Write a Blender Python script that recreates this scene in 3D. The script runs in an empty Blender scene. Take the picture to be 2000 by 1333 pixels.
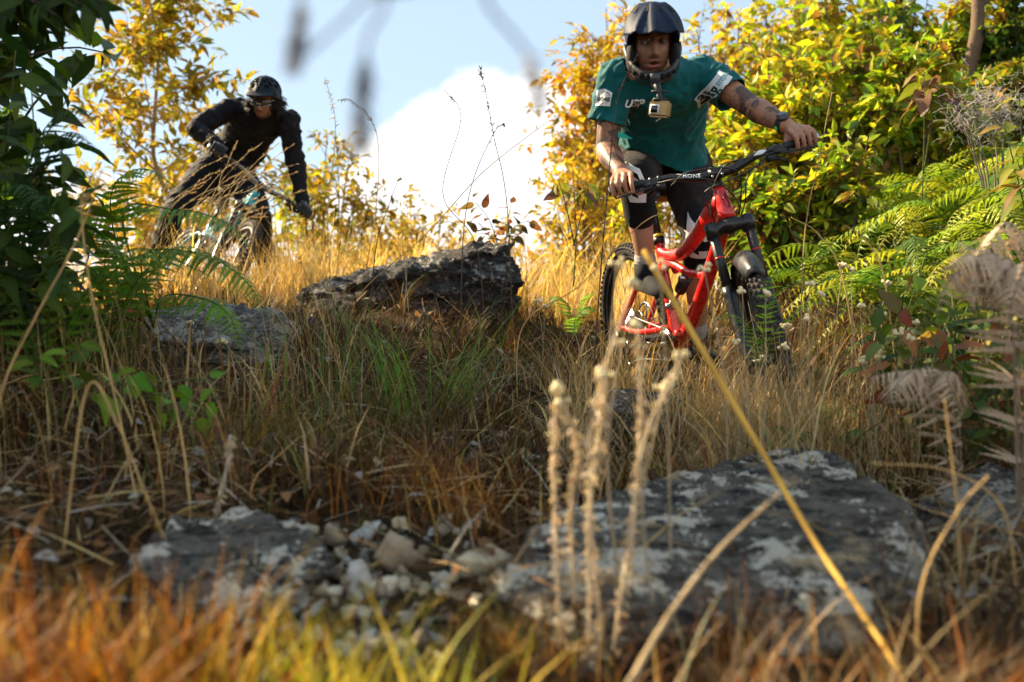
import bpy, bmesh, math, random
import numpy as np
from mathutils import Vector, Matrix
from mathutils.bvhtree import BVHTree
from mathutils import noise as mnoise

random.seed(7)
RNG = np.random.default_rng(7)
SC = bpy.context.scene
COL = SC.collection
rad = math.radians

# ------------------------------------------------------------------ camera
FPX = 2222.0          # focal length in photo pixels (2000 px wide)
CAMZ = 0.45
cam_d = bpy.data.cameras.new('camera')
cam = bpy.data.objects.new('camera', cam_d)
COL.objects.link(cam)
cam.location = (0, 0, CAMZ)
cam.rotation_euler = (rad(90), 0, 0)
cam_d.sensor_width = 36
cam_d.lens = 40
cam_d.clip_start = 0.02
cam_d.clip_end = 6000
cam_d.dof.use_dof = True
cam_d.dof.focus_distance = 4.25
cam_d.dof.aperture_fstop = 2.8
SC.camera = cam

# ------------------------------------------------------------------ sky, sun, exposure
SUN_AZ = (-0.86, 0.51)      # horizontal direction towards the sun
SUN_EL = rad(33)
sd = Vector((SUN_AZ[0], SUN_AZ[1], 0)).normalized() * math.cos(SUN_EL) + Vector((0, 0, math.sin(SUN_EL)))
sun_d = bpy.data.lights.new('sun', 'SUN')
sun_d.energy = 5.0
sun_d.angle = rad(0.55)
sun_d.color = (1.0, 0.80, 0.52)
sun = bpy.data.objects.new('sun', sun_d)
COL.objects.link(sun)
sun.rotation_euler = sd.to_track_quat('Z', 'Y').to_euler()

world = bpy.data.worlds.new('World')
SC.world = world
world.use_nodes = True
wt = world.node_tree
wt.nodes.clear()


def wn(kind, **kw):
    n = wt.nodes.new(kind)
    for k, v in kw.items():
        setattr(n, k, v)
    return n


def wmath(op, a, b=None, c=None):
    n = wn('ShaderNodeMath', operation=op)
    for i, x in enumerate((a, b, c)):
        if x is None:
            continue
        if isinstance(x, (int, float)):
            n.inputs[i].default_value = x
        else:
            wt.links.new(x, n.inputs[i])
    return n.outputs[0]


sky = wn('ShaderNodeTexSky')
sky.sky_type = 'NISHITA'
sky.sun_disc = False
sky.sun_elevation = SUN_EL
sky.sun_rotation = math.atan2(SUN_AZ[0], SUN_AZ[1])
sky.air_density = 1.0
sky.dust_density = 0.6
sky.ozone_density = 1.4
tc = wn('ShaderNodeTexCoord')
sep = wn('ShaderNodeSeparateXYZ')
wt.links.new(tc.outputs['Generated'], sep.inputs[0])
az = wmath('ARCTAN2', sep.outputs[0], sep.outputs[1])          # 0 = up the trail
hor = wmath('SQRT', wmath('ADD', wmath('MULTIPLY', sep.outputs[0], sep.outputs[0]), wmath('MULTIPLY', sep.outputs[1], sep.outputs[1])))
elv = wmath('ARCTAN2', sep.outputs[2], hor)
# cumulus bank: cloud top as a function of azimuth, its rim broken up by noise
nz = wn('ShaderNodeTexNoise')
nz.inputs['Scale'].default_value = 15
nz.inputs['Detail'].default_value = 4
nz.inputs['Roughness'].default_value = 0.52
wt.links.new(tc.outputs['Generated'], nz.inputs['Vector'])
cmap = wn('ShaderNodeMapRange')
cmap.inputs['From Min'].default_value = -3.2
cmap.inputs['From Max'].default_value = 3.2
wt.links.new(az, cmap.inputs['Value'])
cprof = wn('ShaderNodeValToRGB')
wt.links.new(cmap.outputs[0], cprof.inputs[0])
pr_ = [(-3.2, .35), (-2.4, .48), (-1.6, .30), (-1.0, .34), (-.6, .17), (-.33, .135), (-.22, .10), (-.17, .115), (-.125, .178), (-.085, .205), (-.055, .228), (-.03, .236), (.0, .228), (.025, .236), (.06, .226), (.15, .22), (.3, .20), (.7, .28), (1.3, .42), (2.0, .30), (2.6, .45), (3.2, .35)]  # cloud raised outside the view to make the ambient light less blue
el_ = cprof.color_ramp.elements
while len(el_) < len(pr_):
    el_.new(.5)
for e_, (a_, v_) in zip(el_, pr_):
    e_.position = (a_ + 3.2) / 6.4
for e_, (a_, v_) in zip(sorted(el_, key=lambda q: q.position), pr_):
    e_.color = (v_, v_, v_, 1)
top = wmath('ADD', cprof.outputs[0], 0.0)
top = wmath('ADD', top, wmath('MULTIPLY_ADD', nz.outputs[0], 0.055, -0.0275))
mask = wn('ShaderNodeMapRange')
mask.interpolation_type = 'SMOOTHSTEP'
wt.links.new(wmath('SUBTRACT', top, elv), mask.inputs['Value'])
mask.inputs['From Min'].default_value = -0.004
mask.inputs['From Max'].default_value = 0.012
lp = wmath('MULTIPLY', mask.outputs[0], wmath('GREATER_THAN', elv, -0.02))
hz = wn('ShaderNodeMix')
hz.data_type = 'RGBA'
hz.inputs[0].default_value = 0.62
wt.links.new(sky.outputs[0], hz.inputs[6])
hz.inputs[7].default_value = (4.8, 6.0, 7.0, 1)       # thin high haze that pales the blue
mx = wn('ShaderNodeMix')
mx.data_type = 'RGBA'
wt.links.new(lp, mx.inputs[0])
wt.links.new(hz.outputs[2], mx.inputs[6])
cr = wn('ShaderNodeValToRGB')
wt.links.new(nz.outputs[0], cr.inputs[0])
cr.color_ramp.elements[0].position = 0.35
cr.color_ramp.elements[0].color = (8.3, 8.4, 8.6, 1)
cr.color_ramp.elements[1].position = 0.6
cr.color_ramp.elements[1].color = (9.6, 9.5, 9.3, 1)
wt.links.new(cr.outputs[0], mx.inputs[7])
bg = wn('ShaderNodeBackground')
bg.inputs['Strength'].default_value = 0.05
wt.links.new(mx.outputs[2], bg.inputs['Color'])
wo = wn('ShaderNodeOutputWorld')
wt.links.new(bg.outputs[0], wo.inputs[0])

vs = SC.view_settings
vs.view_transform = 'Standard'
vs.look = 'None'
vs.exposure = 1.72
vs.gamma = 1.0
vs.use_curve_mapping = False
SC.cycles.use_denoising = True
try:
    SC.cycles.denoiser = 'OPENIMAGEDENOISE'
except Exception:
    pass
SC.cycles.max_bounces = 4
SC.cycles.diffuse_bounces = 2
SC.cycles.glossy_bounces = 2
SC.cycles.transmission_bounces = 2
SC.cycles.transparent_max_bounces = 4
SC.cycles.use_adaptive_sampling = True
SC.cycles.adaptive_threshold = 0.04


# ------------------------------------------------------------------ placing helpers
def at(px, py, Y):
    """point at distance Y whose direction the photograph gives"""
    return np.array([(px - 1000) * Y / FPX, Y, CAMZ + (666.5 - py) * Y / FPX])


# ------------------------------------------------------------------ mesh helpers
class MB:
    def __init__(self):
        self.V, self.C, self.F, self.n = [], [], {}, 0

    def add(self, V, F, col=(1, 1, 1)):
        V = np.asarray(V, float).reshape(-1, 3)
        col = np.asarray(col, float)
        if col.ndim == 1:
            col = np.repeat(col[None, :], len(V), 0)
        for f in (F if isinstance(F, list) else [F]):
            f = np.asarray(f, int)
            if len(f):
                self.F.setdefault(f.shape[1], []).append(f + self.n)
        self.V.append(V)
        self.C.append(col)
        self.n += len(V)
        return self

    def tube(self, pts, r, sides=8, col=(1, 1, 1), caps=True, flat=1.0, up=None):
        P = np.asarray(pts, float)
        n = len(P)
        r = np.broadcast_to(np.asarray(r, float), (n,)) if np.ndim(r) < 2 else np.asarray(r)
        T = np.gradient(P, axis=0)
        T /= np.linalg.norm(T, axis=1, keepdims=True) + 1e-12
        a = np.array(up, float) if up is not None else (np.array([0, 0, 1.]) if abs(T[0][2]) < .9 else np.array([1., 0, 0]))
        N = np.zeros_like(P)
        for i in range(n):
            a = a - T[i] * np.dot(a, T[i])
            a = a / (np.linalg.norm(a) + 1e-12)
            N[i] = a
        B = np.cross(T, N)
        th = np.arange(sides) / sides * 2 * math.pi
        if flat is not None and np.ndim(flat) == 0:
            flat = np.full(n, flat)
        V = P[:, None] + r[:, None, None] * (np.cos(th)[None, :, None] * N[:, None] * flat[:, None, None] + np.sin(th)[None, :, None] * B[:, None])
        i = np.arange(n - 1)[:, None] * sides
        j = np.arange(sides)[None, :]
        k = (j + 1) % sides
        F = np.stack([i + j, i + k, i + sides + k, i + sides + j], -1).reshape(-1, 4)
        V = V.reshape(-1, 3)
        fs = [F]
        if caps:
            V = np.vstack([V, P[:1], P[-1:]])
            j = j[0]
            k = k[0]
            c0, c1 = n * sides, n * sides + 1
            fs.append(np.stack([np.full(sides, c0), k, j], -1))
            o = (n - 1) * sides
            fs.append(np.stack([np.full(sides, c1), o + j, o + k], -1))
        if np.ndim(col) == 2:
            col = np.vstack([np.repeat(col, sides, 0)] + ([col[:1], col[-1:]] if caps else []))
        return self.add(V, fs, col)

    def box(self, c, s, R=None, col=(1, 1, 1), taper=1.0):
        x = np.array([[a, b, d] for a in (-1, 1) for b in (-1, 1) for d in (-1, 1)], float) * np.array(s) / 2
        x[x[:, 2] > 0, :2] *= taper
        if R is not None:
            x = x @ np.asarray(R).T
        F = np.array([[0, 1, 3, 2], [4, 6, 7, 5], [0, 4, 5, 1], [2, 3, 7, 6], [0, 2, 6, 4], [1, 5, 7, 3]])
        return self.add(x + np.array(c), F, col)

    def ell(self, c, s, R=None, nu=16, nv=10, col=(1, 1, 1)):
        V = [[0, 0, -1]]
        for i in range(1, nv):
            ph = -math.pi / 2 + math.pi * i / nv
            for j in range(nu):
                t = 2 * math.pi * j / nu
                V.append([math.cos(ph) * math.cos(t), math.cos(ph) * math.sin(t), math.sin(ph)])
        V.append([0, 0, 1])
        V = np.array(V) * np.array(s)
        if R is not None:
            V = V @ np.asarray(R).T
        q, t3 = [], []
        for i in range(nv - 2):
            for j in range(nu):
                k = (j + 1) % nu
                q.append([1 + i * nu + j, 1 + i * nu + k, 1 + (i + 1) * nu + k, 1 + (i + 1) * nu + j])
        for j in range(nu):
            k = (j + 1) % nu
            t3.append([0, 1 + k, 1 + j])
            o = 1 + (nv - 2) * nu
            t3.append([len(V) - 1, o + j, o + k])
        return self.add(V + np.array(c), [np.array(q), np.array(t3)], col)

    def loft(self, rings, col=(1, 1, 1), caps=True):
        rings = [np.asarray(r, float) for r in rings]
        n, s = len(rings), len(rings[0])
        V = np.vstack(rings)
        i = np.arange(n - 1)[:, None] * s
        j = np.arange(s)[None]
        k = (j + 1) % s
        fs = [np.stack([i + j, i + k, i + s + k, i + s + j], -1).reshape(-1, 4)]
        if caps:
            V = np.vstack([V, rings[0].mean(0), rings[-1].mean(0)])
            j, k = j[0], k[0]
            fs.append(np.stack([np.full(s, n * s), k, j], -1))
            o = (n - 1) * s
            fs.append(np.stack([np.full(s, n * s + 1), o + j, o + k], -1))
        return self.add(V, fs, col)

    def mesh(self, name, smooth=True, M=None):
        V = np.vstack(self.V)
        if M is not None:
            V = (np.c_[V, np.ones(len(V))] @ np.array(M).T)[:, :3]
        C = np.vstack(self.C)
        me = bpy.data.meshes.new(name)
        me.vertices.add(len(V))
        me.vertices.foreach_set('co', V.astype(np.float32).ravel())
        loops, starts, tot = [], [], 0
        for k, fl in self.F.items():
            f = np.vstack(fl)
            loops.append(f.ravel())
            starts.append(tot + np.arange(len(f)) * k)
            tot += f.size
        me.loops.add(tot)
        me.loops.foreach_set('vertex_index', np.concatenate(loops).astype(np.int32))
        st = np.concatenate(starts).astype(np.int32)
        me.polygons.add(len(st))
        me.polygons.foreach_set('loop_start', st)
        if smooth:
            me.polygons.foreach_set('use_smooth', np.ones(len(st), bool))
        me.update(calc_edges=True)
        ca = me.color_attributes.new('Col', 'FLOAT_COLOR', 'POINT')
        ca.data.foreach_set('color', np.c_[C, np.ones(len(C))].astype(np.float32).ravel())
        me.validate()
        return me

    def build(self, name, mat, parent=None, smooth=True, M=None):
        return put(name, self.mesh(name, smooth, M), mat, parent)


def put(name, me, mat=None, parent=None):
    o = bpy.data.objects.new(name, me)
    COL.objects.link(o)
    if mat is not None and not me.materials:
        me.materials.append(mat)
    if parent is not None:
        o.parent = parent
    return o


def empty(name, loc=(0, 0, 0), M=None):
    o = bpy.data.objects.new(name, None)
    COL.objects.link(o)
    o.empty_display_size = 0.1
    if M is not None:
        o.matrix_world = M
    else:
        o.location = loc
    return o


def tag(o, label, cat=None, group=None, kind=None):
    o['label'] = label
    if cat:
        o['category'] = cat
    if group:
        o['group'] = group
    if kind:
        o['kind'] = kind
    return o


def apply_mods(o):
    dg = bpy.context.evaluated_depsgraph_get()
    dg.update()
    me = bpy.data.meshes.new_from_object(o.evaluated_get(dg))
    old = o.data
    mats = list(old.materials)
    o.modifiers.clear()
    o.data = me
    me.name = o.name
    me.materials.clear()
    for m in mats:
        me.materials.append(m)
    bpy.data.meshes.remove(old)
    return o


def smooth_curve(P, n):
    """Catmull-Rom through the points (any dimension)"""
    P = np.asarray(P, float)
    Q = np.vstack([2 * P[0] - P[1], P, 2 * P[-1] - P[-2]])
    u = np.linspace(0, len(P) - 1 - 1e-9, n)
    i = u.astype(int)
    t = (u - i)[:, None]
    a, b, c, d = Q[i], Q[i + 1], Q[i + 2], Q[i + 3]
    return .5 * (2 * b + (c - a) * t + (2 * a - 5 * b + 4 * c - d) * t * t + (3 * b - a - 3 * c + d) * t ** 3)


def unit(v):
    v = np.asarray(v, float)
    return v / (np.linalg.norm(v, axis=-1, keepdims=True) + 1e-12)


def fbm(P, scale=1.0, octs=4, seed=0.0):
    out = np.empty(len(P))
    for i, p in enumerate(P):
        out[i] = mnoise.fractal(Vector((p[0] * scale + seed, p[1] * scale - seed, p[2] * scale + 2 * seed)), 1.0, 2.0, octs)
    return out


def scatter(mb, tV, tF, pos, ax, nrm, sc, col, vcol=None):
    """copies of a template (x along the leaf, y across, z off the face) on N frames"""
    N = len(pos)
    ax = unit(ax)
    sd_ = unit(np.cross(nrm, ax))
    nn = np.cross(ax, sd_)
    sc = np.asarray(sc, float)
    if sc.ndim == 1:
        sc = np.repeat(sc[:, None], 3, 1)
    V = pos[:, None] + (tV[None, :, 0:1] * sc[:, None, 0:1]) * ax[:, None] + (tV[None, :, 1:2] * sc[:, None, 1:2]) * sd_[:, None] + (tV[None, :, 2:3] * sc[:, None, 2:3]) * nn[:, None]
    m = len(tV)
    off = (np.arange(N) * m)[:, None, None]
    fs = [(np.asarray(f)[None] + off).reshape(-1, np.asarray(f).shape[1]) for f in (tF if isinstance(tF, list) else [tF])]
    C = np.repeat(np.asarray(col)[:, None], m, 1)
    if vcol is not None:
        C = C * vcol[None]
    mb.add(V.reshape(-1, 3), fs, C.reshape(-1, 3))


def blades(mb, base, h, lean_dir, lean, width, col, seg=4, droop=0.0, tipcol=None):
    """N grass blades as bent tapering ribbons"""
    N = len(base)
    t = np.linspace(0, 1, seg + 1)
    ld = np.c_[np.cos(lean_dir), np.sin(lean_dir), np.zeros(N)]
    side = np.c_[-np.sin(lean_dir), np.cos(lean_dir), np.zeros(N)]
    rot = RNG.uniform(-.9, .9, N)
    side = side * np.cos(rot)[:, None] + ld * np.sin(rot)[:, None]
    hor_ = lean[:, None] * (t ** 1.8)[None] * h[:, None]
    ver = h[:, None] * (t[None] - (np.asarray(droop).reshape(-1, 1)) * (t ** 2.6)[None])
    C0 = base[:, None] + hor_[..., None] * ld[:, None] + ver[..., None] * np.array([0, 0, 1.])
    w = width[:, None] * np.maximum(1 - t ** 1.7, .06)[None] * .5
    V = np.stack([C0 - side[:, None] * w[..., None], C0 + side[:, None] * w[..., None]], 2)
    m = (seg + 1) * 2
    q = np.array([[2 * i, 2 * i + 1, 2 * i + 3, 2 * i + 2] for i in range(seg)])
    F = (q[None] + (np.arange(N) * m)[:, None, None]).reshape(-1, 4)
    C = np.repeat(col[:, None], m, 1)
    if tipcol is not None:
        tt = np.repeat(t, 2)[None, :, None]
        C = C * (1 - tt) + tipcol[:, None] * tt
    mb.add(V.reshape(-1, 3), F, C.reshape(-1, 3))


def pal(colors, n, jit=.18):
    c = np.array(colors)[RNG.integers(0, len(colors), n)]
    return np.clip(c * RNG.uniform(1 - jit, 1 + jit, (n, 1)) * RNG.uniform(1 - jit * .4, 1 + jit * .4, (n, 3)), 0, 1)


# ------------------------------------------------------------------ materials
def nt(name):
    m = bpy.data.materials.new(name)
    m.use_nodes = True
    t = m.node_tree
    b = t.nodes['Principled BSDF']
    return m, t, b


def simple(name, col, rough=.5, metal=0.0, spec=.5, coat=0.0, nscale=0, nbump=0.0, nvar=0.0, sheen=0.0):
    m, t, b = nt(name)
    b.inputs['Base Color'].default_value = (*col, 1)
    b.inputs['Roughness'].default_value = rough
    b.inputs['Metallic'].default_value = metal
    b.inputs['Specular IOR Level'].default_value = spec
    b.inputs['Coat Weight'].default_value = coat
    b.inputs['Coat Roughness'].default_value = .08
    if sheen:
        b.inputs['Sheen Weight'].default_value = sheen
    if nscale:
        n = t.nodes.new('ShaderNodeTexNoise')
        n.inputs['Scale'].default_value = nscale
        n.inputs['Detail'].default_value = 5
        tcx = t.nodes.new('ShaderNodeTexCoord')
        t.links.new(tcx.outputs['Object'], n.inputs['Vector'])
        if nbump:
            bp = t.nodes.new('ShaderNodeBump')
            bp.inputs['Strength'].default_value = nbump
            bp.inputs['Distance'].default_value = .01
            t.links.new(n.outputs[0], bp.inputs['Height'])
            t.links.new(bp.outputs[0], b.inputs['Normal'])
        if nvar:
            r = t.nodes.new('ShaderNodeValToRGB')
            r.color_ramp.elements[0].position = .3
            r.color_ramp.elements[1].position = .7
            r.color_ramp.elements[0].color = (*[c * (1 - nvar) for c in col], 1)
            r.color_ramp.elements[1].color = (*[min(1, c * (1 + nvar)) for c in col], 1)
            t.links.new(n.outputs[0], r.inputs[0])
            t.links.new(r.outputs[0], b.inputs['Base Color'])
    return m


def leafmat(name, trans=.4, rough=.45, spec=.35, tint=(1.25, 1.15, .55), objvar=0.0):
    m, t, b = nt(name)
    at_ = t.nodes.new('ShaderNodeVertexColor')
    at_.layer_name = 'Col'
    src = at_.outputs[0]
    # blotches on the blade
    tcx = t.nodes.new('ShaderNodeTexCoord')
    n = t.nodes.new('ShaderNodeTexNoise')
    n.inputs['Scale'].default_value = 38
    n.inputs['Detail'].default_value = 3
    t.links.new(tcx.outputs['Object'], n.inputs['Vector'])
    mr = t.nodes.new('ShaderNodeMapRange')
    mr.inputs['From Min'].default_value = .3
    mr.inputs['From Max'].default_value = .7
    mr.inputs['To Min'].default_value = .78
    mr.inputs['To Max'].default_value = 1.2
    t.links.new(n.outputs[0], mr.inputs['Value'])
    v = t.nodes.new('ShaderNodeVectorMath')
    v.operation = 'SCALE'
    t.links.new(src, v.inputs[0])
    t.links.new(mr.outputs[0], v.inputs['Scale'])
    src = v.outputs[0]
    if objvar:
        oi = t.nodes.new('ShaderNodeObjectInfo')
        hs = t.nodes.new('ShaderNodeHueSaturation')
        m1 = t.nodes.new('ShaderNodeMapRange')
        m1.inputs['To Min'].default_value = 1 - objvar
        m1.inputs['To Max'].default_value = 1 + objvar
        t.links.new(oi.outputs['Random'], m1.inputs['Value'])
        t.links.new(m1.outputs[0], hs.inputs['Value'])
        m2 = t.nodes.new('ShaderNodeMapRange')
        m2.inputs['To Min'].default_value = .5 - objvar * .06
        m2.inputs['To Max'].default_value = .5 + objvar * .06
        t.links.new(oi.outputs['Random'], m2.inputs['Value'])
        t.links.new(m2.outputs[0], hs.inputs['Hue'])
        t.links.new(src, hs.inputs['Color'])
        src = hs.outputs[0]
    t.links.new(src, b.inputs['Base Color'])
    b.inputs['Roughness'].default_value = rough
    b.inputs['Specular IOR Level'].default_value = spec
    tr = t.nodes.new('ShaderNodeBsdfTranslucent')
    mu = t.nodes.new('ShaderNodeVectorMath')
    mu.operation = 'MULTIPLY'
    mu.inputs[1].default_value = tint
    t.links.new(src, mu.inputs[0])
    t.links.new(mu.outputs[0], tr.inputs['Color'])
    ms = t.nodes.new('ShaderNodeMixShader')
    ms.inputs[0].default_value = trans
    t.links.new(b.outputs[0], ms.inputs[1])
    t.links.new(tr.outputs[0], ms.inputs[2])
    t.links.new(ms.outputs[0], t.nodes['Material Output'].inputs[0])
    return m


def dusty(m, dust=(.30, .19, .10), amount=.5):
    """trail dust: speckles and smears over a finished paint"""
    t = m.node_tree
    b = t.nodes['Principled BSDF']
    tcx = t.nodes.new('ShaderNodeTexCoord')
    n = t.nodes.new('ShaderNodeTexNoise')
    n.inputs['Scale'].default_value = 26
    n.inputs['Detail'].default_value = 8
    n.inputs['Roughness'].default_value = .7
    t.links.new(tcx.outputs['Object'], n.inputs['Vector'])
    r = t.nodes.new('ShaderNodeMapRange')
    r.inputs['From Min'].default_value = .52
    r.inputs['From Max'].default_value = .72
    r.inputs['To Max'].default_value = amount
    t.links.new(n.outputs[0], r.inputs['Value'])
    x = t.nodes.new('ShaderNodeMix')
    x.data_type = 'RGBA'
    src = b.inputs['Base Color']
    if src.links:
        t.links.new(src.links[0].from_socket, x.inputs[6])
    else:
        x.inputs[6].default_value = src.default_value[:]
    x.inputs[7].default_value = (*dust, 1)
    t.links.new(r.outputs[0], x.inputs[0])
    t.links.new(x.outputs[2], b.inputs['Base Color'])
    r2 = t.nodes.new('ShaderNodeMapRange')
    r2.inputs['From Min'].default_value = .45
    r2.inputs['From Max'].default_value = .75
    r2.inputs['To Min'].default_value = b.inputs['Roughness'].default_value
    r2.inputs['To Max'].default_value = .8
    t.links.new(n.outputs[0], r2.inputs['Value'])
    t.links.new(r2.outputs[0], b.inputs['Roughness'])


def vcolmat(name, rough=.7, spec=.3, bump=0.0, bscale=60):
    m, t, b = nt(name)
    at_ = t.nodes.new('ShaderNodeVertexColor')
    at_.layer_name = 'Col'
    t.links.new(at_.outputs[0], b.inputs['Base Color'])
    b.inputs['Roughness'].default_value = rough
    b.inputs['Specular IOR Level'].default_value = spec
    if bump:
        n = t.nodes.new('ShaderNodeTexNoise')
        n.inputs['Scale'].default_value = bscale
        n.inputs['Detail'].default_value = 6
        tcx = t.nodes.new('ShaderNodeTexCoord')
        t.links.new(tcx.outputs['Object'], n.inputs['Vector'])
        bp = t.nodes.new('ShaderNodeBump')
        bp.inputs['Strength'].default_value = bump
        bp.inputs['Distance'].default_value = .01
        t.links.new(n.outputs[0], bp.inputs['Height'])
        t.links.new(bp.outputs[0], b.inputs['Normal'])
    return m


def rockmat(name, dark, mid, pale, warm, lich=.5, scale=6.0):
    """schist: dark weathered ground colour, pale crustose lichen, warm stains, fine strata"""
    m, t, b = nt(name)
    L = t.links.new
    tcx = t.nodes.new('ShaderNodeTexCoord')

    def noise(s, d, r=.55, vec=None):
        n = t.nodes.new('ShaderNodeTexNoise')
        n.inputs['Scale'].default_value = s
        n.inputs['Detail'].default_value = d
        n.inputs['Roughness'].default_value = r
        L(vec or tcx.outputs['Object'], n.inputs['Vector'])
        return n.outputs[0]

    def ramp(x, a, c):
        r = t.nodes.new('ShaderNodeMapRange')
        r.interpolation_type = 'SMOOTHSTEP'
        r.inputs['From Min'].default_value = a
        r.inputs['From Max'].default_value = c
        L(x, r.inputs['Value'])
        return r.outputs[0]

    def mixc(f, a, c):
        x = t.nodes.new('ShaderNodeMix')
        x.data_type = 'RGBA'
        L(f, x.inputs[0])
        for i, s in ((6, a), (7, c)):
            if isinstance(s, tuple):
                x.inputs[i].default_value = (*s, 1)
            else:
                L(s, x.inputs[i])
        return x.outputs[2]

    mp = t.nodes.new('ShaderNodeMapping')
    mp.inputs['Scale'].default_value = (1, 1, 5)
    L(tcx.outputs['Object'], mp.inputs['Vector'])
    strata = noise(scale * 2.2, 7, .62, mp.outputs[0])
    c = mixc(ramp(strata, .35, .62), dark, mid)
    c = mixc(ramp(noise(scale * .8, 6, .6), .55, .66), c, warm)
    cr_n = noise(scale * 1.7, 9, .72, mp.outputs[0])
    c = mixc(ramp(cr_n, .60, .66), c, dark)
    big = noise(scale * 1.15, 10, .74)
    c = mixc(ramp(big, .585 - lich * .12, .610 - lich * .12), c, pale)
    fine = noise(scale * 9, 5, .7)
    c = mixc(ramp(fine, .56, .66), c, dark)
    spots = noise(scale * 5, 6, .7)
    c = mixc(ramp(spots, .60, .65), c, pale)
    L(c, b.inputs['Base Color'])
    b.inputs['Roughness'].default_value = .85
    b.inputs['Specular IOR Level'].default_value = .25
    bp = t.nodes.new('ShaderNodeBump')
    bp.inputs['Strength'].default_value = 1.0
    bp.inputs['Distance'].default_value = .02
    ad = t.nodes.new('ShaderNodeMath')
    ad.operation = 'ADD'
    L(strata, ad.inputs[0])
    L(fine, ad.inputs[1])
    L(ad.outputs[0], bp.inputs['Height'])
    L(bp.outputs[0], b.inputs['Normal'])
    return m


M = {}
M['leaf'] = leafmat('foliage', .45, tint=(1.15, 1.2, .5))
M['leafo'] = leafmat('foliage_large', .38, .55, .18, objvar=.30)
M['fern'] = leafmat('fern_frond', .4, .5, .3, objvar=.25)
M['goldgrass'] = leafmat('golden_grass_blade', .45, .6, .25, (1.2, 1.1, .7))
M['grass'] = leafmat('grass_blade', .28, .6, .25, (1.15, 1.05, .75))
M['stalk'] = vcolmat('dry_stalk', .75, .2)
M['bark'] = vcolmat('bark', .85, .15, .6, 45)
M['rock'] = rockmat('lichen_schist', (.012, .011, .010), (.14, .125, .10), (.56, .52, .42), (.46, .33, .17), .50, 6)
M['rockd'] = rockmat('dark_schist', (.018, .018, .019), (.085, .08, .078), (.34, .33, .30), (.14, .11, .08), .15, 7)
M['rockg'] = rockmat('grey_granite', (.045, .042, .038), (.20, .185, .165), (.42, .40, .35), (.25, .21, .17), .6, 11)
M['pebble'] = vcolmat('pebble', .8, .25, .7, 60)

world.cycles.sampling_method = 'MANUAL'
world.cycles.sample_map_resolution = 512


# ------------------------------------------------------------------ ground
CP = np.array([
    # x, y, z   (hollow of the trail, banks, brow of the slope)
    (-1.2, 0.2, -.06), (0, 0.2, -.08), (1.2, 0.2, -.08), (-.9, 1.2, .00), (0, 1.2, -.03), (.9, 1.2, -.03),
    (-1.0, 2.0, .09), (-.35, 2.0, .05), (.3, 1.9, .02), (1.1, 2.0, .02), (2.2, 1.5, .1),
    (-1.3, 3.0, .28), (-.5, 3.0, .16), (.3, 3.0, .05), (.98, 3.1, .03), (1.6, 3.0, .16), (2.6, 3.0, .5),
    (-1.6, 4.2, .42), (-.9, 4.3, .40), (-.3, 4.4, .33), (.3, 4.3, .15), (.98, 4.01, .03), (1.6, 4.2, .30), (2.4, 4.4, .75), (3.6, 4.0, 1.1),
    (-2.4, 4.0, .5), (-1.9, 5.4, .50), (-.8, 5.5, .56), (-.1, 5.6, .52), (.59, 5.17, .155), (1.3, 5.3, .40), (2.1, 5.6, .85), (3.2, 5.6, 1.35),
    (-1.9, 6.73, .55), (-2.54, 7.77, .61), (-1.2, 7.2, .66), (-.3, 7.2, .66), (.6, 7.0, .50), (1.6, 7.0, .78), (2.8, 7.2, 1.3), (4.2, 7.0, 1.8),
    (-4.5, 5.5, .6), (-4.5, 8.0, .6), (-2.5, 9.3, .58), (-1, 9.3, .62), (.6, 9.3, .60), (2.2, 9.3, .95), (4.4, 9.3, 1.6),
    (-4, 12, .2), (-1, 12, .1), (1.2, 12, .1), (3.4, 12, .6), (6, 12, 1.2), (-4, 1, -.05), (4.5, 1.0, .4), (-6, 12, 0), (7, 7, 2.2), (7, 2, 1.2), (-6, 2, .2)])


def tps_k(d2):
    return np.where(d2 < 1e-12, 0, .5 * d2 * np.log(np.maximum(d2, 1e-12)))


_A = CP[:, :2]
_K = tps_k(((_A[:, None] - _A[None]) ** 2).sum(-1)) + np.eye(len(_A)) * .01
_P = np.c_[np.ones(len(_A)), _A]
_w = np.linalg.solve(np.block([[_K, _P], [_P.T, np.zeros((3, 3))]]), np.r_[CP[:, 2], 0, 0, 0])


def hgt(x, y):
    x = np.asarray(x, float)
    y = np.asarray(y, float)
    sh = np.broadcast(x, y).shape
    X = np.broadcast_to(x, sh).ravel()
    Y = np.broadcast_to(y, sh).ravel()
    xc, yc = np.clip(X, -6, 7), np.clip(Y, -.3, 12)
    z = np.empty(len(X))
    for s in range(0, len(X), 20000):
        q = np.c_[xc[s:s + 20000], yc[s:s + 20000]]
        z[s:s + 20000] = tps_k(((q[:, None] - _A[None]) ** 2).sum(-1)) @ _w[:-3] + np.c_[np.ones(len(q)), q] @ _w[-3:]
    out = np.hypot(X - xc, Y - yc)
    z = z - 9.0 * (1 - np.exp(-np.maximum(Y - yc, 0) / 60)) - 4 * (1 - np.exp(-np.maximum(yc - Y, 0) / 40)) + 2.5 * np.sin(np.minimum(out, 400) / 40) * (1 - np.exp(-out / 30))
    z = z + .018 * np.sin(X * 5.1 + 1) * np.sin(Y * 4.3) + .012 * np.sin(X * 11 + Y * 7)
    return z.reshape(sh)


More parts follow.
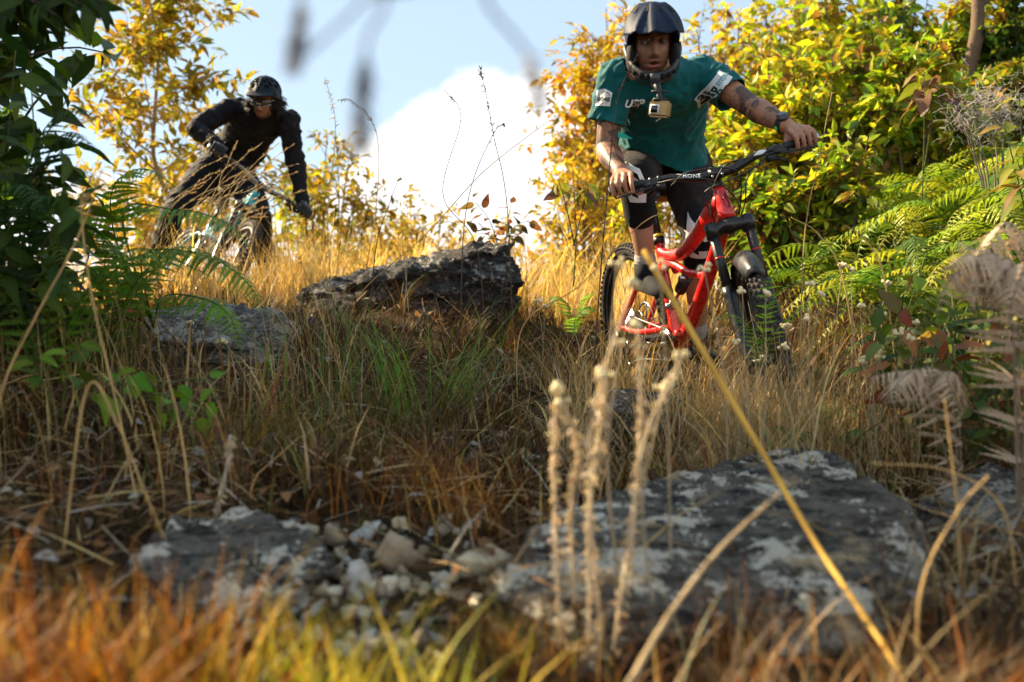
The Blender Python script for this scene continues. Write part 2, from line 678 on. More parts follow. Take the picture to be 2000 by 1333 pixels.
def soilmat():
    m, t, b = nt('soil_litter')
    L = t.links.new
    tcx = t.nodes.new('ShaderNodeTexCoord')
    n = t.nodes.new('ShaderNodeTexNoise')
    n.inputs['Scale'].default_value = 9
    n.inputs['Detail'].default_value = 9
    n.inputs['Roughness'].default_value = .7
    L(tcx.outputs['Object'], n.inputs['Vector'])
    r = t.nodes.new('ShaderNodeValToRGB')
    e = r.color_ramp.elements
    e[0].position, e[0].color = .32, (.010, .007, .004, 1)
    e[1].position, e[1].color = .72, (.11, .065, .03, 1)
    x = e.new(.5)
    x.color = (.038, .023, .010, 1)
    L(n.outputs[0], r.inputs[0])
    L(r.outputs[0], b.inputs['Base Color'])
    b.inputs['Roughness'].default_value = .95
    b.inputs['Specular IOR Level'].default_value = .1
    bp = t.nodes.new('ShaderNodeBump')
    bp.inputs['Distance'].default_value = .03
    n2 = t.nodes.new('ShaderNodeTexNoise')
    n2.inputs['Scale'].default_value = 40
    n2.inputs['Detail'].default_value = 6
    L(tcx.outputs['Object'], n2.inputs['Vector'])
    L(n2.outputs[0], bp.inputs['Height'])
    L(bp.outputs[0], b.inputs['Normal'])
    return m


M['soil'] = soilmat()
gx = np.concatenate([-np.geomspace(2500, 6.4, 26), np.linspace(-6, 7, 150), np.geomspace(7.4, 2500, 26)])
gy = np.concatenate([-np.geomspace(2500, .8, 22), np.linspace(-.3, 12, 150), np.geomspace(12.5, 3500, 26)])
GX, GY = np.meshgrid(gx, gy)
GZ = hgt(GX, GY)
mb = MB()
ni, nj = GX.shape
ii = np.arange(ni - 1)[:, None] * nj
jj = np.arange(nj - 1)[None]
mb.add(np.stack([GX, GY, GZ], -1).reshape(-1, 3), np.stack([ii + jj, ii + jj + 1, ii + nj + jj + 1, ii + nj + jj], -1).reshape(-1, 4))
ground = mb.build('ground', M['soil'])
ground['kind'] = 'structure'
ground['label'] = 'sloping hillside ground of dark soil and dry litter'


# ------------------------------------------------------------------ rocks
def rock(name, label, outline, zt, zb, mat, seed, ledge=.02, rough=.025, group=None, sub=4, cat='rock'):
    """slab: plan outline (world x,y), top height per outline point, bottom height; strata steps and broken edges"""
    O = np.array(outline, float)
    zt = np.broadcast_to(np.asarray(zt, float), (len(O),))
    n = 64
    cl = smooth_curve(np.vstack([np.c_[O, zt], np.r_[O[0], zt[0]][None]]), n + 1)[:-1]
    cl = .2 * cl + .8 * np.array([np.interp(np.linspace(0, len(O), n, endpoint=False), np.arange(len(O) + 1), np.r_[np.c_[O, zt][:, k], np.c_[O, zt][0, k]]) for k in range(3)]).T
    cen = cl.mean(0)
    rings = []
    nl = 9
    for i in range(nl):
        t = i / (nl - 1)
        k = 1.03 - .16 * abs(t - .5) * 2 * (t < .5) - .06 * (t > .85)
        k += (.035 * math.sin(i * 2.4 + seed) if 0 < i < nl - 1 else 0)
        R = cen + (cl - cen) * k
        R[:, 2] = zb + (cl[:, 2] - zb) * t
        rings.append(R)
    for k in (.93, .8, .62, .42, .2):
        R = cen + (cl - cen) * k
        R[:, 2] = cl[:, 2] * k + cen[2] * (1 - k) + .012
        rings.append(R)
    b_ = MB()
    b_.loft(rings)
    o = b_.build(name, mat)
    s = o.modifiers.new('s', 'SUBSURF')
    s.subdivision_type = 'SIMPLE'
    s.levels = 2
    apply_mods(o)
    me = o.data
    V = np.empty(len(me.vertices) * 3, np.float32)
    me.vertices.foreach_get('co', V)
    V = V.reshape(-1, 3).astype(float)
    Nn = np.empty(len(me.vertices) * 3, np.float32)
    me.vertices.foreach_get('normal', Nn)
    Nn = Nn.reshape(-1, 3)
    # strata: offset in plan depends on height in steps
    lay = np.array([mnoise.cell(Vector((seed, 0, z))) for z in (V[:, 2] + .02 * np.sin(V[:, 0] * 9 + seed)) / ledge])
    side = 1 - np.abs(Nn[:, 2])
    d = lay * ledge * .8 * side + fbm(V, 7, 5, seed) * rough + fbm(V, 26, 3, seed + 3) * rough * .5
    V = V + Nn * d[:, None]
    # the top breaks into thin plates
    q_ = V.copy()
    q_[:, 2] = 0
    st_ = np.round(fbm(q_, 3.1, 3, seed + 7) * 3.5) / 3.5
    V[:, 2] += np.where(Nn[:, 2] > .5, st_ * ledge * .75, 0)
    org = np.r_[cen[:2], zb]
    me.vertices.foreach_set('co', (V - org).astype(np.float32).ravel())
    o.location = org
    me.polygons.foreach_set('use_smooth', np.ones(len(me.polygons), bool))
    me.update()
    tag(o, label, cat, group)
    return o


def O2(*pts):
    """outline from picture column + distance"""
    return [((px - 1000) * Y / FPX, Y) for px, Y in pts]


rock('slab_rock', 'large flat lichen-covered slab rock in the right foreground',
     O2((955, 1.72), (1000, 1.95), (1080, 2.20), (1290, 2.42), (1470, 2.66), (1630, 2.70), (1665, 2.45), (1790, 2.2), (1815, 1.95), (1720, 1.72), (1480, 1.62), (1180, 1.56)),
     [.075, .095, .115, .145, .19, .195, .17, .125, .095, .07, .05, .05], -.10, M['rock'], 3.1, .030, .022)
rock('layered_rock', 'dark layered rock jutting out on the brow between the two riders',
     O2((575, 6.2), (640, 6.5), (800, 6.5), (930, 6.3), (1008, 6.05), (1000, 5.75), (930, 5.55), (800, 5.6), (660, 5.8)),
     [.70, .78, .90, .96, .955, .93, .88, .80, .72], .44, M['rockd'], 8.2, .05, .045)
rock('grey_boulder', 'rough pale grey boulder sunk in the bank below the black-clad rider',
     O2((262, 4.45), (300, 4.75), (430, 4.85), (545, 4.75), (600, 4.5), (575, 4.2), (440, 4.12), (310, 4.2)),
     [.52, .59, .595, .57, .50, .44, .42, .45], .20, M['rockg'], 5.5, .03, .025)
rock('half_buried_rock', 'half-buried pale rock at the right edge behind the big slab',
     O2((1815, 2.5), (1900, 2.7), (2060, 2.75), (2120, 2.5), (2020, 2.3), (1880, 2.32)),
     [.10, .15, .15, .13, .09, .07], -.05, M['rockg'], 11.3, .03, .03)
rock('stone_ledge', 'low dark stone ledge at the left end of the rubble in the foreground',
     O2((270, 1.95), (330, 2.12), (470, 2.2), (620, 2.12), (650, 1.95), (560, 1.8), (400, 1.72), (300, 1.75)),
     [.08, .115, .11, .10, .08, .035, .03, .045], -.08, M['rock'], 21.7, .025, .02)
rock('dark_rock_edge', 'small dark rock tucked under the left end of the layered rock',
     O2((560, 4.9), (600, 5.1), (660, 5.1), (650, 4.8), (590, 4.72)), [.50, .54, .53, .47, .46], .3, M['rockd'], 14.2, .03, .03)
rock('trail_rock', 'flat dark rock in the grass just in front of the red bicycle',
     O2((1150, 3.75), (1190, 3.95), (1290, 3.98), (1345, 3.8), (1300, 3.6), (1200, 3.58)), [.24, .27, .27, .25, .21, .21], .02, M['rockd'], 17.2, .03, .02)

# rubble: loose stones, a few shared shapes
a3_ = lambda *p: np.array(p, float)
stone_meshes = []
for k in range(7):
    b_ = MB()
    b_.ell((0, 0, 0), (.5, .42, .17), nu=11, nv=8)
    V = b_.V[0]
    V += unit(V) * (fbm(V, 2.6, 3, k * 3.3) * .20)[:, None]
    for _q in range(13):
        _d = unit(RNG.normal(size=3) * a3_(1, 1, .8))
        _h = V @ _d
        V -= np.outer(np.maximum(_h - np.quantile(_h, .70), 0), _d) * .9
        tint = [(.50, .43, .29), (.38, .37, .34), (.55, .46, .29), (.26, .25, .23), (.52, .50, .44), (.36, .28, .19), (.62, .54, .38)][k]
    b_.C[0][:] = np.array(tint) * 1.15 * (1 + .35 * fbm(V, 5, 2, k + 9))[:, None]
    me = b_.mesh('stone', False)
    me.materials.append(M['pebble'])
    stone_meshes.append(me)
spots = [(690, 1058, .10, 1, 'pale blue-grey stone, topmost of the foreground rubble'), (575, 1068, .075, 0, 'cream oval stone on the upper edge of the foreground rubble'),
         (645, 1062, .09, 5, 'pinkish flat stone beside the pale blue-grey stone'), (445, 1085, .08, 1, 'grey flat stone at the upper left of the foreground rubble'),
         (478, 1088, .06, 2, 'tan stone touching the grey flat stone at the rubble\'s upper left'), (575, 1120, .085, 2, 'rounded tan stone in the middle of the foreground rubble'),
         (745, 1095, .15, 5, 'long brown block of stone lying across the rubble'), (905, 1130, .12, 0, 'sandy stone wedged at the left foot of the big slab'),
         (765, 1135, .09, 6, 'bright cream splinter of stone right of the rubble\'s middle'), (690, 1215, .13, 4, 'broad pale flat stone at the front of the foreground rubble'),
         (530, 1200, .10, 4, 'whitish stone on the front edge of the stone ledge')]
for px, py, s, k, lab in spots:
    Y = .47 * FPX / (py - 666.5) if py > 1150 else 2.0 + (1110 - py) * .004
    x = (px - 1000) * Y / FPX
    o = put('stone', stone_meshes[k])
    o.location = (x, Y, float(hgt(x, Y)) + s * .14)
    o.scale = (s * 1.9, s * 1.6, s * 1.6)
    o.rotation_euler = (RNG.normal(0, .12) + .15, RNG.normal(0, .12), RNG.uniform(-.5, .5))
    tag(o, lab, 'stone', 'loose stones of the foreground rubble')
for i in range(230):
    px = RNG.uniform(400, 960)
    Y = RNG.uniform(1.55, 2.32)
    if abs(px - 680) > 300 - 60 * abs(Y - 1.95) * 4:
        continue
    x = (px - 1000) * Y / FPX
    s = RNG.uniform(.022, .07)
    o = put('stone', stone_meshes[RNG.integers(0, 7)])
    o.location = (x, Y, float(hgt(x, Y)) + s * .12)
    o.scale = (s * 1.6, s * 1.6, s * RNG.uniform(1.0, 1.8))
    o.rotation_euler = (RNG.normal(0, .25), RNG.normal(0, .25), RNG.uniform(0, 6.3))
    tag(o, 'small loose chip of stone scattered in the foreground rubble', 'stone', 'small chips of the foreground rubble')


# ------------------------------------------------------------------ lettering
def text_geo(s, size=1.0, bold=0.0, shear=0.0, sx=1.0):
    cu = bpy.data.curves.new('txt', 'FONT')
    cu.body = s
    cu.size = size
    cu.align_x = 'CENTER'
    cu.align_y = 'CENTER'
    cu.offset = bold
    cu.shear = shear
    cu.resolution_u = 3
    o = bpy.data.objects.new('txt', cu)
    COL.objects.link(o)
    dg = bpy.context.evaluated_depsgraph_get()
    dg.update()
    me = bpy.data.meshes.new_from_object(o.evaluated_get(dg))
    bm = bmesh.new()
    bm.from_mesh(me)
    bmesh.ops.triangulate(bm, faces=bm.faces)
    V = np.array([v.co[:] for v in bm.verts]) * np.array([sx, 1, 1])
    F = np.array([[v.index for v in f.verts] for f in bm.faces])
    bm.free()
    bpy.data.meshes.remove(me)
    bpy.data.objects.remove(o)
    bpy.data.curves.remove(cu)
    return V, F


def poly_geo(pts, cuts=3):
    """flat polygon, triangulated and subdivided so that it can follow a curved surface"""
    bm = bmesh.new()
    vs_ = [bm.verts.new((p[0], p[1], 0)) for p in pts]
    bm.faces.new(vs_)
    bmesh.ops.triangulate(bm, faces=bm.faces)
    for _ in range(cuts):
        bmesh.ops.subdivide_edges(bm, edges=bm.edges[:], cuts=1)
        bmesh.ops.triangulate(bm, faces=bm.faces)
    bm.verts.index_update()
    V = np.array([v.co[:] for v in bm.verts])
    F = np.array([[v.index for v in f.verts] for f in bm.faces])
    bm.free()
    return V, F


def bvh_of(o):
    me = o.data
    return BVHTree.FromPolygons([v.co for v in me.vertices], [p.vertices[:] for p in me.polygons])


def decal(geo, org, u, v, bvh, off, name, mat, parent, reach=.25):
    """print laid on a garment: points cast along -n onto the surface"""
    V, F = geo
    u, v = unit(u), unit(v)
    n = unit(np.cross(u, v))
    out = []
    last = 0.0
    for p in V:
        q = np.array(org) + u * p[0] + v * p[1]
        hit = bvh.ray_cast(Vector(q + n * reach), Vector(-n), reach * 2)
        if hit[0] is None:
            h = q + n * last
        else:
            h = np.array(hit[0]) + n * off
            last = np.dot(h - q, n)
        out.append(h)
    return MB().add(np.array(out), F).build(name, mat, parent, smooth=False)


# ------------------------------------------------------------------ bicycles
M['red'] = simple('red_gloss_paint', (.62, .008, .006), .26, 0, .5, .7, 9, .02, .22)
M['teal_paint'] = simple('teal_gloss_paint', (.0, .36, .44), .25, 0, .5, .9, 30, .02, .1)
M['blk'] = simple('black_anodised', (.012, .012, .014), .32, .3, .5, .2, 40, .03, .2)
M['blkmatte'] = simple('black_moulded_plastic', (.014, .014, .015), .5, 0, .5, 0, 60, .08, .3)
M['rubber'] = simple('tyre_rubber', (.018, .017, .016), .8, 0, .3, 0, 70, .35, .35)
M['dusty'] = simple('dusty_rubber', (.045, .040, .034), .85, 0, .25, 0, 50, .35, .5)
M['steel'] = simple('brushed_steel', (.45, .45, .46), .3, 1.0)
M['gold'] = simple('bronze_shock_shaft', (.45, .24, .07), .3, .8)
M['white'] = simple('white_print', (.75, .75, .73), .55)
M['yellow'] = simple('yellow_tyre_print', (.75, .50, .03), .6)
M['redm'] = simple('red_anodised', (.55, .02, .015), .35, .4)
M['tan'] = simple('tan_bar_finish', (.26, .23, .18), .4, .4)
M['greyd'] = simple('dark_grey_plastic', (.05, .052, .055), .45)


dusty(M['red'], (.25, .07, .04), .45)
dusty(M['blk'], (.12, .09, .06), .35)
dusty(M['rubber'], (.12, .09, .06), .6)
dusty(M['dusty'], (.16, .12, .08), .8)


def bike_matrix(p):
    x, y, z, yaw, pitch, lean = p[:6]
    fw = np.array([math.sin(yaw), -math.cos(yaw), 0])
    up = np.array([0, 0, 1.])
    f2 = fw * math.cos(pitch) - up * math.sin(pitch)
    u2 = up * math.cos(pitch) + fw * math.sin(pitch)
    lf = np.cross(u2, f2)
    u3 = u2 * math.cos(lean) - lf * math.sin(lean)
    l3 = lf * math.cos(lean) + u2 * math.sin(lean)
    m = Matrix.Identity(4)
    for i in range(3):
        m[i][0], m[i][1], m[i][2], m[i][3] = f2[i], l3[i], u3[i], (x, y, z)[i]
    return m


HA = rad(65)
AXIS = np.array([-math.cos(HA), 0, math.sin(HA)])
FWD = np.array([math.sin(HA), 0, math.cos(HA)])
FAX = np.array([.79, 0, .37])
RAX = np.array([-.435, 0, .37])
SA = FAX - .044 * FWD
CROWN = SA + .555 * AXIS
HTOP = CROWN + .12 * AXIS
BARC = HTOP + .045 * AXIS + .04 * FWD


def a3(*p):
    return np.array(p, float)


def arc_pts(c, r, a0, a1, n, y=0.0):
    a = np.linspace(rad(a0), rad(a1), n)
    return np.c_[c[0] + r * np.cos(a), np.full(n, y), c[2] + r * np.sin(a)]


def wheel(root, c, S, rubber, rear, disc_y=.065):
    w = MB()
    prof = np.array([(-.014, .298), (-.016, .312), (-.013, .318), (.013, .318), (.016, .312), (.014, .298), (0, .292)])
    th = np.linspace(0, 2 * math.pi, 49)[:-1]
    rings = [np.c_[c[0] + r * np.cos(t), c[1] + y + 0 * r, c[2] + r * np.sin(t)] for t in th for y, r in [(prof[:, 0], prof[:, 1])]]

    def ringmesh(b, rs):
        rs = [np.asarray(r) for r in rs]
        n, s = len(rs), len(rs[0])
        i = np.arange(n)[:, None] * s
        i2 = ((np.arange(n) + 1) % n)[:, None] * s
        j = np.arange(s)[None]
        k = (j + 1) % s
        b.add(np.vstack(rs), np.stack([i + j, i + k, i2 + k, i2 + j], -1).reshape(-1, 4))

    ringmesh(w, rings)
    rim = w.build('wheel', M['blk'], root, M=S)
    b = MB()
    a = np.linspace(0, 2 * math.pi, 15)[:-1]
    pr = np.c_[.029 * np.sin(a), .338 + .028 * np.cos(a)]
    ringmesh(b, [np.c_[c[0] + pr[:, 1] * math.cos(t), c[1] + pr[:, 0], c[2] + pr[:, 1] * math.sin(t)] for t in th])
    # tread knobs
    tV = np.array([[x, y, z] for x in (-.5, .5) for y in (-.5, .5) for z in (-.5, .7)], float)
    tF = np.array([[0, 1, 3, 2], [4, 6, 7, 5], [0, 4, 5, 1], [2, 3, 7, 6], [0, 2, 6, 4], [1, 5, 7, 3]])
    for yo, rr, sy, nk, ph in ((.006, .3645, .010, 76, 0), (-.006, .3645, .010, 76, .5), (.0195, .3585, .009, 76, .25), (-.0195, .3585, .009, 76, .75), (.0285, .346, .006, 76, 0), (-.0285, .346, .006, 76, .5)):
        t = (np.arange(nk) + ph) / nk * 2 * math.pi
        rd = np.c_[np.cos(t), 0 * t, np.sin(t)]
        tg = np.c_[-np.sin(t), 0 * t, np.cos(t)]
        tilt = math.atan2(yo, .03)
        nrm = unit(rd * math.cos(tilt) + np.array([0, 1, 0]) * math.sin(tilt))
        scatter(b, tV, tF, c + rd * rr + np.array([0, yo, 0]), tg, nrm, np.tile([.016, sy, .008], (nk, 1)), np.ones((nk, 3)))
    ty = b.build('tyre', rubber, rim, smooth=False, M=S)
    h = MB()
    h.tube([c + a3(0, y, 0) for y in (-.055, -.03, -.028, .028, .03, .055)], [.012, .012, .024, .024, .014, .014], 14)
    h.build('hub', M['blk'], rim, M=S)
    sp = MB()
    for i in range(28):
        t = i / 28 * 2 * math.pi
        t2 = t + (.32 if (i // 2) % 2 else -.32)
        s = -1 if i % 2 else 1
        sp.tube([c + a3(.022 * math.cos(t2), s * .027, .022 * math.sin(t2)), c + a3(.297 * math.cos(t), 0, .297 * math.sin(t))], .0012, 4, caps=False)
    sp.build('spokes', M['blk'], rim, M=S)
    d = MB()
    ringmesh(d, [np.array([c + a3(r * math.cos(t), disc_y - .012 + y, r * math.sin(t)) for r, y in ((.086, -.001), (.098 + .003 * math.sin(12 * t), -.001), (.098, .001), (.086, .001))]) for t in th])
    for i in range(6):
        t = i / 6 * 2 * math.pi
        d.tube([c + a3(.02 * math.cos(t), disc_y - .012, .02 * math.sin(t)), c + a3(.088 * math.cos(t + .4), disc_y - .012, .088 * math.sin(t + .4))], .004, 5)
    d.build('brake_disc', M['steel'], rim, M=S)
    if rear:
        k = MB()
        for i, r in enumerate((.1, .088, .076, .064, .052, .04, .032)):
            y = -.022 - i * .004
            k.tube([c + a3(0, y, 0), c + a3(0, y - .002, 0)], r * .62 if False else r * .8, 32)
        k.build('cassette', M['steel'], rim, M=S)
    return rim, ty


def build_bike(par, steer, paint, bar_mat, crank_deg, label, fork_accent, barlogo=True):
    root = empty('mountain_bicycle', M=bike_matrix(par))
    tag(root, label, 'bicycle')
    S = Matrix.Translation(Vector(SA)) @ Matrix.Rotation(steer, 4, Vector(AXIS)) @ Matrix.Translation(-Vector(SA))
    # --- frame
    f = MB()
    f.tube([CROWN - .004 * AXIS, CROWN + .02 * AXIS, CROWN + .06 * AXIS, HTOP - .015 * AXIS, HTOP], [.033, .032, .028, .0265, .027], 20)
    f.tube(smooth_curve([CROWN + .045 * AXIS, (.46, 0, .80), (.30, 0, .60), (.14, 0, .43), (.03, 0, .345)], 24), np.linspace(.027, .028, 24), 18, flat=1.0)
    f.tube(smooth_curve([HTOP - .045 * AXIS, (.40, 0, .885), (.25, 0, .785), (.10, 0, .712), (-.03, 0, .70), (-.105, 0, .715)], 30), np.interp(np.linspace(0, 1, 30), [0, .25, .6, 1], [.032, .036, .028, .022]), 18, flat=np.interp(np.linspace(0, 1, 30), [0, .3, 1], [1., .8, .9]), up=(0, 1, 0))
    f.tube(smooth_curve([(0, 0, .335), (-.035, 0, .46), (-.08, 0, .63), (-.112, 0, .77)], 16), np.interp(np.linspace(0, 1, 16), [0, .3, 1], [.027, .021, .019]), 16)
    f.tube(smooth_curve([(-.06, 0, .675), (.05, 0, .66), (.16, 0, .635), (.33, 0, .635)], 16), 0.017, 14, flat=.8, up=(0, 1, 0))
    f.tube([(0, -.042, .335), (0, .042, .335)], .027, 18)
    frame = f.build('frame', paint, root)
    s = MB()
    for y in (-1, 1):
        s.tube(smooth_curve([(-.03, y * .035, .40), (-.16, y * .05, .375), (-.30, y * .062, .362), RAX + a3(0, y * .07, 0)], 14), np.linspace(.015, .011, 14), 12)
        s.tube(smooth_curve([RAX + a3(0, y * .07, .005), (-.34, y * .062, .47), (-.21, y * .052, .60), (-.10, y * .04, .655), (-.03, y * .03, .63)], 16), np.linspace(.012, .014, 16), 12)
    s.tube([(-.155, -.052, .395), (-.155, .052, .395)], .013, 10)
    s.tube([(-.2, -.052, .605), (-.2, .052, .605)], .012, 10)
    s.build('rear_triangle', paint, root)
    sh = MB()
    a, b = a3(.13, 0, .615), a3(-.02, 0, .49)
    d = unit(b - a)
    sh.tube([a, a + d * .085], .024, 14)
    sh.tube([a + d * .02 + a3(.03, 0, .035) * .9, a + d * .10 + a3(.03, 0, .035) * .9], .017, 12)
    shock = sh.build('shock_absorber', M['blkmatte'], root)
    MB().tube([a + d * .085, a + d * .17], .0075, 10).build('shock_shaft', M['gold'], shock)
    MB().tube([a + d * .165, b], .020, 12).tube([b + a3(0, -.03, 0), b + a3(0, .03, 0)], .012, 10).build('shock_end', M['steel'], shock)
    MB().tube([a + a3(0, -.03, 0), a + a3(0, .03, 0)], .012, 10).build('shock_end', M['steel'], shock)
    # headtube emblem: thin wire figure
    e = MB()
    ec = (CROWN + HTOP) / 2 + FWD * .0305
    L = a3(0, 1, 0)
    for pts in ([(-.0, .028), (.013, .0), (0, -.03), (-.013, 0), (0, .028)], [(-.02, .004), (0, .012), (.02, -.002)], [(0, .03), (.004, 0), (0, -.03)]):
        e.tube(smooth_curve([ec + L * p[0] * 1. + AXIS * p[1] - FWD * 8 * p[0] ** 2 for p in pts], 14), .0012, 5)
    e.build('head_emblem', M['blk'], frame)
    # --- seat
    sp = MB().tube([(-.105, 0, .745), (-.112, 0, .772)], .0245, 14).tube([(-.112, 0, .76), (-.135, 0, .85), (-.152, 0, .905)], .0152, 12)
    post = sp.build('seat_post', M['blk'], root)
    MB().tube([(-.1105, 0, .772), (-.114, 0, .784)], .0205, 14).build('seat_post_ring', M['yellow'] if fork_accent else M['steel'], post)
    sd_ = MB()
    prof = [(.08, .006, .000, .012), (.06, .022, .006, .02), (0, .030, .008, .024), (-.07, .045, .010, .028), (-.13, .068, .014, .032), (-.18, .072, .020, .034), (-.20, .05, .024, .024)]
    rg = []
    for x, w, z, hgt_ in prof:
        t = np.linspace(0, 2 * math.pi, 17)[:-1]
        cz = np.where(np.sin(t) > 0, np.sin(t) * hgt_ * .55, np.sin(t) * hgt_)
        rg.append(np.c_[np.full(16, x - .17), w * np.cos(t), .945 + z + cz])
    sd_.loft(rg)
    sad = sd_.build('saddle', M['greyd'], root)
    rl = MB()
    for y in (-.022, .022):
        rl.tube(smooth_curve([(-.115, y * .4, .935), (-.15, y, .912), (-.25, y, .912), (-.32, y, .945)], 12), .0035, 6)
    rl.build('saddle_rails', M['steel'], sad)
    # --- crankset
    c = a3(0, 0, .335)
    ck = MB()
    ca = rad(crank_deg)
    fo = []
    for sy, an in ((-1, ca), (1, ca + math.pi)):
        e0 = c + a3(0, sy * .062, 0)
        e1 = c + a3(.17 * math.cos(an), sy * .078, .17 * math.sin(an))
        ck.tube([e0, e0 * .3 + e1 * .7, e1], [.016, .012, .014], 10, flat=.65, up=(0, 1, 0))
        ck.tube([e1 - a3(0, .008, 0), e1 + a3(0, .008, 0)], .0155, 12)
        fo.append((e1 + a3(0, sy * .07, 0)))
    ck.tube([c + a3(0, -.075, 0), c + a3(0, .075, 0)], .014, 14)
    crank = ck.build('crankset', M['blk'], root)
    cr_ = MB()
    for i in range(32):
        t = i / 32 * 2 * math.pi
        cr_.box(c + a3(.066 * math.cos(t), -.05, .066 * math.sin(t)), (.006, .003, .007), np.array([[-math.sin(t), 0, math.cos(t)], [0, 1, 0], [math.cos(t), 0, math.sin(t)]]).T)
    cr_.tube([c + a3(0, -.0515, 0), c + a3(0, -.0485, 0)], .064, 32)
    cr_.build('chainring', M['steel'], crank)
    ends = MB()
    for p in fo:
        MB().box(p, (.098, .10, .016)).tube([p - a3(0, .06, 0), p + a3(0, .05, 0)], .008, 8).build('pedal', M['blkmatte'], root)
    for sy, an in ((-1, ca), (1, ca + math.pi)):
        e1 = c + a3(.17 * math.cos(an), sy * .078, .17 * math.sin(an))
        q = MB().tube([e1 + a3(.022 * math.cos(an), -.011, .022 * math.sin(an)), e1 + a3(.022 * math.cos(an), .011, .022 * math.sin(an))], .019, 12)
        q.build('crank_boot', M['redm'] if fork_accent else M['blkmatte'], crank)
    chn = MB()
    lo = [(0.0, .335 - .064), (-.30, .235), (-.415, .20), (-.445, .235), (-.40, .27), (-.425, .30)]
    chn.tube(smooth_curve([a3(x, -.05, z) for x, z in lo], 30), .004, 5)
    chn.tube(smooth_curve([a3(0, -.05, .399), a3(-.435, -.045, .425)], 6), .004, 5)
    chn.tube(arc_pts(c, .066, -90, 90, 16, -.05), .004, 5)
    chn.build('chain', M['steel'], root)
    dr = MB()
    dr.tube([RAX + a3(-.01, -.085, -.02), RAX + a3(.0, -.09, -.09)], .018, 10, flat=.5, up=(0, 1, 0))
    dr.tube([RAX + a3(0, -.075, -.09), RAX + a3(.02, -.075, -.17)], .014, 8, flat=.4, up=(0, 1, 0))
    dr.build('derailleur', M['blk'], root)
    # --- wheels
    rw, rt = wheel(root, RAX, None, M['rubber'], True)
    fw_, ft = wheel(root, FAX, S, M['dusty'], False)
    tv, tf = text_geo('MAXXIS', .030, .0009)
    for base in (118, 300):
        an = rad(base) + tv[:, 0] / .338
        rr = .338 + tv[:, 1]
        side = -.0005 - np.sqrt(np.maximum(.0295 ** 2 - (rr - .338) ** 2, 1e-6))
        MB().add(np.c_[RAX[0] + rr * np.cos(an), side - .0012, RAX[2] + rr * np.sin(an)][:, :], tf).build('tyre_lettering', M['yellow'], rw, smooth=False)
    # --- fork
    fk = MB()
    for y in (-1, 1):
        lowtop = SA + .30 * AXIS + a3(0, y * .066, 0)
        fk.tube([SA - .035 * AXIS + FWD * .035 + a3(0, y * .062, 0), SA + .03 * AXIS + FWD * .028 + a3(0, y * .062, 0), SA + .10 * AXIS + FWD * .01 + a3(0, y * .066, 0), lowtop - .03 * AXIS, lowtop], [.014, .020, .0235, .0235, .0245], 14)
    ar = [SA + .26 * AXIS + a3(0, -.066, 0), SA + .33 * AXIS - FWD * .03 + a3(0, -.045, 0), SA + .355 * AXIS - FWD * .035, SA + .33 * AXIS - FWD * .03 + a3(0, .045, 0), SA + .26 * AXIS + a3(0, .066, 0)]
    fk.tube(smooth_curve(ar, 18), .011, 8)
    fork = fk.build('fork', M['blk'], root, M=S)
    st = MB()
    for y in (-1, 1):
        st.tube([SA + .29 * AXIS + a3(0, y * .066, 0), CROWN - .01 * AXIS + a3(0, y * .066, 0)], .0178, 14)
    st.build('stanchions', M['blkmatte'], fork, M=S)
    cw = MB()
    t = np.linspace(-1, 1, 15)
    cw.tube(np.array([CROWN - .026 * AXIS + a3(0, .066 * v, 0) - AXIS * .010 * v * v for v in t]), np.interp(np.abs(t), [0, .6, 1], [.036, .023, .026]), 14)
    for y in (-1, 1):
        cw.tube([CROWN - .062 * AXIS + a3(0, y * .066, 0), CROWN - .012 * AXIS + a3(0, y * .066, 0), CROWN - .004 * AXIS + a3(0, y * .066, 0)], [.0255, .0265, .02], 16)
    cw.build('fork_crown', M['blk'], fork, M=S)
    rg_ = MB()
    for y in (-1, 1):
        rg_.tube([SA + .41 * AXIS + a3(0, y * .066, 0), SA + .416 * AXIS + a3(0, y * .066, 0)], .0190, 14)
    rg_.build('stroke_ring', M['redm'] if fork_accent else M['steel'], fork, M=S)
    mg = MB()
    rings = []
    for an in np.linspace(62, 165, 20):
        cs = np.linspace(-1, 1, 11)
        wv = .043 * (1 - .35 * max(0, (85 - an) / 25) ** 2)
        k = .388 - .040 * np.abs(cs) ** 2.2
        up_ = np.c_[FAX[0] + k * math.cos(rad(an)), cs * wv, FAX[2] + k * math.sin(rad(an))]
        k2 = k + .003
        dn = np.c_[FAX[0] + k2 * math.cos(rad(an)), cs * wv * 1.03, FAX[2] + k2 * math.sin(rad(an))]
        rings.append(np.vstack([up_, dn[::-1]]))
    mg.loft(rings)
    if fork_accent:
        mg.build('mudguard', M['blk'], root, M=S)
    # --- cockpit
    hs = MB()
    hs.tube([HTOP, HTOP + .018 * AXIS, HTOP + .02 * AXIS], [.024, .022, .018], 16)
    hs.tube([HTOP + .016 * AXIS, HTOP + .07 * AXIS], .0175, 14)
    hs.tube([HTOP + .045 * AXIS, BARC - FWD * .012], .020, 12)
    hs.tube([BARC - a3(0, .027, 0), BARC + a3(0, .027, 0)], .0215, 14)
    stem = hs.build('stem', M['blk'], root, M=S)
    for y in (-.018, .018):
        for v in (.016, -.016):
            q = BARC + FWD * .016 + AXIS * v + a3(0, y, 0)
            MB().tube([q - FWD * .012, q + FWD * .010], .0045, 8).build('stem_bolt', M['steel'], stem, M=S)
    B = lambda y, x=0., z=0.: BARC + a3(x, y, z)
    half = [(0, 0, 0), (.045, 0, 0), (.08, -.002, .004), (.15, -.012, .024), (.20, -.02, .03), (.39, -.06, .032)]
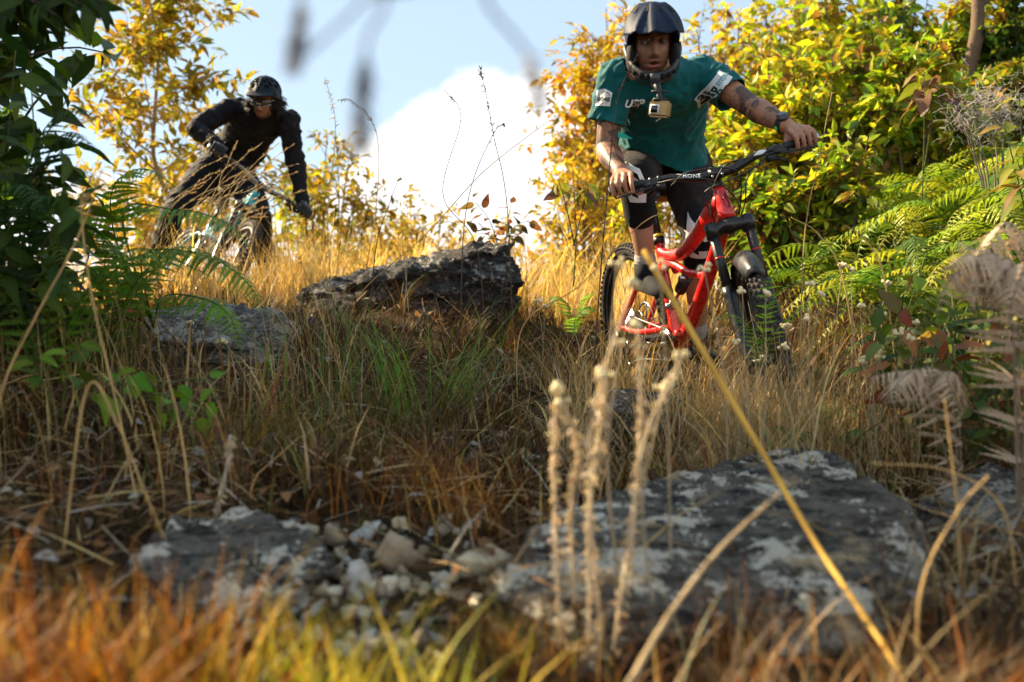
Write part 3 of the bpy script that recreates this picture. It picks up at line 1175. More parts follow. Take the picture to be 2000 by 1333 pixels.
    pts = [B(-y, x, z) for y, x, z in half[::-1]] + [B(y, x, z) for y, x, z in half[1:]]
    cv = smooth_curve(pts, 60)
    yy = np.abs(cv[:, 1])
    hb = MB().tube(cv, np.interp(yy, [0, .05, .12, .2, .4], [.0176, .0172, .0150, .0115, .0111]), 14)
    bar = hb.build('handlebar', bar_mat, root, M=S)
    bary = lambda y: np.array([np.interp(y, cv[:, 1], cv[:, k]) for k in range(3)])
    for y0, y1 in ((-.39, -.262), (.262, .39)):
        g = MB()
        ys = np.linspace(y0, y1, 22)
        g.tube(np.array([bary(v) for v in ys]), .0158 + .0009 * np.sin(np.arange(22) * 2.4), 14)
        e_ = bary(y0 if y0 < 0 else y1)
        g.build('grip', M['blkmatte'], bar, M=S)
        MB().tube([e_ - a3(0, .006, 0), e_ + a3(0, .006, 0)], .0172, 14).build('bar_end_plug', M['steel'], bar, M=S)
    for sgn in (-1, 1):
        lv = MB()
        q = bary(sgn * .235)
        lv.tube([q - a3(0, .006, 0), q + a3(0, .006, 0)], .0165, 12)
        lv.tube([q + a3(.02, sgn * -.025, -.008), q + a3(.03, sgn * .03, -.012)], [.011, .012], 10)
        lv.tube([q + a3(.03, sgn * .03, -.012), q + a3(.052, sgn * .05, -.018)], .006, 8)
        lev = lv.build('brake_lever', M['blk'], root, M=S)
        MB().tube(smooth_curve([q + a3(.045, sgn * .0, -.016), q + a3(.054, sgn * .05, -.02), q + a3(.050, sgn * .10, -.022), q + a3(.052, sgn * .135, -.024)], 12), [.0055] * 10 + [.006, .007], 8, flat=.7).build('lever_blade', M['blk'], lev, M=S)
        sf = MB()
        q2 = bary(sgn * .205)
        sf.tube([q2 - a3(0, .005, 0), q2 + a3(0, .005, 0)], .0155, 12)
        sf.box(q2 + a3(.015, sgn * .0, -.026), (.035, .038, .024))
        sf.tube([q2 + a3(.02, sgn * .02, -.03), q2 + a3(-.01, sgn * .05, -.045)], [.006, .009], 8)
        sf.build('shifter' if sgn < 0 else 'dropper_lever', M['blkmatte'], root, M=S)
    cb = [
        [(.02, -.215, .022), (.085, -.14, .02), (.075, -.02, -.02), (.03, .05, -.12), (-.02, .03, -.22)],
        [(.02, .215, .022), (.085, .12, .03), (.085, .02, .02), (.05, -.05, -.10), (.06, -.07, -.30)],
        [(.025, -.17, .0), (.075, -.10, .035), (.08, .06, .0), (.02, .06, -.12), (-.06, .03, -.20)],
        [(.025, .17, .0), (.08, .08, -.02), (.06, -.06, -.05), (-.02, -.05, -.13), (-.10, -.03, -.2)],
        [(.01, .19, .02), (.06, .10, -.035), (.04, .075, -.12), (-.02, .045, -.19)]]
    for p in cb:
        MB().tube(smooth_curve([BARC + a3(*q) for q in p], 30), .0026, 6).build('cable', M['blkmatte'], root, M=S)
    if barlogo:
        def barprint(s, y0, size, name, flip=1):
            tv_, tf_ = text_geo(s, size, size * .03, .15)
            out = []
            for p in tv_:
                yv = y0 + flip * p[0]
                cxy = bary(yv)
                rr = float(np.interp(abs(yv), [0, .05, .12, .2, .4], [.0176, .0172, .0150, .0115, .0111])) + .0007
                an = p[1] / rr + .55
                out.append(cxy + a3(math.cos(an) * rr, 0, math.sin(an) * rr))
            MB().add(np.array(out), tf_).build(name, M['white'], bar, smooth=False, M=S)
        barprint('TIMONE', -.10, .022, 'bar_lettering')
        dia = poly_geo([(-.026, .0), (0, .013), (.026, 0), (0, -.013)], 3)
        out = []
        for p in dia[0]:
            yv = .17 + p[0]
            cxy = bary(yv)
            an = p[1] / .0142 + .5
            out.append(cxy + a3(math.cos(an), 0, math.sin(an)) * .0142)
        MB().add(np.array(out), dia[1]).build('bar_emblem', M['white'], bar, smooth=False, M=S)
    # world positions that the riders need
    W = root.matrix_world
    w_ = lambda p: np.array(W @ S @ Vector(p))
    info = {'grip': {s: (w_(bary(s * .335)), unit(w_(bary(s * .335)) - w_(bary(s * .28))) * s) for s in (-1, 1)},
            'R': np.array((W @ S).to_3x3()), 'ped': [np.array(W @ Vector(p)) for p in fo], 'B': np.array(W.to_3x3()), 'root': root, 'saddle': np.array(W @ Vector((-.2, 0, .96)))}
    return info


RED = (0.7159, 4.7596, 0.1108, 0.2951, 0.1095, 0.1295)
TEAL = (-2.3174, 7.4, 0.5877, 0.5494, 0.0492, -0.5427)
red = build_bike(RED, -.3965, M['red'], M['blk'], 20, 'glossy red full-suspension mountain bicycle ridden by the man in the teal shirt', True)
teal = build_bike(TEAL, -.003, M['teal_paint'], M['tan'], 35, 'teal mountain bicycle half hidden in dry grass under the black-clad rider', False, False)


# ------------------------------------------------------------------ riders
M['skin'] = vcolmat('skin', .5, .4, .12, 220)
nodes_ = M['skin'].node_tree.nodes['Principled BSDF']
nodes_.inputs['Subsurface Weight'].default_value = .0


def cloth(name, col, var=.25, rough=.85, weave=420, bump=.25, sheen=.25):
    m, t, b = nt(name)
    L = t.links.new
    tcx = t.nodes.new('ShaderNodeTexCoord')
    n = t.nodes.new('ShaderNodeTexNoise')
    n.inputs['Scale'].default_value = 14
    n.inputs['Detail'].default_value = 6
    n2 = t.nodes.new('ShaderNodeTexNoise')
    n2.inputs['Scale'].default_value = weave
    L(tcx.outputs['Object'], n.inputs['Vector'])
    L(tcx.outputs['Object'], n2.inputs['Vector'])
    r = t.nodes.new('ShaderNodeValToRGB')
    r.color_ramp.elements[0].position = .3
    r.color_ramp.elements[1].position = .7
    r.color_ramp.elements[0].color = (*[c * (1 - var) for c in col], 1)
    r.color_ramp.elements[1].color = (*[c * (1 + var) for c in col], 1)
    L(n.outputs[0], r.inputs[0])
    L(r.outputs[0], b.inputs['Base Color'])
    b.inputs['Roughness'].default_value = rough
    b.inputs['Specular IOR Level'].default_value = .2
    b.inputs['Sheen Weight'].default_value = sheen
    bp = t.nodes.new('ShaderNodeBump')
    bp.inputs['Strength'].default_value = bump
    bp.inputs['Distance'].default_value = .004
    ad = t.nodes.new('ShaderNodeMath')
    ad.operation = 'MULTIPLY_ADD'
    ad.inputs[1].default_value = 3.0
    L(n.outputs[0], ad.inputs[0])
    L(n2.outputs[0], ad.inputs[2])
    L(ad.outputs[0], bp.inputs['Height'])
    L(bp.outputs[0], b.inputs['Normal'])
    return m


M['jersey'] = cloth('teal_jersey', (.0, .100, .104), .12, .75, 500, .25, .1)
M['hemteal'] = cloth('bright_teal_lining', (.02, .42, .33), .1)
M['blackcloth'] = cloth('black_sports_cloth', (.008, .008, .011), .35, .8, 420, .3, .03)
M['brownblack'] = cloth('brown_black_shorts', (.020, .015, .012), .6, .85, 420, .25, .03)
M['pad'] = cloth('knee_pad_mesh', (.007, .007, .008), .3, .8, 260, .5, .03)
M['sock'] = cloth('grey_ribbed_sock', (.32, .30, .28), .15, .9, 300, .5)
M['glove'] = cloth('black_glove', (.014, .018, .024), .3, .7, 300, .4)
M['glovep'] = simple('glove_print', (.16, .22, .28), .6)
M['shell'] = simple('slate_blue_helmet_shell', (.005, .013, .034), .58, 0, .16, .0, 22, .04, .15)
M['shellg'] = simple('grey_helmet_shell', (.010, .018, .030), .6, 0, .18, .0, 22, .04, .12)
M['liner'] = simple('black_foam_liner', (.008, .008, .009), .9)
M['eyew'] = vcolmat('eye', .15, .6)
M['hair'] = simple('black_brown_hair', (.016, .010, .007), .5, 0, .4, 0, 90, .3, .4)
M['camgold'] = simple('bronze_camera_body', (.30, .20, .085), .4, .55, .5, 0, 40, .05, .1)
M['glass'] = simple('black_lens_glass', (.004, .004, .006), .05, 0, .8)
M['navyprint'] = simple('dark_teal_print', (.006, .05, .055), .6)
M['orangeprint'] = simple('faded_orange_print', (.38, .09, .03), .6)
M['redprint'] = simple('red_print', (.48, .012, .03), .6)
M['greenled'] = simple('green_strap_keeper', (.06, .65, .04), .4)
M['goggle'] = simple('smoked_goggle_lens', (.05, .035, .035), .08, 0, .8)


def remesh(o, vox, it, fac=.5):
    m = o.modifiers.new('r', 'REMESH')
    m.mode = 'VOXEL'
    m.voxel_size = vox
    m.use_smooth_shade = True
    if it:
        s = o.modifiers.new('s', 'SMOOTH')
        s.factor = fac
        s.iterations = it
    apply_mods(o)
    o.data.polygons.foreach_set('use_smooth', np.ones(len(o.data.polygons), bool))
    return o


def vn(o):
    me = o.data
    V = np.empty(len(me.vertices) * 3, np.float32)
    me.vertices.foreach_get('co', V)
    N = np.empty(len(me.vertices) * 3, np.float32)
    me.vertices.foreach_get('normal', N)
    return V.reshape(-1, 3).astype(float), N.reshape(-1, 3).astype(float)


def setv(o, V):
    o.data.vertices.foreach_set('co', V.astype(np.float32).ravel())
    o.data.update()


def setcol(o, C):
    me = o.data
    for a_ in list(me.color_attributes):
        me.color_attributes.remove(a_)
    ca = me.color_attributes.new('Col', 'FLOAT_COLOR', 'POINT')
    ca.data.foreach_set('color', np.c_[np.clip(C, 0, 1), np.ones(len(C))].astype(np.float32).ravel())


def cutaway(o, cuts):
    """open the ends of a garment: (point, outward normal, radius)"""
    bm = bmesh.new()
    bm.from_mesh(o.data)
    for p, n, r in cuts:
        p, n = Vector(p), Vector(n).normalized()
        near = [f for f in bm.faces if (f.calc_center_median() - p).length < r]
        geom = list({e for f in near for e in f.edges}) + list({v for f in near for v in f.verts}) + near
        bmesh.ops.bisect_plane(bm, geom=geom, plane_co=p, plane_no=n, dist=1e-5)
        kill = [f for f in bm.faces if (f.calc_center_median() - p).length < r and (f.calc_center_median() - p).dot(n) > 1e-4]
        bmesh.ops.delete(bm, geom=kill, context='FACES')
    bm.to_mesh(o.data)
    bm.free()
    o.data.update()


def oval(c, lat, fr, w, d, n=24, sq=.85):
    t = np.linspace(0, 2 * math.pi, n + 1)[:-1]
    cx, sx = np.cos(t), np.sin(t)
    e = lambda v: np.sign(v) * np.abs(v) ** sq
    return np.asarray(c) + w * e(cx)[:, None] * lat + d * e(sx)[:, None] * fr


def torso_rings(J, ex=0.0, low=0.0, wide=1.0, sag=0.0):
    hc, nk = (J['hipL'] + J['hipR']) / 2, J['neck']
    shc = (J['shL'] + J['shR']) / 2
    latH, latS = unit(J['hipL'] - J['hipR']), unit(J['shL'] - J['shR'])
    bend = J.get('spine', .06)
    sp = unit(shc - hc)
    frm = lambda lat: unit(np.cross(lat, sp))
    mid = lambda t: hc * (1 - t) + shc * t + bend * math.sin(math.pi * min(max(t, 0), 1)) * -frm(latH)
    R = []
    for t, w, d in ((-.22 - low, .150, .110), (-.05, .168, .125), (.15, .158, .118), (.35, .150, .112), (.55, .160, .118), (.75, .172, .120), (.90, .165, .105), (1.0, .130, .080)):
        k = min(max(t, 0), 1)
        lat = unit(latH * (1 - k) + latS * k)
        f = frm(lat)
        dn_ = sag * math.exp(-((t - .12) / .38) ** 2)
        R.append(oval(mid(t) + a3(0, -.045, -.075) * dn_, lat, f, (w + ex) * wide, d + ex + .045 * dn_))
    lat = latS
    R.append(oval(shc * .6 + nk * .4 + sp * .02, lat, frm(lat), .085 + ex * .6, .068 + ex * .5))
    R.append(oval(nk, lat, frm(lat), .062, .060))
    return R


def limb(b, pts, rr, n=16, sides=16, flat=1.0):
    cv = smooth_curve(pts, n)
    b.tube(cv, np.interp(np.linspace(0, 1, n), np.linspace(0, 1, len(rr)), rr), sides, flat=flat)
    b.ell(cv[0], [rr[0]] * 3, nu=12, nv=8)
    b.ell(cv[-1], [rr[-1]] * 3, nu=12, nv=8)


def hand_frame(info, s, elbow, sx=1):
    g, ax = info['grip'][s]
    out = unit(ax * s) if np.dot(ax * s, info['R'] @ a3(0, s, 0)) > 0 else -unit(ax * s)
    f = info['R'] @ a3(1, 0, 0)
    f = unit(f - out * np.dot(f, out))
    up = info['R'] @ a3(0, 0, 1)
    up = unit(up - out * np.dot(up, out) - f * np.dot(up, f))
    return g, out, f, up


def make_hand(b, fr, elbow, onlever=False, k=1.0):
    g, out, f, up = fr
    P = lambda a_, t_, o_: g + f * a_ * k + up * t_ * k + out * o_ * k
    wr = P(-.058, .042, .0) * .45 + (P(-.01, .035, 0) + unit(elbow - P(-.01, .035, 0)) * .085) * .55
    for i, o_ in enumerate((-.0345, -.0115, .0115, .0335)):
        sc_ = (1.0, 1.05, 1.0, .88)[i]
        mcp = P(-.004, .040 * sc_ + .002, o_)
        if i == 0 and onlever:
            pts = [mcp, P(.040, .030, o_ - .004), P(.066, .008, o_ - .006), P(.066, -.016, o_ - .006)]
        else:
            pts = [mcp, P(.033 * sc_, .024, o_), P(.031 * sc_, -.012, o_), P(.006, -.026, o_)]
        rr = np.array([.0096, .0089, .0082, .0072]) * k * (1.0 if i < 3 else .9)
        cv = smooth_curve(pts, 14)
        b.tube(cv, np.interp(np.linspace(0, 3, 14), [0, 1, 2, 3], rr), 10)
        for q, r_ in zip(pts, rr * 1.10):
            b.ell(q, [r_] * 3, nu=10, nv=7)
        b.tube([wr * .75 + mcp * .25, wr * .3 + mcp * .7, mcp], [.016 * k, .0130 * k, .0100 * k], 10)
    # palm and thumb
    b.ell(P(-.030, .018, -.002), np.array([.026, .040, .017]) * k, np.c_[f, out, up], nu=14, nv=9)
    tp = [wr * .6 + P(-.03, .0, -.03) * .4, P(-.030, -.002, -.045), P(-.010, -.026, -.052), P(.016, -.028, -.044)]
    b.tube(smooth_curve(tp, 12), np.interp(np.linspace(0, 3, 12), [0, 1, 2, 3], np.array([.017, .0135, .0112, .0085]) * k), 10)
    b.ell(tp[-1], [.0088 * k] * 3, nu=10, nv=7)
    return wr


def head_frame(c, fwd, upish, roll=0.0):
    f = unit(fwd)
    s = unit(np.cross(upish, f))           # person's left
    u = np.cross(f, s)
    return np.asarray(c, float), np.c_[s, f, u]


def head_solid(b, HF, neck):
    c, R = HF
    W = lambda *p: c + R @ a3(*p)
    b.ell(W(0, -.012, .035), (.072, .092, .085), R, 22, 14)
    b.ell(W(0, .018, -.025), (.064, .072, .088), R, 22, 14)
    b.ell(W(0, .040, -.075), (.046, .046, .034), R, 18, 10)
    b.ell(W(0, .066, -.03), (.042, .03, .06), R, 18, 10)
    for s in (-1, 1):
        b.ell(W(s * .072, -.01, -.005), (.010, .022, .032), R, 10, 8)
    b.tube(smooth_curve([neck - unit(W(0, -.02, -.05) - neck) * .05, neck, W(0, -.025, -.05), W(0, -.015, -.01)], 10), [.066, .064, .062, .060, .058, .056, .056, .055, .055, .055], 16)


def face_sculpt(V, HF, C, skin, beard, openm=1.0):
    c, R = HF
    L = (V - c) @ R
    s, f, u = L[:, 0], L[:, 1], L[:, 2]
    near = (np.abs(s) < .085) & (f > .02) & (np.abs(u) < .13) & (f < .16)
    G = lambda s0, u0, ss, su: np.exp(-((np.abs(s) - s0) / ss) ** 2 - ((u - u0) / su) ** 2) * near
    G0 = lambda s0, u0, ss, su: np.exp(-((s - s0) / ss) ** 2 - ((u - u0) / su) ** 2) * near
    d = .012 * G0(0, .006, .0095, .022) + .022 * G0(0, -.026, .0120, .0135) + .009 * G0(0, -.012, .010, .015)
    d += .0075 * G(.013, -.034, .0070, .0065) - .004 * G(.006, -.041, .004, .003)
    d -= .014 * G(.032, .010, .0155, .0115)
    d += .0065 * G(.028, .031, .022, .0075) + .006 * G(.046, -.020, .018, .016)
    d += .0065 * G0(0, -.0565, .020, .0055) + .008 * G0(0, -.0775, .018, .0065) - .014 * openm * G0(0, -.067, .016, .0048)
    d += .008 * G0(0, -.100, .018, .014) - .004 * G0(0, -.0885, .020, .005)
    V = V + np.outer(d, R[:, 1])
    mixc = lambda C_, m, col: C_ * (1 - m[:, None]) + np.array(col) * m[:, None]
    # beard shadow, lips, mouth, brows, lids
    st = np.clip(1.2 * G0(0, -.085, .055, .035) - G0(0, -.067, .02, .012), 0, 1) * beard
    st = np.maximum(st, beard * np.clip(1.3 * G0(0, -.047, .028, .007), 0, 1))
    C = mixc(C, np.clip(st, 0, .85), (.05, .03, .02))
    C = mixc(C, np.clip(1.5 * G0(0, -.0575, .020, .0052), 0, 1) * .8, (.34, .10, .085))
    C = mixc(C, np.clip(1.5 * G0(0, -.0765, .018, .0062), 0, 1) * .9, (.42, .12, .10))
    C = mixc(C, np.clip(1.8 * G0(0, -.067, .014, .0045), 0, 1) * openm, (.03, .006, .006))
    C = mixc(C, np.clip(1.6 * G(.031, .0335, .017, .0042), 0, 1) * .9, (.03, .018, .012))
    C = mixc(C, np.clip(1.4 * G(.032, .011, .015, .008), 0, 1) * .45, (.12, .06, .04))
    return V, C


def add_eyes(HF, person):
    c, R = HF
    for s in (-1, 1):
        e = MB()
        e.ell((0, 0, 0), (.0125, .0125, .0115), None, 20, 26)
        V = e.V[0]
        C = np.tile([.30, .26, .24], (len(V), 1))
        C[V[:, 1] > .0098] = (.06, .035, .02)
        C[V[:, 2] > .0022] = (.20, .10, .06)
        C[V[:, 2] < -.0050] = (.24, .12, .075)
        C[(V[:, 2] > .0014) & (V[:, 2] < .0034)] = (.02, .012, .01)
        e.C[0] = C
        e.V[0] = c + (V + a3(s * .031, .0685, .010)) @ R.T
        e.build('eye', M['eyew'], person)


def sphere_pt(az, el, rad3, ctr):
    return np.array([ctr[0] + rad3[0] * math.sin(az) * math.cos(el), ctr[1] + rad3[1] * math.cos(az) * math.cos(el), ctr[2] + rad3[2] * math.sin(el)])


def helmet_shell(HF, person, mat, vents, low, r3=(.104, .132, .112), ctr=(0, -.008, .035), ridge=.004, name='helmet'):
    c, R = HF
    na, ne = 72, 20
    V, F = [], []
    for j in range(ne + 1):
        for i in range(na):
            a = i / na * 2 * math.pi
            a = a if a <= math.pi else a - 2 * math.pi
            b0 = np.interp(abs(math.degrees(a)), low[0], low[1])
            el = rad(b0 + (90 - b0) * j / ne)
            k = 1 + ridge / .11 * (math.cos(a * 6) * math.cos(el)) + .02 * math.exp(-((math.degrees(el) - b0) / 8) ** 2)
            p = sphere_pt(a, el, np.array(r3) * k, ctr)
            V.append(c + R @ p)
    for j in range(ne):
        for i in range(na):
            a = ((i + .5) / na * 360 + 180) % 360 - 180
            t = (j + .5) / ne
            if any(x0 <= abs(a) <= x1 and t0 <= t <= t1 for x0, x1, t0, t1 in vents):
                continue
            F.append([j * na + i, j * na + (i + 1) % na, (j + 1) * na + (i + 1) % na, (j + 1) * na + i])
    o = MB().add(np.array(V), np.array(F)).build(name, mat, person)
    s = o.modifiers.new('s', 'SOLIDIFY')
    s.thickness = .016
    s.offset = -1
    b = o.modifiers.new('b', 'SUBSURF')
    b.levels = 1
    apply_mods(o)
    o.data.polygons.foreach_set('use_smooth', np.ones(len(o.data.polygons), bool))
    li = MB()
    rg = []
    for j in range(10):
        el0 = j / 9
        ring = []
        for i in range(32):
            a = i / 32 * 2 * math.pi
            a = a if a <= math.pi else a - 2 * math.pi
            b0 = np.interp(abs(math.degrees(a)), low[0], low[1]) + 1
            ring.append(c + R @ sphere_pt(a, rad(b0 + (89 - b0) * el0), np.array(r3) * .84, ctr))
        rg.append(np.array(ring))
    lo = MB().loft(rg, caps=False).build('helmet_liner', M['liner'], o)
    m2 = lo.modifiers.new('s', 'SOLIDIFY')
    m2.thickness = .008
    apply_mods(lo)
    return o


def visor(HF, helm, mat, r3, ctr, span, el0, el1, ext, thick=.004, fancy=True):
    c, R = HF
    nu, nv = 41, 16
    V, F = [], []
    for j in range(nv + 1):
        v = j / nv
        for i in range(nu + 1):
            u = -1 + 2 * i / nu
            p = sphere_pt(rad(u * span), rad(el0 + (el1 - el0) * v), np.array(r3) * 1.085, ctr)
            p[1] += ext * v ** 1.6 * (1 - .45 * u * u)
            p[2] += .012 * v * v * (1 - u * u) - .004
            if fancy:
                cw = .15 - .02 * v
                k_ = 1 / (1 + math.exp((abs(u) - cw) * 70)) * (v > .06)
                p[1] += .010 * k_
                p[2] += .007 * k_
                w_ = max(0, 1 - abs(abs(u) - .26 - .30 * v) / .13) * v
                p[1] += .016 * w_
                p[2] += .012 * w_
            V.append(c + R @ p)
    for j in range(nv):
        for i in range(nu):
            u, v = -1 + 2 * (i + .5) / nu, (j + .5) / nv
            k = nu + 1
            F.append([j * k + i, j * k + i + 1, (j + 1) * k + i + 1, (j + 1) * k + i])
    o = MB().add(np.array(V), np.array(F)).build('visor', mat, helm)
    s = o.modifiers.new('s', 'SOLIDIFY')
    s.thickness = thick
    apply_mods(o)
    o.data.polygons.foreach_set('use_smooth', np.ones(len(o.data.polygons), bool))
    return o


def shoe(b, ankle, toe_dir, up):
    t = unit(toe_dir)
    u = unit(up - t * np.dot(up, t))
    l = np.cross(u, t)
    base = ankle - u * .075
    rg = []
    for x, w, h0 in ((-.075, .030, .07), (-.05, .036, .09), (0, .038, .085), (.06, .043, .065), (.12, .047, .048), (.17, .038, .036), (.195, .016, .022)):
        tt = np.linspace(0, 2 * math.pi, 17)[:-1]
        rg.append(base + t * x + np.outer(w * np.cos(tt), l) + np.outer(np.where(np.sin(tt) > 0, np.sin(tt) * h0, np.sin(tt) * .018), u))
    b.loft(rg)
    b.tube([ankle - u * .05, ankle - u * .01, ankle + u * .03], [.052, .049, .047], 14)


def finish(person, org):
    T = Matrix.Translation(-Vector(org))
    done = set()

    def rec(o):
        if o.data and o.data.name not in done:
            o.data.transform(T)
            done.add(o.data.name)
        for ch in o.children:
            rec(ch)
    rec(person)
    person.location = org


def wrinkle(o, amp, sc, seed, stretch=(1, 1, 1), amp2=0.0, sc2=40):
    V, N = vn(o)
    d = amp * fbm(V * np.array(stretch), sc, 3, seed)
    # sharp creases: ridged noise
    r = np.abs(fbm(V * np.array(stretch)[::-1], sc * .8, 2, seed + 5))
    d -= amp * .55 * np.exp(-(r / .10) ** 2)
    if amp2:
        d += amp2 * fbm(V, sc2, 2, seed + 11)
    setv(o, V + N * np.maximum(d, -.0075)[:, None])


def folds(o, amp, along, freq, seed):
    """pulled creases running in one direction"""
    V, N = vn(o)
    u = unit(along)
    t = V @ u
    q = V - np.outer(t, u) * .82
    n = fbm(q, freq, 2, seed)
    m = np.clip(.5 + 1.2 * fbm(V, 5, 1, seed + 3), 0, 1)
    d = amp * np.clip(1 - 2.6 * np.abs(n), 0, 1) ** 1.4 * m
    setv(o, V + N * d[:, None])


# ---- rider in the teal shirt
SKIN = np.array([.37, .18, .105])
J1 = dict(hipL=a3(.755, 4.95, 1.20), hipR=a3(.555, 4.95, 1.20), shL=at(1380, 153, 4.52), shR=at(1203, 166, 4.44), neck=at(1286, 132, 4.42),
          elL=at(1466, 208, 4.38), elR=at(1184, 292, 4.46), knR=at(1242, 348, 4.53), anR=at(1262, 528, 4.62), knL=at(1366, 452, 4.66), anL=a3(.80, 4.93, .455), spine=.09)
HF1 = head_frame(at(1274, 84, 4.26), (-.055, -1, -.36), a3(-.03, 0, 1))
b = MB()
frL = hand_frame(red, 1, J1['elL'])
frR = hand_frame(red, -1, J1['elR'])
wL = make_hand(b, frL, J1['elL'], False, 1.06)
wR = make_hand(b, frR, J1['elR'], True, 1.06)
b.loft(torso_rings(J1, -.018))
for s, w in (('L', wL), ('R', wR)):
    sh, el = J1['sh' + s], J1['el' + s]
    b.ell(sh, (.050, .050, .050))
    limb(b, [J1['neck'] - a3(0, -.01, .03), J1['neck'] * .5 + sh * .5 + a3(0, .01, -.01), sh], [.046, .042, .044], 8)
    limb(b, [sh, sh * .5 + el * .5 + a3(0, 0, .006), el], [.050, .051, .049, .043], 16)
    limb(b, [el, el * .7 + w * .3, el * .35 + w * .65, w], [.043, .049, .044, .034, .029], 18, flat=1.0)
    kn, an, hp = J1['kn' + s], J1['an' + s], J1['hip' + s]
    limb(b, [hp, hp * .5 + kn * .5, kn], [.095, .082, .066, .058])
    limb(b, [kn, kn * .68 + an * .32 + a3(0, .022, 0), kn * .3 + an * .7, an], [.056, .058, .050, .038, .036], 20)
head_solid(b, HF1, J1['neck'])
person1 = b.build('person', M['skin'])
remesh(person1, .0040, 2, .45)
V, N = vn(person1)
C = SKIN * (1 + .10 * fbm(V, 22, 2, 1.1))[:, None]
C[:, 0] *= 1 + .05 * fbm(V, 40, 2, 4.0)
V, C = face_sculpt(V, HF1, C, SKIN, .85)
# tattoo sleeves: dark figure work on both arms
for s, w, lo_ in (('L', wL, .42), ('R', wR, .0)):
    sh, el = J1['sh' + s], J1['el' + s]
    d1 = np.linalg.norm(np.cross(V - sh, unit(el - sh)), axis=1)
    t1 = (V - sh) @ unit(el - sh) / np.linalg.norm(el - sh)
    d2 = np.linalg.norm(np.cross(V - el, unit(w - el)), axis=1)
    t2 = (V - el) @ unit(w - el) / np.linalg.norm(w - el)
    m = ((d1 < .085) & (t1 > .55 - (.0 if s == 'R' else -.15)) & (t1 < 1.1)) | ((d2 < .075) & (t2 > (-.1 if s == 'R' else .18)) & (t2 < .93))
    idx = np.where(m)[0]
    q = V[idx] * 26 + np.c_[fbm(V[idx], 18, 2, 2.), fbm(V[idx], 18, 2, 7.), fbm(V[idx], 18, 2, 12.)] * 2.2
    ring = np.sin(np.linalg.norm(q - np.round(q), axis=1) * 17)
    ink = np.clip(.55 * (ring > .1) + .8 * (fbm(V[idx], 16, 3, 5. if s == 'R' else 8.) > .05), 0, 1) * .90
    edge = np.clip(fbm(V[idx], 9, 2, 3.) * 3 + 1.1, 0, 1)
    C[idx] = C[idx] * (1 - (ink * edge)[:, None]) + np.array([.022, .020, .022]) * (ink * edge)[:, None]
# finger creases read slightly redder, nails paler
setv(person1, V)
setcol(person1, C)
tag(person1, 'person in teal shirt and dark full helmet riding the red bicycle', 'person')
add_eyes(HF1, person1)

# jersey
b = MB()
b.loft(torso_rings(J1, .020, .16, 1.04, .75))
slv = {'L': at(1422, 186, 4.45), 'R': at(1188, 234, 4.46)}
cuts = []
for s in 'LR':
    sh, el = J1['sh' + s], J1['el' + s]
    d = unit(slv[s] - sh)
    limb(b, [sh - d * .03, sh * .45 + slv[s] * .55 + a3(0, 0, .008), slv[s] + d * .05], [.070, .072, .072, .071], 14)
    b.ell(sh, (.070, .070, .066))
    limb(b, [J1['neck'] - a3(0, -.01, .03), J1['neck'] * .5 + sh * .5 + a3(0, .01, -.004), sh], [.060, .060, .062], 8)
    cuts.append((slv[s] + d * .012, d, .12))
hc = (J1['hipL'] + J1['hipR']) / 2
shc = (J1['shL'] + J1['shR']) / 2
sp = unit(shc - hc)
b.tube([J1['neck'] - unit(J1['neck'] - shc) * .06, J1['neck'] + unit(J1['neck'] - shc) * .05 + a3(0, -.01, 0)], [.088, .074], 20)
jersey = b.build('shirt', M['jersey'], person1)
remesh(jersey, .0085, 16)
hemn = unit(a3(-.42, .30, -1))
cuts.append((a3(hc[0], 4.74, 1.175), hemn, .42))
cuts.append((J1['neck'] + unit(J1['neck'] - shc) * .040, unit(J1['neck'] - shc + a3(0, -.2, 0)), .13))
cutaway(jersey, cuts)
wrinkle(jersey, .008, 6.5, 3.3, (1.6, 1, .42), .0015, 24)
folds(jersey, .013, a3(.55, .1, .83), 17, 1.7)
folds(jersey, .010, a3(-.75, .1, .55), 14, 8.1)
m = jersey.modifiers.new('s', 'SOLIDIFY')
m.thickness = .003
apply_mods(jersey)
jersey.data.polygons.foreach_set('use_smooth', np.ones(len(jersey.data.polygons), bool))

# prints on the shirt
bj = bvh_of(jersey)
cx, rt, dn = None, a3(1, 0, 0), None


def sleeve_axes(s, tilt_u, tilt_v):
    return unit(tilt_u), unit(tilt_v)


uL, vL = unit(a3(.60, 0, .80)), unit(a3(-.80, -.15, .55))
pL = at(1405, 168, 4.36)
rect = poly_geo([(-.066, -.022), (.066, -.026), (.066, .026), (-.066, .026)], 4)
decal(rect, pL, uL, vL, bj, .004, 'sleeve_patch', M['white'], jersey)
decal(tuple([text_geo('Big', .050, .0012)[0] + a3(-.03, 0, 0), text_geo('Big', .050, .0012)[1]]), pL, uL, vL, bj, .0075, 'patch_lettering', M['navyprint'], jersey)
decal(tuple([text_geo('mtn', .036)[0] + a3(.036, .004, 0), text_geo('mtn', .036)[1]]), pL, uL, vL, bj, .0075, 'patch_lettering', M['teal_paint'], jersey)
pR = at(1180, 190, 4.36)
uR, vR = unit(a3(1, 0, -.14)), unit(a3(.14, -.1, 1))
shield = poly_geo([(-.028, -.032), (.028, -.030), (.030, .022), (0, .036), (-.030, .028)], 4)
decal(shield, pR, uR, vR, bj, .004, 'sleeve_patch', M['white'], jersey)
tv, tf = text_geo('8848', .024, .0008)
decal((tv + a3(0, -.006, 0), tf), pR, uR, vR, bj, .0075, 'patch_lettering', M['navyprint'], jersey)
tv, tf = text_geo('VODKA', .008)
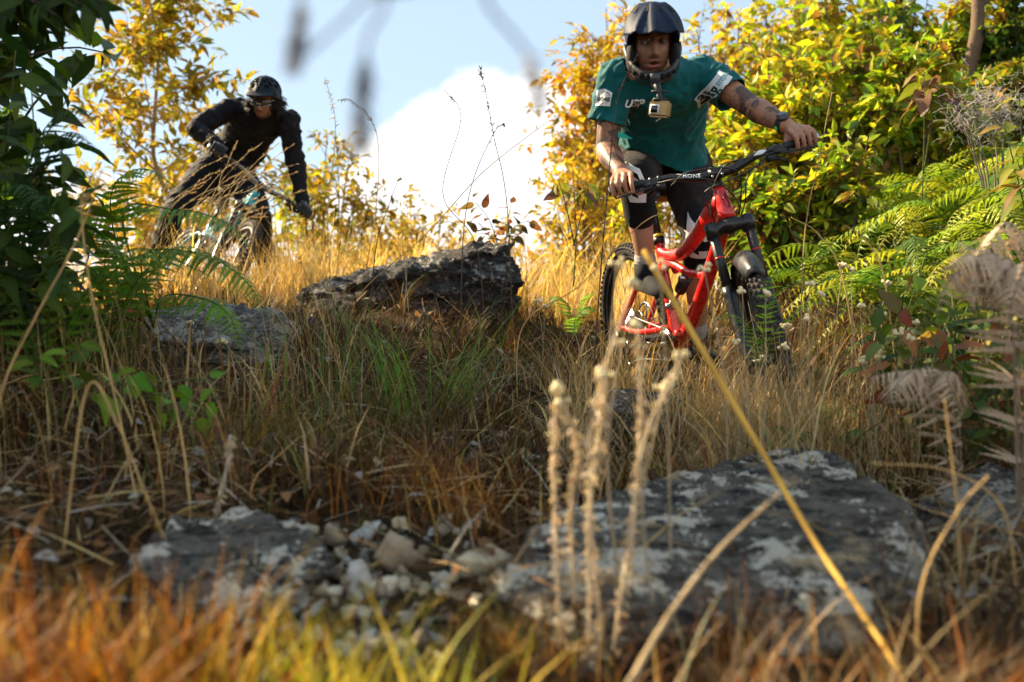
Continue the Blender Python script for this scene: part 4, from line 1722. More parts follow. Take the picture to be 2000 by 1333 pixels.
decal((tv + a3(0, -.022, 0), tf), pR, uR, vR, bj, .0075, 'patch_lettering', M['orangeprint'], jersey)
mt = MB().tube(smooth_curve([a3(-.02, .010, 0), a3(-.008, .016, 0), a3(0, .026, 0), a3(.006, .019, 0), a3(.012, .021, 0), a3(.021, .010, 0)], 20), .0012, 4, flat=.3)
decal((np.vstack(mt.V), np.vstack(mt.F[4])), pR, uR, vR, bj, .0075, 'patch_mountain_outline', M['navyprint'], jersey)
pC = at(1243, 206, 4.30)
tv, tf = text_geo('USP', .040, .0016, .3, 1.15)
decal((tv, tf), pC, (1, 0, .02), (0, -.25, 1), bj, .008, 'chest_lettering', M['white'], jersey)
tv, tf = text_geo('X', .030, 0, 0, 1.5)
decal((tv, tf), at(1242, 224, 4.30), (1, 0, .02), (0, -.25, 1), bj, .007, 'chest_emblem', M['orangeprint'], jersey)
for dy in (0, -.022):
    decal(poly_geo([(-.012, .015 + dy), (-.012, -.010 + dy), (.020, -.008 + dy)], 2), at(1308, 204, 4.30), (1, 0, .02), (0, -.25, 1), bj, .006, 'flag_pennant', M['redprint'], jersey)
    t = np.linspace(0, 2 * math.pi, 11)[:-1]
    decal(poly_geo(np.c_[-.005 + .0045 * np.cos(t), -.001 + dy + .0045 * np.sin(t)], 0), at(1308, 204, 4.30), (1, 0, .02), (0, -.25, 1), bj, .0085, 'flag_disc', M['white'], jersey)
t = np.linspace(0, 2 * math.pi, 21)[:-1]
decal(poly_geo(np.c_[.016 * np.cos(t), .016 * np.sin(t)], 1), at(1316, 224, 4.30), (1, 0, .02), (0, -.25, 1), bj, .006, 'round_badge', M['white'], jersey)
decal(poly_geo(np.c_[.012 * np.cos(t), .012 * np.sin(t)], 1), at(1316, 224, 4.30), (1, 0, .02), (0, -.25, 1), bj, .0085, 'round_badge_centre', M['navyprint'], jersey)
decal(text_geo('e', .02, .0006), at(1316, 224, 4.30), (1, 0, .02), (0, -.25, 1), bj, .011, 'round_badge_lettering', M['white'], jersey)
decal(poly_geo([(-.03, -.014), (.004, .004), (.012, .012), (-.002, .008)], 2), at(1308, 240, 4.30), (1, 0, .02), (0, -.25, 1), bj, .006, 'chest_feather_print', M['white'], jersey)
decal(poly_geo([(-.03, .014), (-.005, .004), (.03, -.016), (-.028, -.010)], 3), at(1222, 264, 4.36), (1, 0, .02), (0, -.25, 1), bj, .003, 'bright_hem_panel', M['hemteal'], jersey)

# shorts, pads, socks, shoes
b = MB()
for s in 'LR':
    hp, kn = J1['hip' + s], J1['kn' + s]
    limb(b, [hp + a3(0, 0, .02), hp * .5 + kn * .5, hp * .12 + kn * .88], [.118, .106, .090, .084])
b.ell(hc, (.19, .13, .12))
shorts = b.build('shorts', M['brownblack'], person1)
remesh(shorts, .009, 8)
wrinkle(shorts, .006, 10, 6.6, (1, 1, 1))
folds(shorts, .012, a3(.9, .2, .3), 14, 4.4)
up1 = red['B'] @ a3(0, 0, 1)
for s in 'LR':
    kn, an, hp = J1['kn' + s], J1['an' + s], J1['hip' + s]
    b = MB()
    d_up = unit(hp - kn)
    d_dn = unit(an - kn)
    fr_ = unit(a3(0, -1, -.1))
    limb(b, [kn + d_up * .13, kn + d_up * .05 + fr_ * .012, kn + fr_ * .012, kn + d_dn * .08 + fr_ * .006, kn + d_dn * .15], [.080, .078, .072, .069, .065], 20)
    b.ell(kn + fr_ * .020 + d_dn * .02, (.060, .052, .085))
    pad = b.build('knee_pad', M['pad'], person1)
    remesh(pad, .007, 6)
    bp_ = bvh_of(pad)
    kc = kn + d_dn * .005
    vv, uu = unit(-d_dn + a3(0, -.1, 0)), unit(a3(1, 0, -.25))
    G_ = poly_geo([(-.042, .060), (.016, .052), (.032, .012), (.016, .008), (.006, .034), (-.024, .040), (-.030, .0), (-.020, -.046), (.002, -.052), (.0, -.034), (.030, -.028), (.026, -.060), (-.028, -.074), (-.046, -.01)], 3)
    decal((G_[0] * np.array([1.25, 1.15, 1]), G_[1]), kc, uu, vv, bp_, .003, 'pad_emblem', M['white'], pad)
    for k in range(6):
        decal(poly_geo([(-.006, -.0022), (.006, -.0022), (.006, .0022), (-.006, .0022)], 1), kn + d_up * .085 + uu * (-.042 + .017 * k) + vv * (.006 * math.sin(k * .6)), uu, vv, bp_, .003, 'pad_dash', M['white'], pad)
    b = MB()
    limb(b, [an + (kn - an) * .13, an + (kn - an) * .05, an + a3(0, 0, .005)], [.044, .042, .040])
    sk = b.build('sock', M['sock'], person1)
    ped = red['ped'][1 if s == 'L' else 0]
    b = MB()
    shoe(b, J1['an' + s], unit(red['B'] @ a3(1, 0, -.05)), up1)
    b.build('shoe', M['blackcloth'], person1)
# watch
g, out, f_, up_ = frL
fa = unit(J1['elL'] - wL)
wc = wL + fa * .028
side = unit(up_ - fa * np.dot(up_, fa))
b = MB()
b.tube([wc - fa * .011, wc + fa * .011], .0345, 20)
wt_ = b.build('wrist_watch', M['blkmatte'], person1)
fn = unit(side * .55 + a3(0, -1, 0) * .75)
fn = unit(fn - fa * np.dot(fn, fa))
MB().tube([wc + fn * .028, wc + fn * .041], [.023, .022], 24).build('watch_case', M['greyd'], wt_)
MB().tube([wc + fn * .0405, wc + fn * .0422], .018, 24).build('watch_face', M['glass'], wt_)
gk = unit(np.cross(fa, fn))
MB().box(wc - gk * .034 * np.sign(gk[2]), (.012, .012, .012)).build('strap_keeper', M['greenled'], wt_)

# full helmet with visor and chin bar
R3, CT = (.106, .134, .114), (0, -.010, .034)
low1 = ((0, 30, 55, 70, 85, 110, 140, 180), (16, 13, 2, -26, -50, -52, -42, -36))
helm = helmet_shell(HF1, person1, M['shell'], [(8, 20, .55, .72), (34, 48, .45, .66), (70, 88, .50, .70), (120, 140, .4, .7), (160, 175, .45, .7)], low1, R3, CT)
visor(HF1, helm, M['shell'], R3, CT, 70, 66, 4, .090)
for s in (-1, 1):  # black patches stand in for the shaded hollows of open visor vents
    for u0, u1, v0, v1 in ((.20, .40, .16, .36), (.70, .88, .20, .42)):
        g_ = []
        for v in np.linspace(v0, v1, 4):
            for u in np.linspace(u0, u1, 4):
                p = sphere_pt(rad(s * u * 70), rad(66 - 62 * v), np.array(R3) * 1.10, CT)
                p[1] += .090 * v ** 1.6 * (1 - .45 * u * u) + .004
                p[2] += .012 * v * v
                g_.append(HF1[0] + HF1[1] @ p)
        MB().add(np.array(g_), np.array([[r_ * 4 + q_, r_ * 4 + q_ + 1, r_ * 4 + q_ + 5, r_ * 4 + q_ + 4] for r_ in range(3) for q_ in range(3)])).build('vent_dark_patch', M['liner'], helm)
c, R = HF1
W = lambda *p: c + R @ a3(*p)
cb_ = MB()
rg = []
for t in np.linspace(-1, 1, 41):
    a_ = abs(t)
    xs = .104 * math.sin(t * 1.45) if a_ < 1 else .104 * math.sin(1.45) * t
    yf = np.interp(a_, [0, .3, .55, .8, 1], [.146, .130, .096, .045, .0])
    zt_ = np.interp(a_, [0, .3, .55, .8, 1], [-.092, -.086, -.066, -.030, .0])
    zb_ = np.interp(a_, [0, .3, .55, .8, 1], [-.124, -.119, -.104, -.080, -.055])
    th_ = .0065
    nn_ = unit(a3(math.sin(t * 1.35), math.cos(t * 1.35), 0))
    p0, p1 = a3(xs, yf, zt_), a3(xs * .95, yf - .006, zb_)
    rg.append(np.array([W(*(p0 + nn_ * th_ * .5)), W(*(p0 * .6 + p1 * .4 + nn_ * th_ * 1.5)), W(*(p1 + nn_ * th_ * .5)), W(*(p1 - nn_ * th_)), W(*(p0 * .5 + p1 * .5 - nn_ * th_ * 1.2)), W(*(p0 - nn_ * th_))]))
cb_.loft(rg)
cbo = cb_.build('chin_bar', M['blkmatte'], helm)
MB().box(W(0, .153, -.112), (.036, .016, .034), R).build('chin_clip', M['greyd'], cbo)
for s in (-1, 1):
    for k in range(3):
        p = a3(s * (.03 + .022 * k), .150 - .012 * k - .006 * k * k, -.108 + .006 * k)
        MB().box(W(*p), (.014, .010, .020 - .003 * k), R).build('chin_vent', M['liner'], cbo)
for s in (-1, 1):
    MB().ell(W(s * .080, .030, -.048), (.022, .052, .056), R).build('cheek_pad', M['liner'], helm)
st_ = MB()
for s in (-1, 1):
    st_.tube(smooth_curve([W(s * .085, .01, -.09), W(s * .06, .05, -.13), W(s * .01, .06, -.15)], 10), .005, 6)
st_.build('chin_strap', M['blkmatte'], helm)

# action camera under the chin bar
cc = at(1289, 214, 4.105)
yaw_ = .42
Rc = np.array(Matrix.Rotation(-yaw_, 3, 'Z') @ Matrix.Rotation(rad(8), 3, 'Y'))
camroot = empty('action_camera', tuple(cc))
tag(camroot, 'bronze action camera hanging from the dark helmet\'s chin bar', 'camera')
b = MB()
bm_ = bmesh.new()
bmesh.ops.create_cube(bm_, size=1)
for v in bm_.verts:
    v.co = Vector((v.co.x * .078, v.co.y * .036, v.co.z * .060))
bmesh.ops.bevel(bm_, geom=bm_.edges[:], offset=.007, segments=3, affect='EDGES')
cme = bpy.data.meshes.new('camera_body')
bm_.to_mesh(cme)
bm_.free()
cme.transform(Matrix(Rc.tolist()).to_4x4())
cb = put('camera_body', cme, M['camgold'], camroot)
MB().box(Rc @ a3(-.014, -.020, -.004), (.034, .006, .034), Rc).build('lens_bezel', M['white'], camroot)
MB().box(Rc @ a3(-.014, -.0235, -.004), (.025, .004, .025), Rc).build('lens', M['glass'], camroot)
mt_ = MB()
j = W(0, .140, -.128)
mt_.tube([np.array([0, 0, .03]), np.array([-.002, .002, .062])], [.012, .010], 10)
mt_.tube([np.array([-.03, 0, .064]), np.array([.03, 0, .064])], .005, 8)
mt_.tube([np.array([-.002, .002, .062]), (j - cc) * .7 + a3(0, -.004, .018), j - cc], [.010, .014, .018], 10)
mt_.box(np.array([.0, 0, .034]), (.05, .03, .010))
mt_.build('camera_mount', M['blkmatte'], camroot)
finish(person1, tuple(a3(hc[0], hc[1], .2)))

# ---- rider in black
J2 = dict(hipL=a3(-1.87, 7.80, 1.60), hipR=a3(-2.06, 7.82, 1.64), shL=at(562, 236, 7.46), shR=at(450, 214, 7.44), neck=at(512, 215, 7.40),
          elL=at(578, 325, 7.52), elR=at(380, 252, 7.30), knR=a3(-2.235, 7.46, 1.29), anR=a3(-2.335, 7.45, .905), knL=at(507, 424, 7.50), anL=at(520, 548, 7.60), spine=.10)
HF2 = head_frame(at(516, 196, 7.28), (-.13, -1, -.50), a3(.10, 0, 1))
b = MB()
fr2 = {'L': hand_frame(teal, 1, J2['elL']), 'R': hand_frame(teal, -1, J2['elR'])}
w2 = {}
for s in 'LR':
    w2[s] = make_hand(b, fr2[s], J2['el' + s], False, 1.0)
b.loft(torso_rings(J2, -.012))
for s in 'LR':
    sh, el, w = J2['sh' + s], J2['el' + s], w2[s]
    b.ell(sh, (.06, .06, .06))
    limb(b, [sh, sh * .5 + el * .5, el], [.054, .05, .043])
    limb(b, [el, el * .7 + w * .3, w], [.041, .042, .034, .028])
    kn, an, hp = J2['kn' + s], J2['an' + s], J2['hip' + s]
    limb(b, [hp, hp * .5 + kn * .5, kn], [.095, .08, .062, .056])
    limb(b, [kn, kn * .68 + an * .32 + a3(0, .02, 0), an], [.054, .054, .045, .036])
head_solid(b, HF2, J2['neck'])
person2 = b.build('person', M['skin'])
remesh(person2, .0085, 3, .5)
V, N = vn(person2)
SK2 = np.array([.36, .175, .095])
C = SK2 * (1 + .1 * fbm(V, 22, 2, 1.1))[:, None]
V, C = face_sculpt(V, HF2, C, SK2, .9, .35)
setv(person2, V)
setcol(person2, C)
tag(person2, 'person in black long sleeves and open grey helmet leaning the teal bicycle', 'person')
add_eyes(HF2, person2)
b = MB()
b.loft(torso_rings(J2, .016, .10, 1.02))
cuts = []
for s in 'LR':
    sh, el, w = J2['sh' + s], J2['el' + s], w2[s]
    b.ell(sh, (.068, .068, .066))
    limb(b, [J2['neck'] - a3(0, -.01, .03), J2['neck'] * .5 + sh * .5 + a3(0, .01, .0), sh], [.062, .062, .064], 8)
    limb(b, [sh, sh * .5 + el * .5, el], [.070, .064, .056], 16)
    limb(b, [el, el * .6 + w * .4, w + unit(w - el) * .0], [.056, .054, .046, .038], 16)
shirt2 = b.build('shirt', M['blackcloth'], person2)
remesh(shirt2, .009, 6)
wrinkle(shirt2, .006, 10, 13.3, (1, 1, 1), .002, 36)
folds(shirt2, .014, a3(.5, .1, .85), 16, 2.7)
folds(shirt2, .012, a3(-.8, .1, .5), 15, 5.1)
b = MB()
hc2 = (J2['hipL'] + J2['hipR']) / 2
b.ell(hc2, (.18, .14, .13))
for s in 'LR':
    kn, an, hp = J2['kn' + s], J2['an' + s], J2['hip' + s]
    limb(b, [hp, hp * .5 + kn * .5, kn], [.112, .100, .085, .078])
    limb(b, [kn, kn * .6 + an * .4 + a3(0, .012, 0), an + (kn - an) * .05], [.078, .072, .064, .054])
tr2 = b.build('trousers', M['blackcloth'], person2)
remesh(tr2, .010, 6)
wrinkle(tr2, .008, 8, 23.3)
folds(tr2, .016, a3(.9, .1, .3), 13, 9.7)
for s in 'LR':
    b = MB()
    shoe(b, J2['an' + s], unit(teal['B'] @ a3(1, 0, -.1)), a3(0, 0, 1))
    b.build('shoe', M['blackcloth'], person2)
    b = MB()
    make_hand(b, fr2[s], J2['el' + s], False, 1.10)
    w = w2[s]
    dd = unit(J2['el' + s] - w)
    b.tube([w - dd * .02, w + dd * .035], [.038, .041], 14)
    gl = b.build('glove', M['glove'], person2)
    remesh(gl, .0055, 3)
    g, out, f_, up_ = fr2[s]
    q = w * .5 + g * .5 + up_ * .034
    bg_ = bvh_of(gl)
    for k in (-.012, .012):
        decal(poly_geo([(-.005, -.016), (.005, -.016), (.005, .016), (-.005, .016)], 1), g + up_ * .04 + out * k * 1.4, out, unit(up_ * .3 + f_ * -1), bg_, .002, 'glove_stripe', M['glovep'], gl)
    if s == 'R':
        MB().tube([w + dd * .022, w + dd * .032], [.043, .043], 14).build('cuff_tab', M['white'], gl)
low2 = ((0, 40, 70, 90, 120, 180), (14, 8, -6, -16, -22, -30))
helm2 = helmet_shell(HF2, person2, M['shellg'], [(6, 16, .42, .62), (6, 13, .70, .86), (24, 38, .30, .46), (22, 34, .54, .74), (46, 60, .40, .60), (44, 58, .66, .84), (70, 88, .34, .52), (72, 92, .60, .80), (100, 118, .40, .66), (130, 150, .35, .6), (128, 150, .66, .84), (162, 176, .4, .66)], low2, (.104, .134, .116), (0, -.010, .036), .0055)
visor(HF2, helm2, M['shellg'], (.104, .134, .116), (0, -.010, .036), 50, 24, 12, .045, .006, False)
c, R = HF2
W = lambda *p: c + R @ a3(*p)
# wraparound sports glasses
gl_ = MB()
for j in range(2):
    pass
rg = []
for i in range(21):
    t = -1 + i / 10
    az_ = t * 1.05
    h_ = .022 * (1 - .35 * t * t)
    px_, py_ = .080 * math.sin(az_), .030 + .078 * math.cos(az_)
    zz = .010 - .004 * (abs(t) < .18)
    hh = h_ * (.72 if abs(t) < .12 else 1)
    rg.append(np.array([W(px_, py_, zz + hh), W(px_, py_ + .003, zz + hh), W(px_ * .97, py_ + .002, zz - hh), W(px_ * .97, py_ - .001, zz - hh)]))
gl_.loft(rg)
glo = gl_.build('sports_glasses', M['goggle'], person2, smooth=False)
fr_ = MB()
fr_.tube([.5 * (r[2] + r[3]) for r in rg], .0028, 6)
for s in (-1, 1):
    fr_.tube([W(s * .072, .062, .018), W(s * .082, -.02, .012)], .003, 6)
fr_.tube([W(-.012, .112, .004), W(0, .116, .010), W(.012, .112, .004)], .0032, 6)
fr_.build('glasses_frame', M['steel'], glo)
hr = MB()
for i in range(620):
    a_ = RNG.uniform(50, 180) * RNG.choice([-1, 1])
    p0 = sphere_pt(rad(a_), rad(RNG.uniform(-46, -12)), (.082, .105, .10), (0, -.012, .03))
    d_ = unit(p0 * a3(1, 1, .2) + RNG.normal(0, .03, 3))
    ph = RNG.uniform(0, 6.3)
    ln = RNG.uniform(.04, .085)
    pts = []
    for k in range(9):
        t = k / 8
        pts.append(W(*(p0 + d_ * ln * t * .8 + a3(0, 0, -.5 * ln * t) + .009 * t ** .5 * a3(math.cos(ph + 8 * t), math.sin(ph + 8 * t), math.sin(ph * 2 + 6 * t)))))
    hr.tube(pts, np.linspace(.0034, .0016, 9), 4, caps=False)
hr.build('hair', M['hair'], person2)
finish(person2, tuple(a3(hc2[0], hc2[1], .6)))


# ------------------------------------------------------------------ leaf shapes
def leaf_template(wmax=.5, fold=.10, droop=.12, n=3, point=1.0):
    x = np.linspace(0, 1, n + 2)
    w = np.sin(np.pi * x ** (.8 * point)) ** .9
    w[0] = w[-1] = 0
    mid = np.c_[x, 0 * x, -droop * x ** 2]
    lf = np.c_[x * .97, w * wmax, -droop * x ** 2 + fold * w]
    rt_ = np.c_[x * .97, -w * wmax, -droop * x ** 2 + fold * w]
    k = n + 2
    V = np.vstack([mid, lf[1:-1], rt_[1:-1]])
    L0, R0 = k, k + n
    tri = [[0, 1, L0], [0, R0, 1], [k - 2, k - 1, L0 + n - 1], [k - 2, R0 + n - 1, k - 1]]
    quad = []
    for i in range(n - 1):
        quad.append([i + 1, i + 2, L0 + i + 1, L0 + i])
        quad.append([i + 1, R0 + i, R0 + i + 1, i + 2])
    return V, [np.array(quad), np.array(tri)]


LT = leaf_template(.5, .12, .15, 2)
LTN = leaf_template(.5, .10, .30, 4)


def rand_dirs(n):
    return unit(RNG.normal(size=(n, 3)))


def wood(mb_, path, r0, r1, sides=6, col=(.2, .15, .1)):
    n = len(path)
    c = np.array(col) * RNG.uniform(.8, 1.15)
    mb_.tube(path, np.linspace(r0, r1, n), sides, c, caps=False)


def woody(name, label, cat, base, H, spread, nst, nsub, nl, L, asp, palette, group=None, lean=(0, 0), bark=(.17, .13, .085), r0=.012, trunk=False, low=.15, droop=.35, crown_pow=1.0, twig=.28, mat='leaf', flat=1.0, fork=.0):
    """shrub or tree: stems with side twigs, leaves set along the twigs"""
    base = np.asarray(base, float)
    root = empty(name, tuple(base))
    wd, lf = MB(), MB()
    P, A = [], []
    stems = []
    if trunk:
        tp = [a3(0, 0, 0)]
        nseg = 6
        for i in range(1, nseg + 1):
            t = i / nseg
            tp.append(a3(lean[0] * t + RNG.normal(0, .02 * H), lean[1] * t + RNG.normal(0, .02 * H), H * .92 * t))
        cv = smooth_curve(tp, 22)
        wood(wd, cv - a3(0, 0, .0) * 0, r0, r0 * .2, 8, bark)
        for k in range(nst):
            t = low + (1 - low) * (k + RNG.random()) / nst
            p = cv[min(int(t * 21), 21)]
            a_ = k * 2.4 + RNG.normal(0, .4)
            ln = spread * (1.15 - .75 * t ** crown_pow) * RNG.uniform(.7, 1.15)
            e1 = p + a3(math.cos(a_) * ln, math.sin(a_) * ln * flat, ln * RNG.uniform(.25, .75))
            stems.append((smooth_curve([p, p * .5 + e1 * .5 + a3(0, 0, -.04 * ln), e1], 9), r0 * (.5 - .3 * t)))
        stems.append((cv[14:], r0 * .3))
    else:
        for k in range(nst):
            a_ = k * 2.4 + RNG.normal(0, .5)
            ln = spread * math.sqrt((k + .6) / nst) * RNG.uniform(.8, 1.1)
            hh = H * RNG.uniform(.72, 1.0) * (1 - .35 * (ln / spread) ** 2)
            p0 = a3(math.cos(a_), math.sin(a_) * flat, 0) * spread * .12
            e1 = a3(math.cos(a_) * ln + lean[0], math.sin(a_) * ln * flat + lean[1], hh)
            stems.append((smooth_curve([p0, p0 * .45 + e1 * .55 + a3(RNG.normal(0, .05), RNG.normal(0, .05), .12 * H), e1], 10), r0))
    for cv, r in stems:
        wood(wd, cv, r, r * .35, 5, bark)
        n0 = 1 if trunk else max(1, int(len(cv) * low))
        for j in range(nsub):
            i = RNG.uniform(n0, len(cv) - 1.01)
            i0 = int(i)
            p = cv[i0] + (cv[min(i0 + 1, len(cv) - 1)] - cv[i0]) * (i - i0)
            d = unit(rand_dirs(1)[0] * a3(1, flat, .7) + a3(0, 0, .35) + unit(cv[-1] - cv[0]) * .35)
            ln = twig * (spread if trunk else H * .6) * RNG.uniform(.5, 1.2)
            tw = smooth_curve([p, p + d * ln * .55 + a3(0, 0, .02), p + d * ln + a3(0, 0, -droop * ln * .35)], 6)
            wood(wd, tw, r * .32, r * .12, 3, bark)
            tt = RNG.uniform(.12, 1.0, nl)
            ii = np.minimum((tt * 5).astype(int), 4)
            q = tw[ii] + (tw[ii + 1] - tw[ii]) * (tt * 5 - ii)[:, None]
            P.append(q)
            A.append(unit(d * .55 + rand_dirs(nl) * a3(1, flat, .8) + a3(0, 0, -droop)))
    P, A = np.vstack(P), np.vstack(A)
    n = len(P)
    nr = unit(rand_dirs(n) * .75 + a3(0, 0, 1.0))
    s = L * RNG.uniform(.40, 1.45, n)
    col = pal(palette, n, .25)
    # leaves of one twig share a tint
    g = np.repeat(RNG.uniform(.72, 1.28, n // nl + 1), nl)[:n, None]
    scatter(lf, LT[0], LT[1], P + A * (s * .1)[:, None], A, nr, np.c_[s, s * asp, s], np.clip(col * g, 0, .95))
    wd.build('trunk' if trunk else 'stems', M['bark'], root)
    lf.build('crown' if trunk else 'foliage', M[mat], root)
    tag(root, label, cat, group)
    return root


GOLD = [(.55, .36, .03), (.62, .42, .04), (.48, .34, .03), (.60, .30, .03), (.42, .34, .05)]
OLIVEGOLD = [(.34, .30, .03), (.45, .33, .03), (.26, .26, .03), (.48, .27, .03), (.36, .22, .03)]
YELGREEN = [(.24, .12, .04), (.44, .48, .03), (.38, .46, .03), (.50, .50, .03), (.28, .40, .03), (.56, .46, .04), (.20, .32, .03), (.42, .30, .04)]
GREEN = [(.12, .20, .025), (.16, .24, .03), (.09, .16, .025), (.22, .27, .03)]
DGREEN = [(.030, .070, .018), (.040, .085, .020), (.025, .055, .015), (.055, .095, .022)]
ORANGE = [(.55, .20, .02), (.62, .28, .03), (.50, .16, .02), (.58, .34, .04)]
RUSSET = [(.28, .085, .03), (.22, .06, .03), (.34, .13, .04), (.16, .10, .03)]


def gz(x, y):
    return float(hgt(x, y))


def bshrub(px, Y, topy, halfw, label, palette, nst=9, nsub=9, nl=10, L=.085, asp=.42, cat='shrub', group='sunlit shrubs behind the brow of the slope', **kw):
    x = (px - 1000) * Y / FPX
    z = gz(x, Y) - .02
    H = CAMZ + (666.5 - topy) * Y / FPX - z
    return woody('shrub', label, cat, (x, Y, z), H, halfw * Y / FPX, int(nst * 1.3), int(nsub * 1.35), nl, L * 1.0, asp * 1.05, palette, group, **kw)


# slender tree behind the black-clad rider
x0 = (352 - 1000) * 10.0 / FPX
woody('slender_tree', 'slender yellow-leaved tree standing behind the black-clad rider', 'tree', (x0, 10.0, gz(x0, 10) - .05), 3.35, 1.0, 22, 13, 11, .115, .36, OLIVEGOLD,
      lean=(-.30, 0), bark=(.34, .25, .15), r0=.034, trunk=True, low=.22, droop=.2, twig=.42)
bshrub(245, 12.0, 270, 130, 'pale yellow shrub at the foot of the slender tree', GOLD, nst=10, nsub=10, L=.10)
bshrub(375, 11.5, 300, 70, 'orange-leaved shrub right of the slender tree\'s trunk', ORANGE, nst=8, nsub=9, L=.10)
bshrub(640, 11.0, 225, 105, 'tall olive-yellow shrub right of the black-clad rider\'s shoulder', OLIVEGOLD, nst=11, nsub=11, nl=10, L=.085, droop=.1)
bshrub(560, 12.5, 320, 110, 'yellow-green shrub behind the black-clad rider\'s handlebar', YELGREEN, nst=9, nsub=9, L=.09)
bshrub(800, 11.5, 330, 120, 'golden shrub left of the cloud\'s foot above the layered rock', GOLD + OLIVEGOLD, nst=10, nsub=11, L=.08)
bshrub(720, 13.5, 395, 130, 'low yellow-green bush far behind the layered rock', YELGREEN, nst=9, nsub=9, L=.09)
bshrub(935, 13.0, 385, 90, 'small golden bush behind the reddish sapling', GOLD, nst=8, nsub=9, L=.08)
bshrub(1135, 10.0, 250, 65, 'loose golden shrub left of the teal shirt\'s sleeve', GOLD, nst=8, nsub=10, L=.075, droop=.1)
bshrub(1090, 12.5, 395, 75, 'low golden bush between the layered rock and the red bicycle', GOLD + ORANGE, nst=8, nsub=9, L=.08)
bshrub(1205, 11.5, -40, 125, 'tall orange-gold shrub rising behind the dark helmet', GOLD + ORANGE[:1], nst=17, nsub=16, nl=11, L=.09, twig=.2, low=.3)
bshrub(1400, 11.0, -30, 130, 'tall golden shrub right of the dark helmet', GOLD + YELGREEN[:2], nst=14, nsub=13, nl=10, L=.09, twig=.2)
bshrub(1310, 12.5, 20, 150, 'dense golden shrub straight behind the teal-shirted rider', GOLD, nst=14, nsub=13, nl=10, L=.09, twig=.2, low=.1)
bshrub(1160, 12.0, 130, 90, 'golden shrub left of the dark helmet', GOLD + OLIVEGOLD[:1], nst=11, nsub=12, nl=10, L=.085, twig=.2, low=.1)
bshrub(1480, 9.5, 20, 120, 'tall yellow shrub above the outstretched tattooed arm', GOLD + YELGREEN, nst=13, nsub=13, nl=10, L=.09, twig=.2, low=.1)
bshrub(1250, 8.6, 350, 75, 'low yellow bush behind the red bicycle\'s saddle', GOLD + YELGREEN, nst=9, nsub=10, L=.08)
bshrub(1430, 7.8, 190, 105, 'bright yellow-green bush under the outstretched tattooed arm', YELGREEN, nst=12, nsub=14, nl=10, L=.08, low=.05, twig=.22)
bshrub(1560, 7.4, 60, 120, 'broad yellow-green bush beyond the watch hand', YELGREEN + GOLD[:2], nst=14, nsub=14, nl=11, L=.085, low=.05, twig=.2)
bshrub(1650, 8.8, -60, 130, 'tall yellow-green shrub in the upper right', YELGREEN, nst=14, nsub=13, nl=10, L=.12, low=.2, twig=.2)
bshrub(1790, 7.0, 70, 130, 'dense yellow-green bush in the middle of the right bank', YELGREEN + GREEN[:2], nst=14, nsub=14, nl=11, L=.085, low=.05, twig=.2)
bshrub(1940, 7.4, 110, 130, 'olive bush at the right edge below the dark branches', OLIVEGOLD + GREEN, nst=13, nsub=13, nl=10, L=.09, low=.05, twig=.2)
bshrub(1500, 6.3, 330, 75, 'leafy green bush just behind the front fork', GREEN + YELGREEN[:2] + RUSSET[:1], nst=11, nsub=12, nl=9, L=.07, low=.02, twig=.22)
bshrub(1640, 6.0, 260, 90, 'green and yellow bush right of the handlebar end', GREEN + YELGREEN, nst=12, nsub=12, nl=10, L=.07, low=.02, twig=.22)
bshrub(1880, 9.0, -60, 130, 'yellow-green shrub filling the top right corner', YELGREEN + OLIVEGOLD, nst=14, nsub=13, nl=10, L=.10, low=.2, twig=.2)
bshrub(1540, 10.5, -60, 120, 'tall golden shrub above the watch hand', GOLD + YELGREEN, nst=14, nsub=13, nl=10, L=.10, low=.3, twig=.2)
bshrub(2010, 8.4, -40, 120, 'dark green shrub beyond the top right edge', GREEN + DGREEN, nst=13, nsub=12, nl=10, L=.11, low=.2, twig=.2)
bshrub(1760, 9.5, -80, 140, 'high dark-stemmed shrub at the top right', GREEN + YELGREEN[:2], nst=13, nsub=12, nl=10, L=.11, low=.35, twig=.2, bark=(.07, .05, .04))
for px, Y, lab, ln in ((1905, 8.2, 'dark forked tree leaning in from the top right corner', -.3), (2060, 7.6, 'dark tree just outside the right edge with bare lower limbs', .1)):
    x = (px - 1000) * Y / FPX
    woody('dark_tree', lab, 'tree', (x, Y, gz(x, Y) - .05), 4.2, 1.5, 16, 10, 11, .11, .42, GREEN + DGREEN, lean=(ln, .2), bark=(.16, .11, .075), r0=.07, trunk=True, low=.38, droop=.25, twig=.35)

# trees that stand left of the view and shade the hollow
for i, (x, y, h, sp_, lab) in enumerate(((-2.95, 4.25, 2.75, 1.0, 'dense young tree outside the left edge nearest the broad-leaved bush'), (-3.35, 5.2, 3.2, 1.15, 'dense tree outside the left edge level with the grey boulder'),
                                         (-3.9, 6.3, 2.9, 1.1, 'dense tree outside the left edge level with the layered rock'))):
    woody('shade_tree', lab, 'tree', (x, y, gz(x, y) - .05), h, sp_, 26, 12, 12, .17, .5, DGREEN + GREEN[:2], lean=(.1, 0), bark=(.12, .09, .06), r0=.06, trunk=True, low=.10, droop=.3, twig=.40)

for x, y, h, sp_, lab in ((-1.95, 2.55, 1.25, .55, 'dense low bush added outside the left edge to shade the ground by the stone ledge'), (-2.3, 3.4, 1.5, .6, 'dense bush outside the left edge behind the broad-leaved bush')):  # low bush added out of view to shade the left foreground
    woody('shrub', lab, 'shrub', (x, y, gz(x, y) - .03), h, sp_, 16, 16, 11, .12, .42, DGREEN + GREEN[:1], low=.05, twig=.25)


